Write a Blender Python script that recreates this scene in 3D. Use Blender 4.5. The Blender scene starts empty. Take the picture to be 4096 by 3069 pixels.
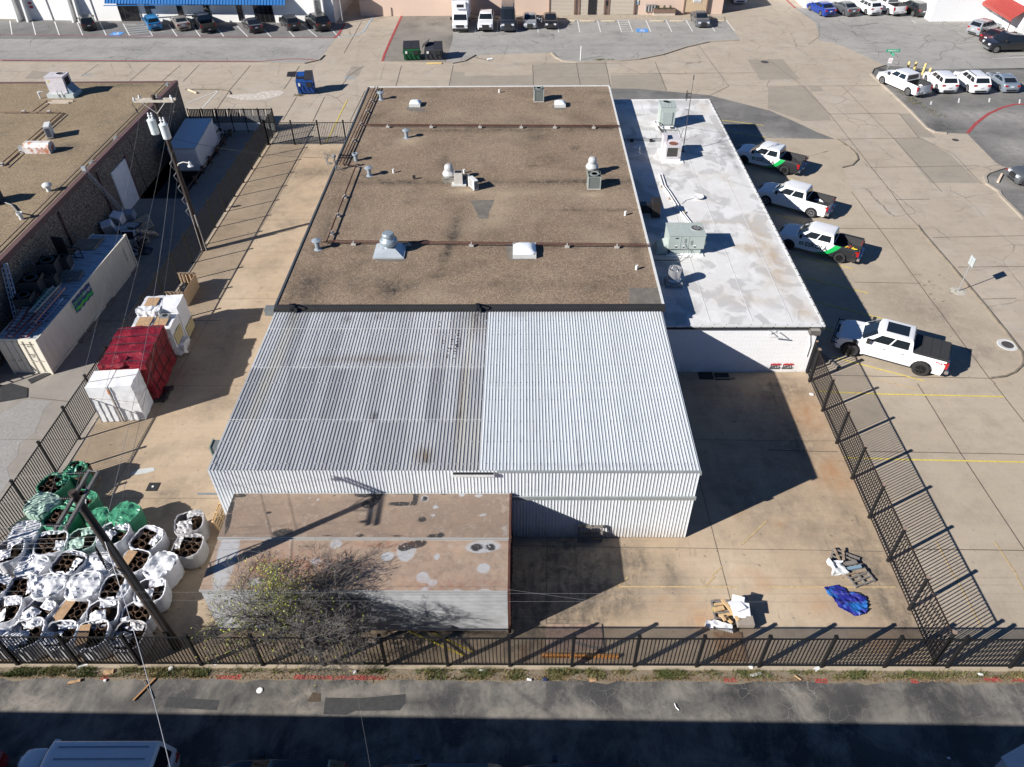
import bpy, bmesh, math, random
from mathutils import Vector, Matrix, noise
R = math.radians
PI = math.pi
sc = bpy.context.scene
C = sc.collection
# ---------------------------------------------------------------- camera, sky, sun, exposure
cam = bpy.data.objects.new('camera', bpy.data.cameras.new('camera'))
C.objects.link(cam); sc.camera = cam
cam.data.sensor_width = 36; cam.data.lens = 2993.69/4096*36
cam.data.clip_end = 2000; cam.data.clip_start = .5
_p, _y, _r = 0.717178, -0.01653915, -0.0115504
_f = Vector((math.sin(_y)*math.cos(_p), math.cos(_y)*math.cos(_p), -math.sin(_p)))
_rt = Vector((math.cos(_y), -math.sin(_y), 0)); _u = _rt.cross(_f)
_c, _s = math.cos(_r), math.sin(_r)
_x = _c*_rt+_s*_u; _v = -_s*_rt+_c*_u
cam.matrix_world = Matrix(((_x.x, _v.x, -_f.x, 0), (_x.y, _v.y, -_f.y, 0), (_x.z, _v.z, -_f.z, 29.4), (0, 0, 0, 1)))
SUN = Vector((-1.575, -.825, 1)).normalized()          # towards the sun
w = bpy.data.worlds.new('World'); sc.world = w; w.use_nodes = True
bg = w.node_tree.nodes['Background']
sky = w.node_tree.nodes.new('ShaderNodeTexSky'); sky.sky_type = 'NISHITA'; sky.sun_disc = False
sky.sun_elevation = math.asin(SUN.z); sky.sun_rotation = math.atan2(SUN.x, SUN.y)
sky.air_density = .75; sky.dust_density = .0; sky.ozone_density = 2.0; sky.altitude = 300
_tint = w.node_tree.nodes.new('ShaderNodeMix'); _tint.data_type = 'RGBA'; _tint.blend_type = 'MULTIPLY'; _tint.inputs[0].default_value = 1; _tint.inputs[7].default_value = (.5, .74, 1.0, 1)
w.node_tree.links.new(sky.outputs[0], _tint.inputs[6]); w.node_tree.links.new(_tint.outputs[2], bg.inputs[0]); bg.inputs[1].default_value = .05
sun = bpy.data.objects.new('sun', bpy.data.lights.new('sun', 'SUN')); C.objects.link(sun)
sun.data.energy = 5.0; sun.data.angle = R(.53); sun.data.color = (1, .955, .9)
sun.rotation_euler = SUN.to_track_quat('Z', 'Y').to_euler()
sc.view_settings.view_transform = 'Standard'; sc.view_settings.look = 'None'
sc.view_settings.exposure = 0.75; sc.view_settings.gamma = 1
sc.render.engine = 'CYCLES'
rnd = random.Random(7)
# ---------------------------------------------------------------- materials
class NT:
    def __init__(s, name, rough=.8, metal=0, spec=.5):
        s.m = bpy.data.materials.new(name); s.m.use_nodes = True; s.t = s.m.node_tree
        s.b = s.t.nodes['Principled BSDF']
        s.b.inputs['Roughness'].default_value = rough; s.b.inputs['Metallic'].default_value = metal
        s.b.inputs['Specular IOR Level'].default_value = spec
        s.pos = None
    def new(s, ty, **k):
        n = s.t.nodes.new('ShaderNode'+ty)
        for a, b in k.items(): setattr(n, a, b)
        return n
    def put(s, sock, v):
        if isinstance(v, (tuple, list)): sock.default_value = tuple(v) + ((1,) if len(v) == 3 and len(sock.default_value) == 4 else ())
        elif isinstance(v, (int, float)): sock.default_value = v
        else: s.t.links.new(v, sock)
    def P(s, sc=(1, 1, 1), rot=0, obj=False):
        if obj: o = s.new('TexCoord').outputs['Object']
        else: o = s.new('NewGeometry').outputs['Position']
        if sc != (1, 1, 1) or rot:
            m = s.new('Mapping'); s.put(m.inputs[0], o); m.inputs['Scale'].default_value = sc; m.inputs['Rotation'].default_value = (0, 0, rot); o = m.outputs[0]
        return o
    def noise(s, scale, detail=4, rough=.6, dist=0, vec=None):
        n = s.new('TexNoise'); s.put(n.inputs['Vector'], vec or s.P())
        n.inputs['Scale'].default_value = scale; n.inputs['Detail'].default_value = detail
        n.inputs['Roughness'].default_value = rough; n.inputs['Distortion'].default_value = dist
        return n.outputs[0]
    def vor(s, scale, feature='F1', vec=None, out=0):
        n = s.new('TexVoronoi', feature=feature); s.put(n.inputs['Vector'], vec or s.P()); n.inputs['Scale'].default_value = scale
        return n.outputs[out]
    def step(s, fac, a, b, lo=0., hi=1.):
        n = s.new('MapRange', clamp=True); s.put(n.inputs[0], fac)
        n.inputs[1].default_value = a; n.inputs[2].default_value = b; n.inputs[3].default_value = lo; n.inputs[4].default_value = hi
        return n.outputs[0]
    def mix(s, fac, a, b, mode='MIX'):
        n = s.new('Mix', data_type='RGBA', blend_type=mode); n.clamp_factor = True
        s.put(n.inputs[0], fac); s.put(n.inputs[6], a); s.put(n.inputs[7], b); return n.outputs[2]
    def math(s, op, a, b=0., c=0.):
        n = s.new('Math', operation=op); s.put(n.inputs[0], a); s.put(n.inputs[1], b); s.put(n.inputs[2], c); return n.outputs[0]
    def attr(s, name='wear'):
        a = s.new('Attribute', attribute_name=name); q = s.new('SeparateColor'); s.put(q.inputs[0], a.outputs[0]); return q.outputs
    def col(s, c): s.put(s.b.inputs['Base Color'], c); return s
    def bump(s, h, strength=.3, dist=.02):
        b = s.new('Bump'); b.inputs['Strength'].default_value = strength; b.inputs['Distance'].default_value = dist
        s.put(b.inputs['Height'], h); s.put(s.b.inputs['Normal'], b.outputs[0]); return s
_mc = {}
def pm(name, col, rough=.6, metal=0, var=.12, scale=3., coat=0, bump=0, spec=.5):
    if name in _mc: return _mc[name]
    n = NT(name, rough, metal, spec)
    if var:
        f = n.step(n.noise(scale, 5, .65, vec=n.P(obj=True)), .3, .7)
        d = tuple(c*(1-var) for c in col); l = tuple(min(1, c*(1+var*.6)) for c in col)
        n.col(n.mix(f, d, l))
    else: n.col(col)
    if coat: n.b.inputs['Coat Weight'].default_value = coat; n.b.inputs['Coat Roughness'].default_value = .06
    if bump: n.bump(n.noise(scale*4, 4, vec=n.P(obj=True)), bump)
    _mc[name] = n.m; return n.m
def ground_mat(name, a, b, dark, light, rust, streak=.35, speck=.25, crack=0, cs=.5, rough=.9, blot=.5, xs=(1, 1, 1)):
    n = NT(name, rough, 0, .25); w = n.attr()
    base = n.mix(n.step(n.noise(.13, 5, .6), .35, .65), a, b)
    bl = n.noise(.55, 8, .74, .4, vec=n.P(xs))
    base = n.mix(n.step(bl, .47, .75, 0, blot), base, dark)
    base = n.mix(n.step(n.noise(.35, 7, .7, .6), .52, .78, 0, .55), base, light)
    st = n.noise(1.2, 6, .7, vec=n.P((.12, 1.6, 1)))
    base = n.mix(n.step(st, .5, .8, 0, streak), base, dark)
    sp = n.noise(7, 6, .88)
    base = n.mix(n.step(sp, .3, .7, 0, speck), n.mix(speck*.5, base, light), dark)
    k = n.step(n.math('ADD', n.math('MULTIPLY', n.noise(1.5, 8, .78, .4), .65), n.math('MULTIPLY', n.noise(1.1, 6, .75, vec=n.P((2.2, .45, 1))), .35)), .4, .57)
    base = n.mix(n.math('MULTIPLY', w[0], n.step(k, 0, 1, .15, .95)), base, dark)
    base = n.mix(n.math('MULTIPLY', w[1], n.step(k, 0, 1, .2, 1.)), base, rust)
    base = n.mix(n.math('MULTIPLY', w[2], n.step(k, 0, 1, .35, 1.)), base, light)
    base = n.mix(n.step(n.noise(3.3, 2, .5), .69, .73, 0, .55), base, dark); base = n.mix(n.step(n.noise(1.4, 6, .8, .3, vec=n.P((1, .35, 1), .5)), .6, .66, 0, .3), base, dark)
    if crack:
        v = n.vor(cs, 'DISTANCE_TO_EDGE', vec=_warp(n, .35))
        base = n.mix(n.math('MULTIPLY', n.step(v, 0, .012, crack, 0), n.step(n.noise(.22, 3), .45, .6)), base, tuple(x*.45 for x in dark))
    n.col(base); n.bump(sp, .15, .01); return n.m
def _warp(n, amt):
    no = n.new('TexNoise'); n.put(no.inputs['Vector'], n.P()); no.inputs['Scale'].default_value = 1.3; no.inputs['Detail'].default_value = 5
    vm = n.new('VectorMath', operation='MULTIPLY_ADD'); n.put(vm.inputs[0], no.outputs[1]); vm.inputs[1].default_value = (amt, amt, amt); n.put(vm.inputs[2], n.P())
    return vm.outputs[0]
# ---------------------------------------------------------------- mesh helpers
class MB:
    def __init__(s): s.v = []; s.f = []; s.mi = []; s.k = 0
    def add(s, vs, fs, k=None):
        o = len(s.v); s.v += [tuple(v) for v in vs]; s.f += [tuple(i+o for i in f) for f in fs]; s.mi += [s.k if k is None else k]*len(fs); return s
    def box(s, x0, x1, y0, y1, z0, z1, k=None, M=None):
        v = [(x, y, z) for z in (z0, z1) for y in (y0, y1) for x in (x0, x1)]
        if M: v = [M @ Vector(p) for p in v]
        return s.add(v, [(0, 2, 3, 1), (4, 5, 7, 6), (0, 1, 5, 4), (2, 6, 7, 3), (0, 4, 6, 2), (1, 3, 7, 5)], k)
    def bar(s, a, b, w, h=None, k=None):
        a, b = Vector(a), Vector(b); h = h or w; d = (b-a).normalized()
        up = Vector((0, 0, 1)) if abs(d.z) < .95 else Vector((0, 1, 0))
        sx = d.cross(up).normalized()*w/2; sy = sx.cross(d).normalized()*h/2
        v = [p+i*sx+j*sy for p in (a, b) for i, j in ((-1, -1), (1, -1), (1, 1), (-1, 1))]
        return s.add(v, [(3, 2, 1, 0), (4, 5, 6, 7), (0, 1, 5, 4), (1, 2, 6, 5), (2, 3, 7, 6), (3, 0, 4, 7)], k)
    def cyl(s, a, b, r0, r1=None, n=10, k=None, cap=True):
        a, b = Vector(a), Vector(b); r1 = r0 if r1 is None else r1; d = (b-a)
        d = d.normalized() if d.length else Vector((0, 0, 1)); u = d.orthogonal().normalized(); q = d.cross(u)
        v = [p+(u*math.cos(t)+q*math.sin(t))*r for p, r in ((a, r0), (b, r1)) for t in [2*PI*i/n for i in range(n)]]
        f = [(i, (i+1) % n, n+(i+1) % n, n+i) for i in range(n)]
        if cap: f += [tuple(range(n-1, -1, -1)), tuple(range(n, 2*n))]
        return s.add(v, f, k)
    def tube(s, pts, r, n=6, k=None):
        for a, b in zip(pts, pts[1:]): s.cyl(a, b, r, r, n, k)
        return s
    def lathe(s, c, prof, n=16, k=None):
        v = [(c[0]+r*math.cos(2*PI*i/n), c[1]+r*math.sin(2*PI*i/n), c[2]+z) for r, z in prof for i in range(n)]
        m = len(prof); f = [(j*n+i, j*n+(i+1) % n, (j+1)*n+(i+1) % n, (j+1)*n+i) for j in range(m-1) for i in range(n)]
        f += [tuple(range(n-1, -1, -1)), tuple(range((m-1)*n, m*n))]
        return s.add(v, f, k)
    def prism(s, poly, z0, z1, k=None):
        n = len(poly)
        if sum(poly[i][0]*poly[(i+1) % n][1]-poly[(i+1) % n][0]*poly[i][1] for i in range(n)) < 0: poly = poly[::-1]
        v = [(p[0], p[1], z0) for p in poly]+[(p[0], p[1], z1) for p in poly]
        return s.add(v, [tuple(range(n-1, -1, -1)), tuple(range(n, 2*n))]+[(i, (i+1) % n, n+(i+1) % n, n+i) for i in range(n)], k)
    def quad(s, *v, k=None): return s.add(v, [tuple(range(len(v)))], k)
    def strip(s, pts, w, z, k=None, z0=None):
        """a flat (or raised, if z0 is given) band along a polyline"""
        P = [Vector((p[0], p[1], 0)) for p in pts]; L = []
        for i, p in enumerate(P):
            a = P[max(i-1, 0)]; b = P[min(i+1, len(P)-1)]; d = (b-a).normalized(); nn = Vector((-d.y, d.x, 0))*w/2
            L.append((p-nn, p+nn))
        v = []
        for a, b in L: v += [(a.x, a.y, z), (b.x, b.y, z)]
        f = [(2*i, 2*i+2, 2*i+3, 2*i+1) for i in range(len(L)-1)]
        if z0 is not None:
            m = len(v); v += [(x, y, z0) for x, y, _ in v]
            for i in range(len(L)-1):
                f += [(2*i, 2*i+m, 2*i+2+m, 2*i+2), (2*i+1, 2*i+3, 2*i+3+m, 2*i+1+m)]
            e = 2*len(L)-2; f += [(0, 1, 1+m, m), (e, e+m, e+1+m, e+1)]
        return s.add(v, f, k)
    def build(s, name, mats, parent=None, smooth=None, loc=None, bevel=0, kind=None, M=None):
        me = bpy.data.meshes.new(name); me.from_pydata(s.v, [], s.f)
        if not isinstance(mats, (list, tuple)): mats = [mats]
        for m in mats: me.materials.append(m)
        for p, i in zip(me.polygons, s.mi): p.material_index = min(i, len(mats)-1)
        me.update()
        if smooth is not None:
            me.polygons.foreach_set('use_smooth', [True]*len(me.polygons)); me.set_sharp_from_angle(angle=R(smooth))
        o = bpy.data.objects.new(name, me); C.objects.link(o)
        if parent: o.parent = parent
        if loc: o.location = loc
        if M: o.matrix_local = M
        if bevel:
            b = o.modifiers.new('b', 'BEVEL'); b.width = bevel; b.segments = 2; b.limit_method = 'ANGLE'; b.angle_limit = R(40)
        if kind: o['kind'] = kind
        return o
def tag(o, label, cat, group=None):
    o['label'] = label; o['category'] = cat
    if group: o['group'] = group
    return o
def thing(name, label, cat, loc=(0, 0, 0), rz=0, group=None):
    o = bpy.data.objects.new(name, None); C.objects.link(o); o.location = loc; o.rotation_euler = (0, 0, rz); o.empty_display_size = .2
    return tag(o, label, cat, group)
def dup(root, loc=None, rz=None, label=None, group=None, scale=None):
    def cp(o, par):
        c = o.copy(); C.objects.link(c)
        if par: c.parent = par
        for ch in list(o.children): cp(ch, c)
        return c
    r = cp(root, None)
    if loc is not None: r.location = loc
    if rz is not None: r.rotation_euler = (0, 0, rz)
    if label: r['label'] = label
    if group: r['group'] = group
    if scale: r.scale = scale
    return r
def hull(name, kinds): pass
def gauss(x, y, b):
    cx, cy, rx, ry, an = b[:5]; c, s = math.cos(R(an)), math.sin(R(an)); dx, dy = x-cx, y-cy
    u = (c*dx+s*dy)/rx; v = (-s*dx+c*dy)/ry; q = u*u+v*v
    return math.exp(-q) if q < 9 else 0
def paint_wear(me, blobs, M=None):
    a = me.color_attributes.new('wear', 'FLOAT_COLOR', 'POINT')
    for i, v in enumerate(me.vertices):
        c = [0, 0, 0, 1]
        for b in blobs:
            g = gauss(v.co.x, v.co.y, b)
            if g: c[b[5]] = min(1., c[b[5]]+g*b[6])
        a.data[i].color = c
def sheet(name, poly, z, m, grid=0, blobs=(), kind='structure', parent=None):
    """a flat sheet of ground or roof; with a grid it carries the wear map of its stains"""
    bm = bmesh.new(); f = bm.faces.new([bm.verts.new((p[0], p[1], z)) for p in poly]); bm.normal_update()
    if f.normal.z < 0: bmesh.ops.reverse_faces(bm, faces=[f])
    if grid:
        for ax in (0, 1):
            lo = min(p[ax] for p in poly); hi = max(p[ax] for p in poly); t = lo+grid
            while t < hi-.01:
                co = [0, 0, 0]; co[ax] = t; no = [0, 0, 0]; no[ax] = 1
                bmesh.ops.bisect_plane(bm, geom=bm.verts[:]+bm.edges[:]+bm.faces[:], plane_co=co, plane_no=no); t += grid
    else: bmesh.ops.triangulate(bm, faces=bm.faces[:])
    me = bpy.data.meshes.new(name); bm.to_mesh(me); bm.free(); me.materials.append(m)
    if grid: paint_wear(me, blobs)
    o = bpy.data.objects.new(name, me); C.objects.link(o)
    if kind: o['kind'] = kind
    if parent: o.parent = parent
    return o
def text(name, s, size, m, parent, M, ext=.004, bold=0.):
    cu = bpy.data.curves.new(name, 'FONT'); cu.body = s; cu.size = size; cu.extrude = ext; cu.align_x = 'CENTER'; cu.align_y = 'CENTER'; cu.offset = bold
    o = bpy.data.objects.new(name+'_curve', cu); C.objects.link(o)
    me = bpy.data.meshes.new_from_object(o.evaluated_get(bpy.context.evaluated_depsgraph_get()))
    bpy.data.objects.remove(o); me.materials.clear(); me.materials.append(m)
    q = bpy.data.objects.new(name, me); C.objects.link(q); q.parent = parent; q.matrix_local = M; return q
def face(x, y, z, ax, up=(0, 0, 1)):
    """matrix whose X is ax and Y is up"""
    a = Vector(ax).normalized(); u = Vector(up).normalized(); n = a.cross(u)
    return Matrix(((a.x, u.x, n.x, x), (a.y, u.y, n.y, y), (a.z, u.z, n.z, z), (0, 0, 0, 1)))
# common materials
black = pm('black painted steel', (.018, .018, .02), .45, var=.2)
white = pm('white paint', (.78, .78, .77), .55, var=.06)
galv = pm('galvanised metal', (.5, .54, .57), .35, .6, var=.2)
grey = pm('grey metal', (.3, .32, .33), .45, .3)
dark = pm('dark void', (.012, .012, .014), .8)
rubber = pm('tyre rubber', (.02, .02, .021), .85)
wood = pm('weathered wood', (.3, .23, .16), .85, var=.4, scale=6)
wood2 = pm('fresh wood', (.55, .38, .2), .8, var=.25, scale=6)
greywood = pm('grey wood', (.2, .18, .16), .9, var=.35, scale=6)
wiremat = pm('weathered wire', (.2, .2, .2), .6, .1, var=0)
# ================================================================ GROUND
conc = ground_mat('street concrete', (.4, .335, .255), (.46, .39, .305), (.19, .165, .14), (.47, .435, .385), (.3, .19, .1), crack=.7, cs=.22)
yardm = ground_mat('yard concrete', (.42, .31, .2), (.5, .385, .265), (.12, .1, .08), (.57, .47, .35), (.36, .17, .065), streak=.3, blot=.6)
alleym = ground_mat('alley concrete', (.27, .245, .215), (.34, .3, .255), (.15, .14, .125), (.42, .4, .36), (.25, .2, .14))
lotA = ground_mat('faded asphalt', (.3, .29, .27), (.36, .345, .32), (.13, .13, .125), (.44, .425, .4), (.25, .2, .15), crack=.9, cs=.35)
lotP = ground_mat('parking asphalt', (.17, .165, .16), (.22, .215, .21), (.07, .07, .07), (.3, .295, .285), (.2, .16, .12), crack=.8, cs=.35)
lotD = ground_mat('dark asphalt', (.13, .128, .122), (.2, .195, .185), (.045, .045, .046), (.34, .325, .3), (.2, .16, .12), streak=.5, blot=.7)
lotM = ground_mat('sandy asphalt', (.2, .18, .155), (.27, .245, .21), (.1, .09, .08), (.34, .31, .27), (.22, .17, .12), streak=.4)
def street_mat():
    n = NT('street asphalt', .93, 0, .2); w = n.attr()
    sp = n.noise(16, 6, .85); big = n.noise(.5, 6, .7, .6)
    c = n.mix(n.step(n.noise(.25, 3), .4, .6), (.05, .05, .052), (.095, .092, .088))
    c = n.mix(n.step(n.math('ADD', n.math('MULTIPLY', big, .6), n.math('MULTIPLY', n.noise(.9, 7, .75, vec=n.P((1.3, .5, 1))), .4)), .46, .6, 0, .85), c, (.25, .23, .2))
    c = n.mix(n.step(sp, .45, .75, 0, .5), c, (.2, .195, .185))
    c = n.mix(n.math('MULTIPLY', w[2], n.step(n.noise(1.6, 7, .75, .5), .35, .62)), c, (.3, .27, .23))
    c = n.mix(n.math('MULTIPLY', w[0], .85), c, (.04, .04, .042))
    v = n.vor(1.6, 'DISTANCE_TO_EDGE', vec=_warp(n, .6))
    c = n.mix(n.math('MULTIPLY', n.step(v, 0, .02, .8, 0), n.step(n.noise(.3, 3), .5, .62)), c, (.27, .26, .24))
    n.col(c); n.bump(sp, .4, .01); return n.m
streetm = street_mat()
# the ground is one sheet with the sunken loading ramp left open
_px0, _px1, _py0, _py1 = -32.2, -28.35, 57.4, 71.0
_g = MB()
for x0, x1, y0, y1 in ((-400, _px0, -150, 500), (_px1, 400, -150, 500), (_px0, _px1, -150, _py0), (_px0, _px1, _py1, 500)): _g.add([(x0, y0, 0), (x1, y0, 0), (x1, y1, 0), (x0, y1, 0)], [(0, 1, 2, 3)])
_g.build('ground', conc, kind='structure')
bpy.data.objects['ground'].data.color_attributes.new('wear', 'FLOAT_COLOR', 'POINT')
for d in bpy.data.objects['ground'].data.color_attributes['wear'].data: d.color = (0, 0, 0, 1)
def blobrow(rr, n, x0, x1, y0, y1, r0, r1, ch, a): return [(rr.uniform(x0, x1), rr.uniform(y0, y1), rr.uniform(r0, r1), rr.uniform(r0, r1)*.7, rr.uniform(0, 180), ch, rr.uniform(a*.5, a)) for _ in range(n)]
rr = random.Random(3)
# fenced yard, warm stained concrete
yb = [(0, 18, 1.4, 2.2, 0, 0, 1), (3, 18.9, 2.4, .8, 0, 0, .9), (16.2, 20.5, 1.0, 2.6, 0, 0, .9), (14.5, 29.5, 2, 3.4, 0, 0, .5), (11, 26, 2, 3, 0, 0, .3), (10.2, 20.4, .5, .3, 0, 1, 1), (11, 20.1, .2, .5, 40, 1, 1), (16.6, 18, .7, 1.2, 20, 0, .9), (16.3, 26.5, .9, 1.1, 0, 1, .7), (16.3, 31, 1.2, 1.5, 0, 1, .6), (15.8, 33.2, 1.6, 1, 0, 0, .7),  # stains, and extra darkening painted where the trailers shade the ground
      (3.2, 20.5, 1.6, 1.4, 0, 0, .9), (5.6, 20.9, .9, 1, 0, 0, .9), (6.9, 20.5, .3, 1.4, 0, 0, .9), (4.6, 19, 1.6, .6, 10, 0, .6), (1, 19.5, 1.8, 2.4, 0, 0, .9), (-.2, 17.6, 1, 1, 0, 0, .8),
      (8.1, 18, .8, .5, 0, 1, .8), (10.8, 19.6, .6, .3, 30, 1, .9), (13.2, 18.7, .9, .6, 0, 1, .35), (15.5, 16.7, 1, .5, 0, 1, .8), (9, 16.8, .9, .6, 0, 1, .6),
      (10, 20, 2.5, 2, 0, 2, .6), (12, 17.5, 2.6, 1.2, 0, 2, .5), (14, 22.5, 1.6, 2, 10, 0, .35), (12.5, 24.5, 2, 1, 10, 0, .3),
      (-15.2, 50.5, 1.3, 1.0, 0, 0, .8), (-19, 62, 2.5, 1.2, 0, 0, .5), (-17.5, 66.5, 2.6, .8, 0, 0, .7), (-22, 66.5, 1.5, 1, 0, 0, .5), (-20.5, 57, 1.2, 4, 0, 0, .3),
      (-20, 43, 1.5, 3, 20, 2, .4), (-18.5, 29, 1.5, 2, 0, 2, .3), (-14.7, 24.5, .6, 2, 0, 1, .5), (-22.8, 45, 1, .5, 0, 2, .6), (-16.5, 18, 1.6, 1.2, 0, 0, .8), (-14.3, 17.5, .8, 1, 0, 0, .5)]
yb += blobrow(rr, 26, -24, -14, 16, 67, .4, 2, 0, .35)+blobrow(rr, 44, -1, 17, 16, 34, .3, 1.3, 0, .6)+blobrow(rr, 20, -24, -14, 16, 67, .3, .9, 0, .5)+blobrow(rr, 14, -1, 17, 16, 34, .2, .6, 1, .7)+blobrow(rr, 30, -24, 17, 16, 60, .3, 1.4, 2, .4)
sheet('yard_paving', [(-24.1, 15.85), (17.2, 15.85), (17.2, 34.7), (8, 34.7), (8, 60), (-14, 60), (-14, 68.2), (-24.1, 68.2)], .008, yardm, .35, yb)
# customer parking on the right of the annex and outside the fence
pb = [(27.2, 40.5, 2.2, 3.2, 25, 0, .7), (28.6, 36.4, 1.6, 1, 0, 0, .6), (25.5, 43.5, 1.5, 1.5, 0, 0, .35), (21, 17.5, 1.5, 1.5, 0, 0, .3), (19.5, 21, 1.2, 1, 0, 2, .3), (22, 40, 1.5, 1, 0, 0, .3)]
pb += blobrow(rr, 34, 17, 34, 16, 66, .5, 2, 0, .35)+blobrow(rr, 12, 17, 32, 16, 66, .4, 1.5, 2, .3)
parkm = ground_mat('lot concrete', (.4, .33, .245), (.45, .375, .285), (.2, .17, .135), (.47, .42, .35), (.3, .2, .1), streak=.25)
sheet('parking_pavement', [(17.2, 15.85), (45, 15.85), (30.85,35.88),(31.09,36.56),(31.09,44.47),(30.88,51.38),(30.95,52.45),(28.8,54.71),(27.73,55.11), (28.4,62.69),(29.36,63.15),(30.33,64.33),(30.58,65.55),(29.81,68.78),(23.49,69.25), (17.2, 64.4)], .004, parkm, .7, pb)
# rear lots
sheet('rear_lot_asphalt', [(-62.46,92.38), (-31.4,91.49), (-28.63,91.44),(-25.59,91.39),(-24.19,92.6),(-23.99,95.82),(-23.63,100.77), (-80, 101.6), (-80, 91.5)], .006, lotA, 1.5, [(-60, 93.2, 9, .8, 0, 0, .8), (-38, 93.5, 9, .8, 0, 0, .7), (-30, 96, 2, 1.5, 0, 0, .7), (-50, 97, 10, .7, 3, 0, .6), (-45, 95.5, 8, .5, 0, 0, .5)])
sheet('rear_parking_strip', [(-80, 101.62), (-23.65,100.87), (-23.25,101.1),(-23.58,107.14), (-24.9, 107.25), (-38, 108.6), (-80, 110.4)], .006, lotP, 1.5, blobrow(rr, 20, -72, -26, 102, 108, .5, 1.5, 0, .7))
sheet('middle_lot_sand', [(-16.45,91.63),(-16.47,93.94),(-16.48,105.17),(-15.96,119.32),(-10.23,118.55),(-8.76,102),(-8.66,100.56),(-8.83,91.09),(-8.83,91.09)], .005, lotM, 1.2, blobrow(rr, 24, -16, -6, 92, 118, .5, 2, 0, .8))
sheet('middle_lot_asphalt', [(-8.83,91.09),(-8.66,100.56),(-9.18,108.14), (27.24,108.1),(27.42,101.72),(27.51,99.1),(23.41,98.49),(20.21,96.51),(16.98,93.74),(14.01,92.11),(11.76,91.53),(6.56,91.22),(4.94,91.53),(3.53,94.64),(-1.1,94.29), (-5.54,93.74),(-6.68,91.66),(-8,90.95)], .006, lotA, .9,
      [(2.8, 101.3, 1.4, .8, 0, 0, .9), (6, 105.5, .6, .6, 0, 0, .8), (12.3, 102.2, 1, .9, 0, 0, .7), (13, 99.5, 1, 1, 0, 0, .7), (18, 104.2, .8, .6, 0, 0, .9), (20.6, 104, .8, .6, 0, 0, .9), (26, 104.6, .8, .5, 0, 0, .9), (0, 97, 6, .6, 0, 0, .4), (10, 97.5, 8, .4, -3, 0, .4), (4.5, 93, 2, .6, 0, 0, .5), (-2, 106.5, 7, .9, 0, 0, .5)])
wmar = [(26, 106), (24.5, 103)]
sheet('right_upper_lot', [(38.13,113.12),(38.83,106.25),(37.94,101.5),(36.99,98.68),(38.53,97.73),(39.78,95.46),(41.88,89.34),(47.57,87.91),(56.97,87.82), (75, 88.5), (75, 113.2), (39.3, 113.2)], .006, lotA, 1.2, [(44, 104.5, 4, 2.5, 0, 0, .35), (52, 99.8, 1, .4, 0, 1, .7), (44, 101, 1.5, .8, 0, 0, .5)])
sheet('right_middle_lot', [(41.88,89.34),(40.03,88.04),(39.24,86.53),(39.28,82.89),(39.46,75.35),(39.31,71.26),(39.68,70.28),(42.62,69.95),(42.32,63.73),(42.64,62.6),(44.39,62.77), (75, 62), (75, 88.5), (47.57,87.91)], .006, lotD, 1.0,
      [(47, 83, 5, 2.2, 0, 2, .9), (55, 82, 6, 1.6, 0, 2, .8), (46.5, 74.5, 5, 1.6, 0, 2, .9), (52, 72, 5, 2, 0, 2, .5), (46, 66.5, 3, 2.4, 0, 2, .9), (40.5, 71.5, 1.2, 2.6, -30, 0, .9), (42.5, 66.5, 1.6, 2, 0, 0, .7)])
sheet('lot_island_asphalt', [(42.51,62.32),(40.62,61.43),(40.01,60.76),(39.55,59.45),(39.9,58.02), (39.7,57.21),(39.64,53.31), (60, 52), (60, 63), (44.21,62.42)], .006, lotD, 1.0, [(41, 59.5, 2, 1, 0, 2, .5)])
sheet('annex_side_asphalt', [(8, 69.6), (8, 76), (9.65,82.47),(12.84,82.32),(19.99,80.36),(25.18,76.1), (25.21,76.22),(27.22,72.84),(28.48,70.56),(29.72,68.86),(23.48,69.22), (17.2, 64.4), (17.2, 69.6)], .007, lotD, .7,
      [(20, 71, 4, 1.2, -20, 2, .8), (14, 74, 5, .5, -5, 2, .5), (25, 69, 3, .8, -20, 2, .5), (24, 67, 5, .8, -20, 2, .7)])
# left alley between the pebble wall and the fence
sheet('alley_paving', [(-36, 20), (-24.35, 20), (-24.35, 71.2), (-28.35, 71.2), (-28.35, 57.4), (-36, 57.4)], .004, alleym, .7, [(-27.5, 40, 1.6, 5, 0, 0, .8), (-27, 48, 2, 3, 0, 0, .5), (-30, 52, 2, 2, 0, 0, .8), (-29, 63, 1.8, 6, 0, 0, .9), (-26, 33.5, 1, 1, 0, 2, .4)])
gravm = ground_mat('loose gravel', (.3, .285, .26), (.36, .345, .32), (.13, .125, .12), (.5, .49, .47), (.2, .16, .12), speck=.7)
sheet('gravel_patch', [(-30.02,31.05),(-29.5,31.75),(-29.28,32.25),(-28.39,32.25),(-27.52,32.15),(-27.66,31.45),(-27.48,30.68),(-27.26,29.55),(-27.49,29.1),(-27.65,28.65),(-27.33,27.77),(-27.42,26.84),(-26.81,26.03),(-26.82,25), (-30, 24), (-30, 30)], .009, gravm)
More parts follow.
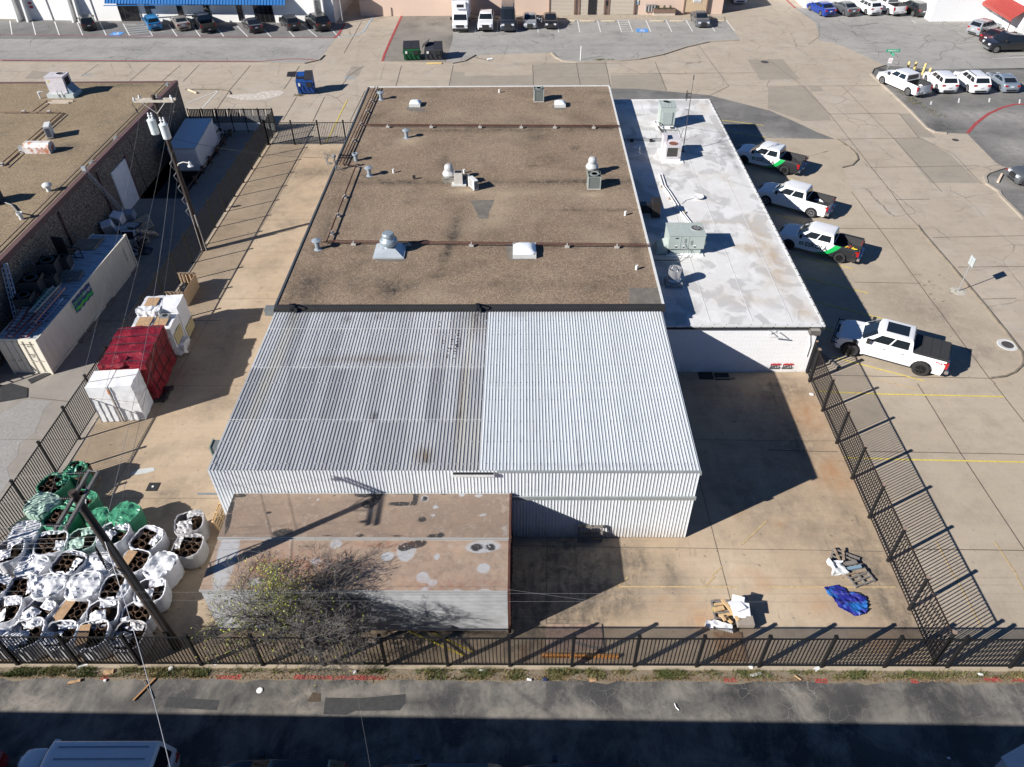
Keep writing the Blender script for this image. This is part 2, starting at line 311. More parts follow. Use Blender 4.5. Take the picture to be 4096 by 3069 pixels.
sheet('street_asphalt', [(-60, -3), (60, -3), (60, 15.3), (-60, 15.18)], .004, streetm, .4,
      [(-15.5, 14.1, 1.6, .5, 5, 0, .7), (-9.2, 14.2, 1.2, .9, 0, 2, .9), (-6.3, 14.6, 1.8, .25, 3, 2, .9), (-6.3, 13.7, 1.6, .22, 3, 2, .8), (-5, 14.2, 2, .25, 0, 0, .8), (-20, 14, 2, .7, 0, 2, .6), (-12.5, 13.7, 3, .3, 0, 2, .7),
       (2, 13.6, 4, .35, 0, 2, .6), (8.5, 13.6, 2, .5, 0, 2, .5), (11.2, 14.6, .9, .35, -10, 2, .9), (13.2, 14.2, 1, .7, 0, 0, .8), (14.8, 14, .7, .5, 0, 2, .7), (17.5, 13.5, 2.2, .1, -3, 2, 1), (9, 14.7, 1.4, .3, 0, 0, .8)]+blobrow(rr, 14, -20, 20, 11.6, 15, .4, 1.6, 2, .45)+blobrow(rr, 10, -20, 20, 13.4, 15, .4, 1.4, 0, .5))
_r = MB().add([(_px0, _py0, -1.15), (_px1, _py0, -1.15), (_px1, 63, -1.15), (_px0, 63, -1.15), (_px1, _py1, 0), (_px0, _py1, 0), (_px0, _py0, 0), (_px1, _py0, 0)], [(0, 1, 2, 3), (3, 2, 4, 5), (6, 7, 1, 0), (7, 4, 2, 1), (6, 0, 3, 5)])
_r.build('loading_ramp', pm('dark ramp concrete', (.09, .085, .08), .85, var=.5, scale=1.5), kind='structure')  # floor and walls of the ramp share one dark mottled colour
kerbm = ground_mat('kerb concrete', (.4, .33, .24), (.45, .38, .28), (.2, .16, .12), (.5, .45, .37), (.3, .2, .12))
MB().box(-60, 60, 15.62, 15.85, 0, .07).build('kerb', kerbm, kind='structure')
verge = ground_mat('verge soil', (.2, .16, .11), (.26, .21, .15), (.1, .085, .06), (.33, .28, .21), (.2, .14, .09), speck=.7)
sheet('verge_soil', [(-60, 15.08)]+[(x*.5, 15.13+.07*math.sin(x*1.7)+.06*math.sin(x*.63)+.04*math.sin(x*3.3)) for x in range(-56, 57)]+[(60, 15.2), (60, 15.63), (-60, 15.63)], .012, verge)
# patches in the concrete street
grp = ground_mat('patched concrete', (.31, .265, .205), (.34, .295, .235), (.16, .145, .13), (.35, .33, .3), (.25, .2, .15), streak=.2)
pk = 0
for pts in ([(-1.03,86.83),(9.89,86.57),(9.76,82.93),(-1,83.17)], [(10.08,86.57),(15.81,86.92),(15.69,81.69),(9.84,82.47)], [(1.3,90.3),(9.82,91.16),(9.93,88.56),(9.84,86.72),(1.33,86.86)], [(26.6,91.63),(29.04,91.67), (30.82,91.72),(30.86,84.96),(27.37,84.94), (26.48,84.89)],
            [(26.83,82.73),(30.99,82.84),(31.08,75.01),(30.69,73.37),(27.91,73.26),(25.27,76.47)], [(31.15,82.94),(32.52,82.92),(32.39,81.26),(31.1,81.28)], [(-19.77,90.27),(-18.48,89.85),(-18.46,86.86),(-20,86.96)], [(35.22,69.11),(37.97,69.03),(39.05,65.22),(39.02,59.67),(34.91,59.71)], [(-57.03,89.33),(-54.54,88.69),(-52.45,87.69),(-52.73,86.55),(-56.58,86.54)], [(-7.8,88.09),(-6.47,87.99),(-6.44,86.73),(-1.03,86.75),(-1,83.17),(-7.99,83.28)],
            [(38.01,74.91),(39.11,75.05),(39.29,69.07),(37.72,69.22)]):
    sheet('street_patch', pts, .005+.0015*(pk % 2), grp); pk += 1
for pts in ([(-20,86.96),(-18.75,86.75),(-18.78,86),(-19.37,85.63),(-19.88,85.72)], [(-50.65,87.85),(-49.73,88.22),(-49.34,87.64),(-50.12,87.27)]): sheet('street_patch', pts, .009, pm('grey patch', (.3, .3, .29), .9))
sheet('street_patch', [(-20.71,26.4),(-20.32,26.81),(-19.55,26.92),(-19.44,26.69),(-19.78,26.52),(-20.28,26.4)], .014, pm('pale cement patch', (.5, .52, .5), .9))
whm = pm('spilled white grit', (.54, .49, .43), .9, var=.45, scale=3)
sheet('white_residue', [(-31.93,80.87),(-30.69,81.36),(-28.74,81.57), (-28.15,82.18),(-26.43,82.44),(-25.65,81.8),(-26.03,80.78),(-27.03,79.79),(-28.25,79.74), (-29.83,79.66)], .011, whm)
# street asphalt repairs on the near street
for pts in ([(-14.31,14.39),(-12.19,14.25),(-12.18,13.85),(-14.34,13.96)],): sheet('street_patch', pts, .009, pm('new asphalt', (.05, .05, .05), .9, var=.3, scale=5))
sheet('street_patch', [(-7.93,14.39),(-6.51,14.37),(-4.7,14.55),(-4.68,14.17),(-4.86,13.88),(-6.61,13.85),(-6.96,13.69),(-7.88,13.71)], .009, pm('new asphalt', (.05, .05, .05), .9))
# joints and cracks
J = MB(); jm = pm('pavement joint', (.12, .1, .08), .95, var=.35)
def jl(pts, w=.05): 
    P = []
    for a, b in zip(pts, pts[1:]):
        n = max(1, int(math.hypot(b[0]-a[0], b[1]-a[1])/1.5))
        P += [(a[0]+(b[0]-a[0])*i/n+rnd.uniform(-.015, .015), a[1]+(b[1]-a[1])*i/n+rnd.uniform(-.015, .015)) for i in range(n)]
    J.strip(P+[pts[-1]], w*.72, .0175)
jl([(-21.35, 16), (-20.2, 68)], .03); jl([(-24.1, 53.7), (-14, 53.6)], .03); jl([(-24, 42.6), (-14, 42.6)], .03)
for y in (24.8, 33.5): jl([(-24, y), (-14, y)], .03)
jl([(1.0, 15.9), (1.25, 22.3)], .04); jl([(9.4, 15.9), (9.1, 34.6)], .035); jl([(-.5, 21.9), (17.1, 21.6)], .04); jl([(8, 29), (17.1, 28.9)], .035); jl([(-.4, 18), (3, 17.9)], .03)
for pts in ([(13.32,28.21),(17.01,28.08)], [(18.76,28.12),(26.87,27.9)], [(27.7,58.14),(27.73,55.11),(27.8,51.93),(27.81,44.33),(27.93,34.24),(28.06,33.64)], [(23.49,33.65),(23.54,28.01),(23.77,21.73)], [(27.99,33.64),(28.12,30.39)], [(24.52,52.04),(30.74,51.91)], [(23.35,44.5),(27.81,44.33)], [(18.74,34.41),(28.02,34.13)], [(30.84,56.71),(33.71,56.77)], [(31.36,50.59),(38.38,50.81)], [(31.46,46.42),(36.2,46.47)], [(31.35,42.41),(33.66,42.49)], [(17.35,21.75),(23.74,21.66)],
            [(26.87,82.91),(39.38,82.82)], [(29.06,91.75),(30.62,82.85),(31.08,75.01),(31.05,68.9),(30.99,61.97),(30.98,58.1)], [(30.98,58.11),(30.83,54.7),(30.95,52.45)], [(31.08,75.01),(38.09,75.12)], [(29.93,68.83),(37.77,69.08)], [(30.98,62.78),(35.49,62.85),(40.54,62.99)], [(38.07,75.06),(37.66,69.09),(39.37,65.46),(39.12,59.45)], [(35.06,75.1),(35.27,69.11),(35.24,62.74),(35.2,58.06)], [(34.86,82.78),(35.06,75.1)],
            [(6.46,91.22),(6.48,83.12)], [(9.89,91.16),(9.76,82.93)], [(15.71,91.05),(15.69,81.69)], [(21.84,96.93),(22.62,82.97),(20.09,80.26)], [(10.13,87.02),(22.38,87.12),(26.49,87.12)], [(1.34,90.3),(1.35,83.2)], [(-13.98,90.17),(-13.81,83.44)], [(-7.95,90.26),(-7.93,83.35)], [(-18.4,90.25),(-19.6,86.95),(-19.89,82.41)], [(-25.99,90.38),(-26.02,82.85)], [(-50.16,91.42),(-50.39,87.27)], [(-44.03,91.31),(-44.14,85.67)], [(-37.99,91),(-38,85.38)], [(-31.86,90.69),(-31.94,82.59),(-31.6,76.15)], [(-21.07,80.37),(-20.92,73.74)], [(-17,82.19),(-17.18,73.69)], [(-24.07,80.41),(-24.04,74.08)], [(-21.52,107.89),(-21.55,94.9)], [(-1.07,90.54),(12.49,90.7)],
            [(-28.97,32.46),(-26.43,32.1)], [(-34.76,40.01),(-20.03,40.1)], [(-40.2,90.83),(-40.44,85.61)], [(38.13,112.84),(39.28,105.98),(37.52,100.07),(35.29,97.11)]): jl(pts, .07)
for y in (29, 40, 51, 60): jl([(-32, y), (-24.4, y)], .03)
for k in range(26):   # wandering cracks on the rear lots
    x, y = rnd.choice([(rnd.uniform(-70, -30), rnd.uniform(93.5, 107)), (rnd.uniform(40, 62), rnd.uniform(90, 106)), (rnd.uniform(40, 62), rnd.uniform(92, 106))]); a = rnd.uniform(0, 6.28); pts = []
    for i in range(rnd.randint(6, 14)):
        pts.append((x, y)); a += rnd.uniform(-.7, .7); x += .6*math.cos(a); y += .6*math.sin(a)
        if not ((-74 < x < -27 and 92.6 < y < 107) or (40 < x < 66 and 88.5 < y < 108)): break
    if len(pts) > 2: J.strip(pts, .06, .0175)
J.build('pavement_joint', jm, kind='structure')
# kerbs
K = MB()
for pts in ([(3.66,94.51),(4.16,92.71),(4.93,91.45),(6.55,91.01),(11.74,91.33),(13.98,91.9),(16.94,93.53),(20.17,96.29),(23.37,98.26),(27.1,98.88)], [(-5.54,93.82),(-6.68,91.66),(-7.99,90.87),(-16.42,91.43)], [(-62.4,92.26),(-31.37,91.37), (-28.56,91.16),(-25.55,91.18),(-24.08,92.39),(-23.86,94.08)],
            [(41.88,89.34),(40.03,88.04),(39.24,86.53),(39.28,82.89),(39.46,75.35),(39.31,71.26),(39.68,70.28),(40.67,70)], [(42.6,62.51),(40.62,61.43),(40.01,60.76),(39.55,59.45),(39.9,58.02), (39.7,57.21),(39.64,53.31)]): K.strip(pts, .22, .12, z0=0)
K2 = MB()
for pts in ([(29.81,68.78),(30.4,66.94),(30.56,65.43),(30.34,64.33),(29.41,63.15),(28.4,62.69)], [(30.95,52.45),(30.88,51.38),(31.09,44.47),(31.15,41.12),(31.13,37.97),(31.09,36.56),(30.85,35.88),(30.47,35.32),(29.72,34.67),(28.99,34.29),(28.02,34.13)],
            [(-36.87,82.84),(-32.99,82.71),(-31.9,82.24),(-31.45,81.37)]): K2.strip(pts, .11, .09, z0=0)
K2.build('kerb', pm('worn dark kerb', (.2, .17, .13), .9, var=.5, scale=1.5), kind='structure')
K.build('kerb', ground_mat('grey kerb concrete', (.36, .31, .25), (.4, .35, .29), (.15, .13, .11), (.46, .42, .36), (.3, .2, .12), streak=.5), kind='structure')
K = MB().strip([(-72, 110.6), (-38, 109.0), (-24.9, 107.6)], 1.1, .11, z0=0); K.strip([(-6.91,109.71), (16.04,109.17), (27.3,108.37)], 1.6, .1, z0=0); K.build('pavement', pm('pavement concrete', (.36, .31, .24), .9, var=.25), kind='structure')
# painted lines
yl = pm('yellow road paint', (.62, .5, .1), .8, var=.3, scale=5); wl = pm('white road paint', (.7, .7, .68), .8, var=.25, scale=6); rl = pm('red kerb paint', (.36, .06, .06), .8, var=.35, scale=4)
fy = pm('faded yellow paint', (.5, .37, .19), .9, var=.35, scale=7)
Y = MB()
for pts in ([(19.98,48.22),(23.89,46.24)], [(19.9,45.18),(23.86,43.12)], [(19.94,42.13),(23.93,40.1)], [(19.57,39.23),(20.32,38.75)], [(19.2,36.21),(24,33.89)], [(17.38,32.97),(21.18,32.72),(28.02,32.5)], [(17.18,27.65),(20.51,27.51),(26.59,27.34)], [(19.76,73.63),(23.82,72.16)], [(19.86,70.8),(23.35,69.31)], [(23.13,60.58),(23.84,60.18)], [(-18.46,79.46),(-18.55,68.53)], [(19.85,54.59),(22.47,53.02)]): Y.strip(pts, .1, .021)
Y.build('yellow_parking_line', yl, kind='structure')
Y = MB()
for pts in ([(19.83,22.19),(19.82,20.25)], [(19.9,20.26),(19.88,18.17),(19.92,17.5)], [(22.58,22.2),(22.72,20.26)], [(22.67,20.27),(22.65,19.47)], [(12.08,23.43),(10.57,22)], [(9.34,20.71),(8.74,20.22)], [(8.89,20.19),(8.37,19.67)], [(8.31,19.63),(9.84,19.63)], [(11.19,19.63),(16.95,19.64)], [(4.32,19.62),(8.26,19.63)], [(4.9,20.15),(4.34,19.62)], [(20.76,34.25),(22.2,33.65)], [(22.13,33.65),(23.29,33.13)]): Y.strip(pts, .065, .021)
Y.build('faded_parking_line', fy, kind='structure')
W = MB()
for c in ([(-70.18,109.54),(-66.6,103.23)], [(-66.91,109.2),(-63.39,103.01)], [(-63.7,108.96),(-60.2,102.85)], [(-60.54,108.78),(-57.01,102.63)], [(-57.4,108.71),(-53.92,102.57)], [(-53.87,107.83),(-50.73,102.3)], [(-50.71,107.6),(-47.61,102.04)], [(-47.44,107.26),(-44.41,101.93)], [(-44.24,107.08),(-41.33,101.72)], [(-41.12,106.85),(-38.29,101.75)], [(-38.1,106.68),(-35.21,101.69)],
          [(-35.06,106.88),(-32.15,101.53)], [(-32.13,107.34),(-29.14,101.46)], [(-29.53,107.28),(-26.17,101.4)], [(-26.03,106.93),(-23.2,100.86)], [(-53.69,107.45),(-51.89,107.41)], [(-50.73,102.3),(-47.61,102.04)]): W.strip(c, .12, .021)
for i in range(5): a = (-53.1,106.49); b = (-50.87,102.65); t = i/4.2; p = (a[0]+(b[0]-a[0])*t, a[1]+(b[1]-a[1])*t); W.strip([p, (p[0]+4.2, p[1]+1.5*(1-t*.1))], .09, .021)
for x in (-5.95, -3.1, -.53, 2.2, 4.86, 7.58, 10.25, 12.95, 14.37, 16.72, 19.4, 22.08, 24.95): W.strip([(x, 107.7), (x, 102.6)], .11, .021)
for i in range(6): W.strip([(12.95, 103+i*.95), (14.37, 102.9+i*.95)], .1, .021)
for c in ([(27.4,107.72),(27.51,102.7)], [(-33.12,82.5),(-33.27,77.43),(-34.74,77.45)], [(-33.12,82.5),(-35.29,78.91)], [(55.1,91.56),(59.02,91.9)], [(51.73,106.74),(51.85,105.69)]): W.strip(c, .11, .021)
for c in ([(42.6,78.19),(42.15,77.33)], [(45.84,79.05),(45.19,77.77)], [(48.97,79),(48.37,77.88)], [(51.92,78.64),(51.23,77.36)]): W.strip(c, .14, .021)
W.build('white_parking_line', wl, kind='structure')
Z = MB()
Z.strip([(-68.17,103.16), (-50.58,102.3), (-34.1,101.57), (-23.97,100.97)], .13, .022)
for pts, wd in (([(-23.95,100.87),(-23.66,101.74),(-23.58,107.14)], .3), ([(-16.42,91.63),(-16.54,93.94),(-16.53,99.77),(-16.42,109.12),(-16.32,118.71)], .28), ([(42.7,70.11),(44.48,72.33),(46.87,74.8),(49.05,76.45),(50.76,77.31),(51.71,77.35)], .3), ([(42.53,62.37),(43.15,62.09)], .3), ([(38.03,117.29),(38.1,113.01)], .25), ([(27.55,111.95),(30.36,112.05),(30.42,113.03)], .15)): Z.strip(pts, wd, .022)
Z.strip([(-62.67,92.76), (-31.48,91.78)], .2, .128); Z.strip([(-31.5,91.87),(-28.27,92.81),(-27.03,92.87),(-24.15,92.4)], .16, .03)
Z.build('red_fire_lane_line', rl, kind='structure')
text('fire_lane_lettering', 'FIRE LANE  NO PARKING', .2, wl, None, face(-45.5, 93.1, .135, (1, 0, 0), (0, 1, 0)), .001)['kind'] = 'structure'
Z = MB()
rr2 = random.Random(5)
for x0, x1, y in ((-9.4, -5.6, 15.2), (-17.4, -17.1, 15.15), (-12.6, -11.6, 15.2), (8.3, 8.8, 15.17), (15.9, 16.2, 15.15), (18.9, 19.6, 15.25), (20, 20.7, 15.25), (12, 12.5, 15.15)):
    n = 8; Z.add([(x0+(x1-x0)*i/n, y-.06+rr2.uniform(-.02, .02), .016) for i in range(n+1)]+[(x0+(x1-x0)*i/n, y+.13+rr2.uniform(-.03, .03), .016) for i in range(n+1)], [(i, i+1, n+2+i, n+1+i) for i in range(n)])
Z.build('red_street_edge_paint', rl, kind='structure')
pb2 = MB().strip([(-20.22,118.81),(-20.2,112.83),(-20.42,107.86),(-20.54,103.74),(-21.17,102.02),(-23.25,101.1)], .22, .02); pb2.build('faded_blue_line', pm('faded blue paint', (.36, .42, .46), .9), kind='structure')
# accessible bay emblems
def isa(x, y, an):
    b = MB().box(-.75, .75, -.75, .75, .022, .026, 0)
    b.cyl((0, -.15, .026), (0, -.15, .029), .34, n=20, k=1); b.cyl((0, -.15, .029), (0, -.15, .031), .25, n=20, k=0); b.box(-.05, .05, -.1, .35, .031, .033, 1); b.cyl((0, .45, .026), (0, .45, .03), .09, n=10, k=1); b.box(-.05, .3, -.12, -.03, .031, .033, 1); b.box(.25, .33, -.4, -.03, .031, .033, 1)
    o = b.build('accessible_bay_emblem', [pm('blue road paint', (.08, .27, .62), .8), wl], loc=(x, y, 0)); o.rotation_euler.z = an; o['kind'] = 'structure'
isa(*(-52.83,103.28), R(-3)); isa(*(15.66,103.2), 0)
# grass on the verge
gm = NT('verge grass', .8); gm.col(gm.mix(gm.step(gm.noise(1.2, 3), .4, .6), (.09, .11, .03), (.2, .17, .07)))
def tufts(name, areas, mt, hmax=.22):
    b = MB(); q = random.Random(11)
    for x0, x1, y0, y1, n in areas:
        for i in range(n):
            x = q.uniform(x0, x1); y = q.uniform(y0, y1)
            if noise.noise(Vector((x*.9, y*2, 0)))+.25 < q.random()*.6: continue
            for j in range(3):
                a = q.uniform(0, 6.28); h = q.uniform(.05, hmax); l = q.uniform(.05, .16); wd = .012
                b.add([(x-wd*math.sin(a), y+wd*math.cos(a), .01), (x+wd*math.sin(a), y-wd*math.cos(a), .01), (x+l*math.cos(a), y+l*math.sin(a), h)], [(0, 1, 2)])
    o = b.build(name, mt, kind='stuff'); return o
tufts('verge_grass', [(-24, -13, 15.2, 15.62, 4200), (-13, -3.9, 15.4, 15.6, 500), (-3.9, 3, 15.15, 15.62, 3000), (3, 8, 15.2, 15.6, 1600), (8, 17, 15.25, 15.6, 1800), (17, 24, 15.3, 15.6, 900)], gm.m)
lf = NT('dry leaves', .85); lf.col(lf.mix(lf.step(lf.noise(6, 2), .4, .6), (.2, .12, .06), (.34, .24, .14)))
b = MB(); q = random.Random(4)
for i in range(5200):
    x = q.uniform(-23, 22); y = 15.13+abs(q.gauss(0, .18)) if q.random() < .75 else 15.7+abs(q.gauss(0, .25))
    if y > 15.62 and y < 15.86: continue
    if y > 15.62 and not -12 < x < -3: continue
    z = .02+q.uniform(0, .03); a = q.uniform(0, 6.3); s = q.uniform(.02, .045); dx, dy = s*math.cos(a), s*math.sin(a)
    b.add([(x-dx, y-dy, z), (x+dy*.5, y-dx*.5, z+.012), (x+dx, y+dy, z), (x-dy*.5, y+dx*.5, z+.006)], [(0, 1, 2, 3)])
b.build('fallen_leaves', lf.m, kind='stuff')
tufts('weeds_on_lot', [(*p, n) for *p, n in [(40.3, 41.4, 77, 83.5, 500), (8.3, 10.9, 91.3, 92, 350), (-24.6, -23.4, 80.6, 81.4, 120), (40.9, 42.4, 74, 77, 150), (27.5, 30, 42, 46, 60)]], gm.m, .3)
for x, y, r, l in ((*(40.94,87.83), .45, 'dark round manhole cover beside the street name sign post'), (*(28.42,90.74), .45, 'round manhole cover set in the dark square patch of the street'), (*(30.59,37.37), .36, 'round drain cover inside a pale ring near the rounded kerb corner'), (*(40.85,68.52), .3, 'small iron valve cover in the concrete drive apron')):
    tag(MB().lathe((0, 0, 0), [(r, 0), (r, .015), (r*.9, .02)], 20).build('manhole_cover', pm('cast iron', (.07, .065, .06), .6), loc=(x, y, .012)), l, 'manhole cover')
MB().prism([(29.88,38.09),(31.22,38.15),(30.91,36.79),(29.74,36.73)], .004, .009).build('drain_surround_slab', kerbm, kind='structure')
MB().lathe((*(30.59,37.37), 0), [(.62, .009), (.55, .03), (.38, .015)], 24).build('drain_ring', pm('pale concrete ring', (.55, .55, .53), .8), kind='structure')
# ================================================================ BUILDINGS
def gravel_roof_mat():
    n = NT('gravel roof', .95, 0, .2); w = n.attr()
    v = n.vor(17, vec=n.P(), out=1); q = n.new('SeparateColor'); n.put(q.inputs[0], v)
    big = n.noise(.18, 5, .65); mid = n.noise(1.1, 6, .7)
    c = n.mix(n.step(big, .35, .65), (.185, .13, .086), (.265, .195, .133))
    c = n.mix(n.step(n.noise(.35, 6, .7, 1), .5, .72, 0, .5), c, (.1, .08, .062)); c = n.mix(n.step(mid, .5, .8, 0, .5), c, (.1, .08, .063))
    c = n.mix(n.step(q.outputs[0], .55, 1, 0, .6), c, (.43, .34, .25))
    c = n.mix(n.step(q.outputs[1], .6, 1, 0, .65), c, (.07, .055, .045))
    s2 = n.noise(26, 2, .9); c = n.mix(n.step(s2, .5, .75, 0, .5), c, (.42, .34, .26))
    k = n.step(n.noise(1.8, 7, .75, .8), .38, .62)
    c = n.mix(n.math('MULTIPLY', w[0], n.step(k, 0, 1, .15, 1)), c, (.035, .032, .03))
    c = n.mix(n.math('MULTIPLY', w[2], n.step(k, 0, 1, .4, .9)), c, (.42, .34, .24))
    n.col(c); n.bump(q.outputs[2], .5, .03); return n.m
gravr = gravel_roof_mat()
Zr = 4.85
whb = NT('white painted block', .8); br = whb.new('TexBrick'); whb.put(br.inputs['Vector'], whb.P(obj=True))
def wallpaint(name, col, dirt=.15):
    n = NT(name, .8, 0, .3); g = n.noise(.8, 6, .7, vec=n.P((1, 1, .3), obj=True)); c = n.mix(n.step(g, .5, .8, 0, dirt*3), col, tuple(x*.6 for x in col)); n.col(c); return n.m
stucco = wallpaint('plain grey wall', (.4, .38, .35))
# ---- the large building with the gravel roof
wh = thing('warehouse', 'large building with a brown gravel flat roof in the middle of the lot', 'building', (-3, 34.85, 0))
def par(o, p):
    o.parent = p
    if o.location.length > 1e-6: o.location = Vector(o.location)-Vector(p.location)
    else: o.data.transform(Matrix.Translation(-Vector(p.location)))
    return o
rb = [(-12.6, 36.5, .9, 1.6, 0, 0, .9), (-7.8, 36.6, .7, 1.2, 20, 0, 1), (-4.6, 41, .3, 2.6, -8, 0, 1), (-4.3, 44.3, .5, 1.6, 0, 0, 1), (-9.5, 43.5, .3, 1, 0, 0, .6), (1.2, 43.5, .2, 1.6, 0, 0, .6), (7.2, 41, .3, 2.2, 0, 0, .9), (6.5, 46, 1.5, .2, 0, 0, .9), (3.4, 46, .8, .15, 0, 0, .9), (-6, 37.5, 2, .6, 30, 0, .5),
      (-12.8, 44, .4, 2.4, 0, 0, .6), (-2, 37, 3, .5, 10, 0, .35), (3.5, 36.8, 2.6, .5, -8, 0, .35), (0, 50.3, 14, .28, 0, 0, .75), (0, 59.6, 14, .3, 0, 0, .3), (-5.7, 54, .4, 1.5, 0, 0, .6), (-.5, 61, 1.3, 2, 0, 0, .55), (6.5, 60.2, 1.8, .5, 0, 0, .7), (-10.5, 57, .5, .3, 0, 0, .7), (3.3, 65.5, 1.6, .3, 0, 0, .6), (7, 67.8, 1, .5, 0, 0, .7),
      (-8, 68.8, 6, .4, 0, 0, .5), (2, 54, 1.6, .8, 0, 0, .4), (4.2, 56, .3, .4, 0, 0, .8), (.8, 53, .6, .3, 0, 0, .7), (-1.5, 46.5, 1, 2.6, 0, 2, .7), (0, 48.6, 5, .6, 0, 2, .5), (-9, 57.5, 1, .8, 0, 2, .8), (-4, 49, 1, .4, 0, 2, .9), (5, 48.3, .8, .3, 0, 2, .9), (-12.3, 53, .8, .6, 0, 2, .6)]
rb += [(x, y, .5, .45, 0, 0, .55) for x, y in ((-12.41,66.48), (-9.19,58.16), (-11.14,51.39), (-12.82,41.05), (1.54,65.72), (5.16,49.08), (-5.21,50.16), (-12.55,53.94))]+[(-3, 59.6, 9, .5, 1, 0, .5), (2, 41.2, 6, .5, 0, 0, .4), (-9, 50.3, 4, .6, 0, 0, .5), (5, 50.3, 3, .7, 0, 0, .5)]
rr = random.Random(21); rb += blobrow(rr, 60, -13.6, 7.8, 35.2, 69, .3, 1.4, 0, .45)+blobrow(rr, 20, -13.6, 7.8, 35.2, 69, .6, 2, 2, .4)
par(MB().box(-13.9, 7.95, 34.95, 69.4, 0, Zr-.12).build('wall', stucco), wh)
roof = sheet('roof', [(-13.93, 34.95), (7.96, 34.95), (8.0, 69.45), (-13.93, 69.45)], Zr, gravr, .3, rb, kind=None); par(roof, wh)
def rchild(b, name, m, **k): o = b.build(name, m, roof, **k); par(o, wh); o.parent = roof; return o
edge = pm('roof edge metal', (.46, .5, .54), .4, .3); wedge = pm('white edge metal', (.62, .63, .62), .5)
b = MB().box(-14.05, -13.93, 34.8, 69.5, Zr-.35, Zr+.05); rchild(b, 'roof_edge', pm('dark edge metal', (.07, .08, .09), .5))
b = MB().box(7.97, 8.1, 34.9, 69.5, Zr-.3, Zr+.05); b.box(-14.05, 8.1, 69.45, 69.6, Zr-.3, Zr+.05); rchild(b, 'roof_edge', wedge)
b = MB(); b.add([(-14, 34.93, Zr+.06), (8.12, 34.93, Zr+.06), (8.12, 34.72, Zr+.03), (-14, 34.72, Zr+.03), (-14, 34.70, Zr-.1), (8.12, 34.70, Zr-.1), (-14, 34.42, Zr-.125), (8.12, 34.42, Zr-.125), (-14, 34.93, Zr-.05), (8.12, 34.93, Zr-.05)], [(0, 1, 9, 8), (0, 3, 2, 1), (3, 4, 5, 2), (4, 6, 7, 5)])
rchild(b, 'black_flashing', pm('black flashing', (.022, .022, .023), .6, var=.2))
for x in (-12.9, -2.45):
    b = MB(); b.box(x-.09, x+.09, 34.2, 34.95, Zr+.065, Zr+.12).bar((x-.07, 34.9, Zr+.12), (x-.07, 34.3, Zr+.5), .06).bar((x-.07, 34.3, Zr+.5), (x-.07, 34.25, Zr), .06); rchild(b, 'sign_bracket', black)
# patches of bare roofing felt
fm = NT('bare roofing felt', .85); fm.col(fm.mix(fm.step(fm.noise(2.2, 6, .7), .4, .65), (.125, .112, .095), (.18, .16, .135)))
def flat(name, pts, z, m, parent, off):
    o = sheet(name, pts, z, m, kind=None); o.parent = parent; o.data.transform(Matrix.Translation(-Vector(off))); return o
pts = [(-3.53,47.52),(-1.88,47.54),(-1.94,47.03),(-2.19,45.88),(-2.19,44.92),(-2.81,44.89),(-3,45.72),(-3.33,46.71)]; flat('felt_patch', pts, Zr+.006, fm.m, roof, wh.location)
flat('felt_patch', [(6.25,36.63),(7.96,36.62),(7.97,34.79),(6.09,34.83),(6.23,35.77)], Zr+.006, fm.m, roof, wh.location)
flat('felt_patch', [(-9.24,41.38),(-7.38,41.8),(-7.06,40.95),(-7.14,39.72),(-7.48,39.58),(-8.77,39.62),(-9.14,39.93)], Zr+.006, fm.m, roof, wh.location)
flat('felt_patch', [(-1.03,41.62),(-0.51,41.76),(0.86,40.08),(0.79,39.68),(-0.75,39.68)], Zr+.006, fm.m, roof, wh.location)
flat('felt_patch', [(-9.87,64.94),(-8.83,64.66),(-8.3,64.39),(-8.32,63.61),(-9.43,63.75),(-9.98,64.15)], Zr+.006, fm.m, roof, wh.location)
flat('felt_patch', [(2.73,65.03),(3.77,64.62),(3.79,63.96),(2.99,63.84),(2.62,64.5)], Zr+.006, fm.m, roof, wh.location)
# gas pipes
pipem = pm('rusty pipe', (.09, .035, .025), .7, .2, var=.3)
pz = Zr+.22
def pipeline(name, pts, z, supports, parent, off, m, sm=None, r=.035):
    P = [Vector((x, y, z))-Vector(off) for x, y in pts]; o = MB().tube(P, r, 7).build(name, m, parent, smooth=50)
    for x, y in supports:
        s = MB().box(-.14, .14, -.1, .1, -.19, -.03); s.box(-.03, .03, -.1, .1, -.03, .05); s.build('pipe_support', sm or pm('concrete block', (.42, .4, .37), .9), o, loc=Vector((x, y, z))-Vector(off))
    return o
lf_ = [(-13.05,69.08), (-13.35,52.87)]
a, b_ = lf_; e = [(a[0]+(b_[0]-a[0])*t, a[1]+(b_[1]-a[1])*t) for t in (.04, .2, .35, .52, .72)]
pipeline('gas_pipe', [a, b_, (-12.32,52.62), (-12.36,41.57)], pz, e+[(-12.32,47.88), (-12.31,45.22), (-12.28,42.83)], roof, wh.location, pipem, r=.045)
pipeline('gas_pipe', [(a[0]-.25, a[1]), (b_[0]-.25, b_[1])], pz, [], roof, wh.location, pipem)
for (p, q, xs) in (((-12.71,41.57), (8.08,41.01), (655, 985, 1625, 1895, 2165)), ((-13.08,60.25), (8.03,59.74), (1045, 1328, 1715, 2140))):
    sp = []
    for k in (.1, .27, .46, .62, .75, .9): sp.append((p[0]+(q[0]-p[0])*k, p[1]+(q[1]-p[1])*k))
    pipeline('gas_pipe', [p, q], pz, sp, roof, wh.location, pipem, r=.04)
    pipeline('gas_pipe', [(p[0]+.3, p[1]+.18), (q[0], q[1]+.18)], pz, [], roof, wh.location, pipem, r=.03)
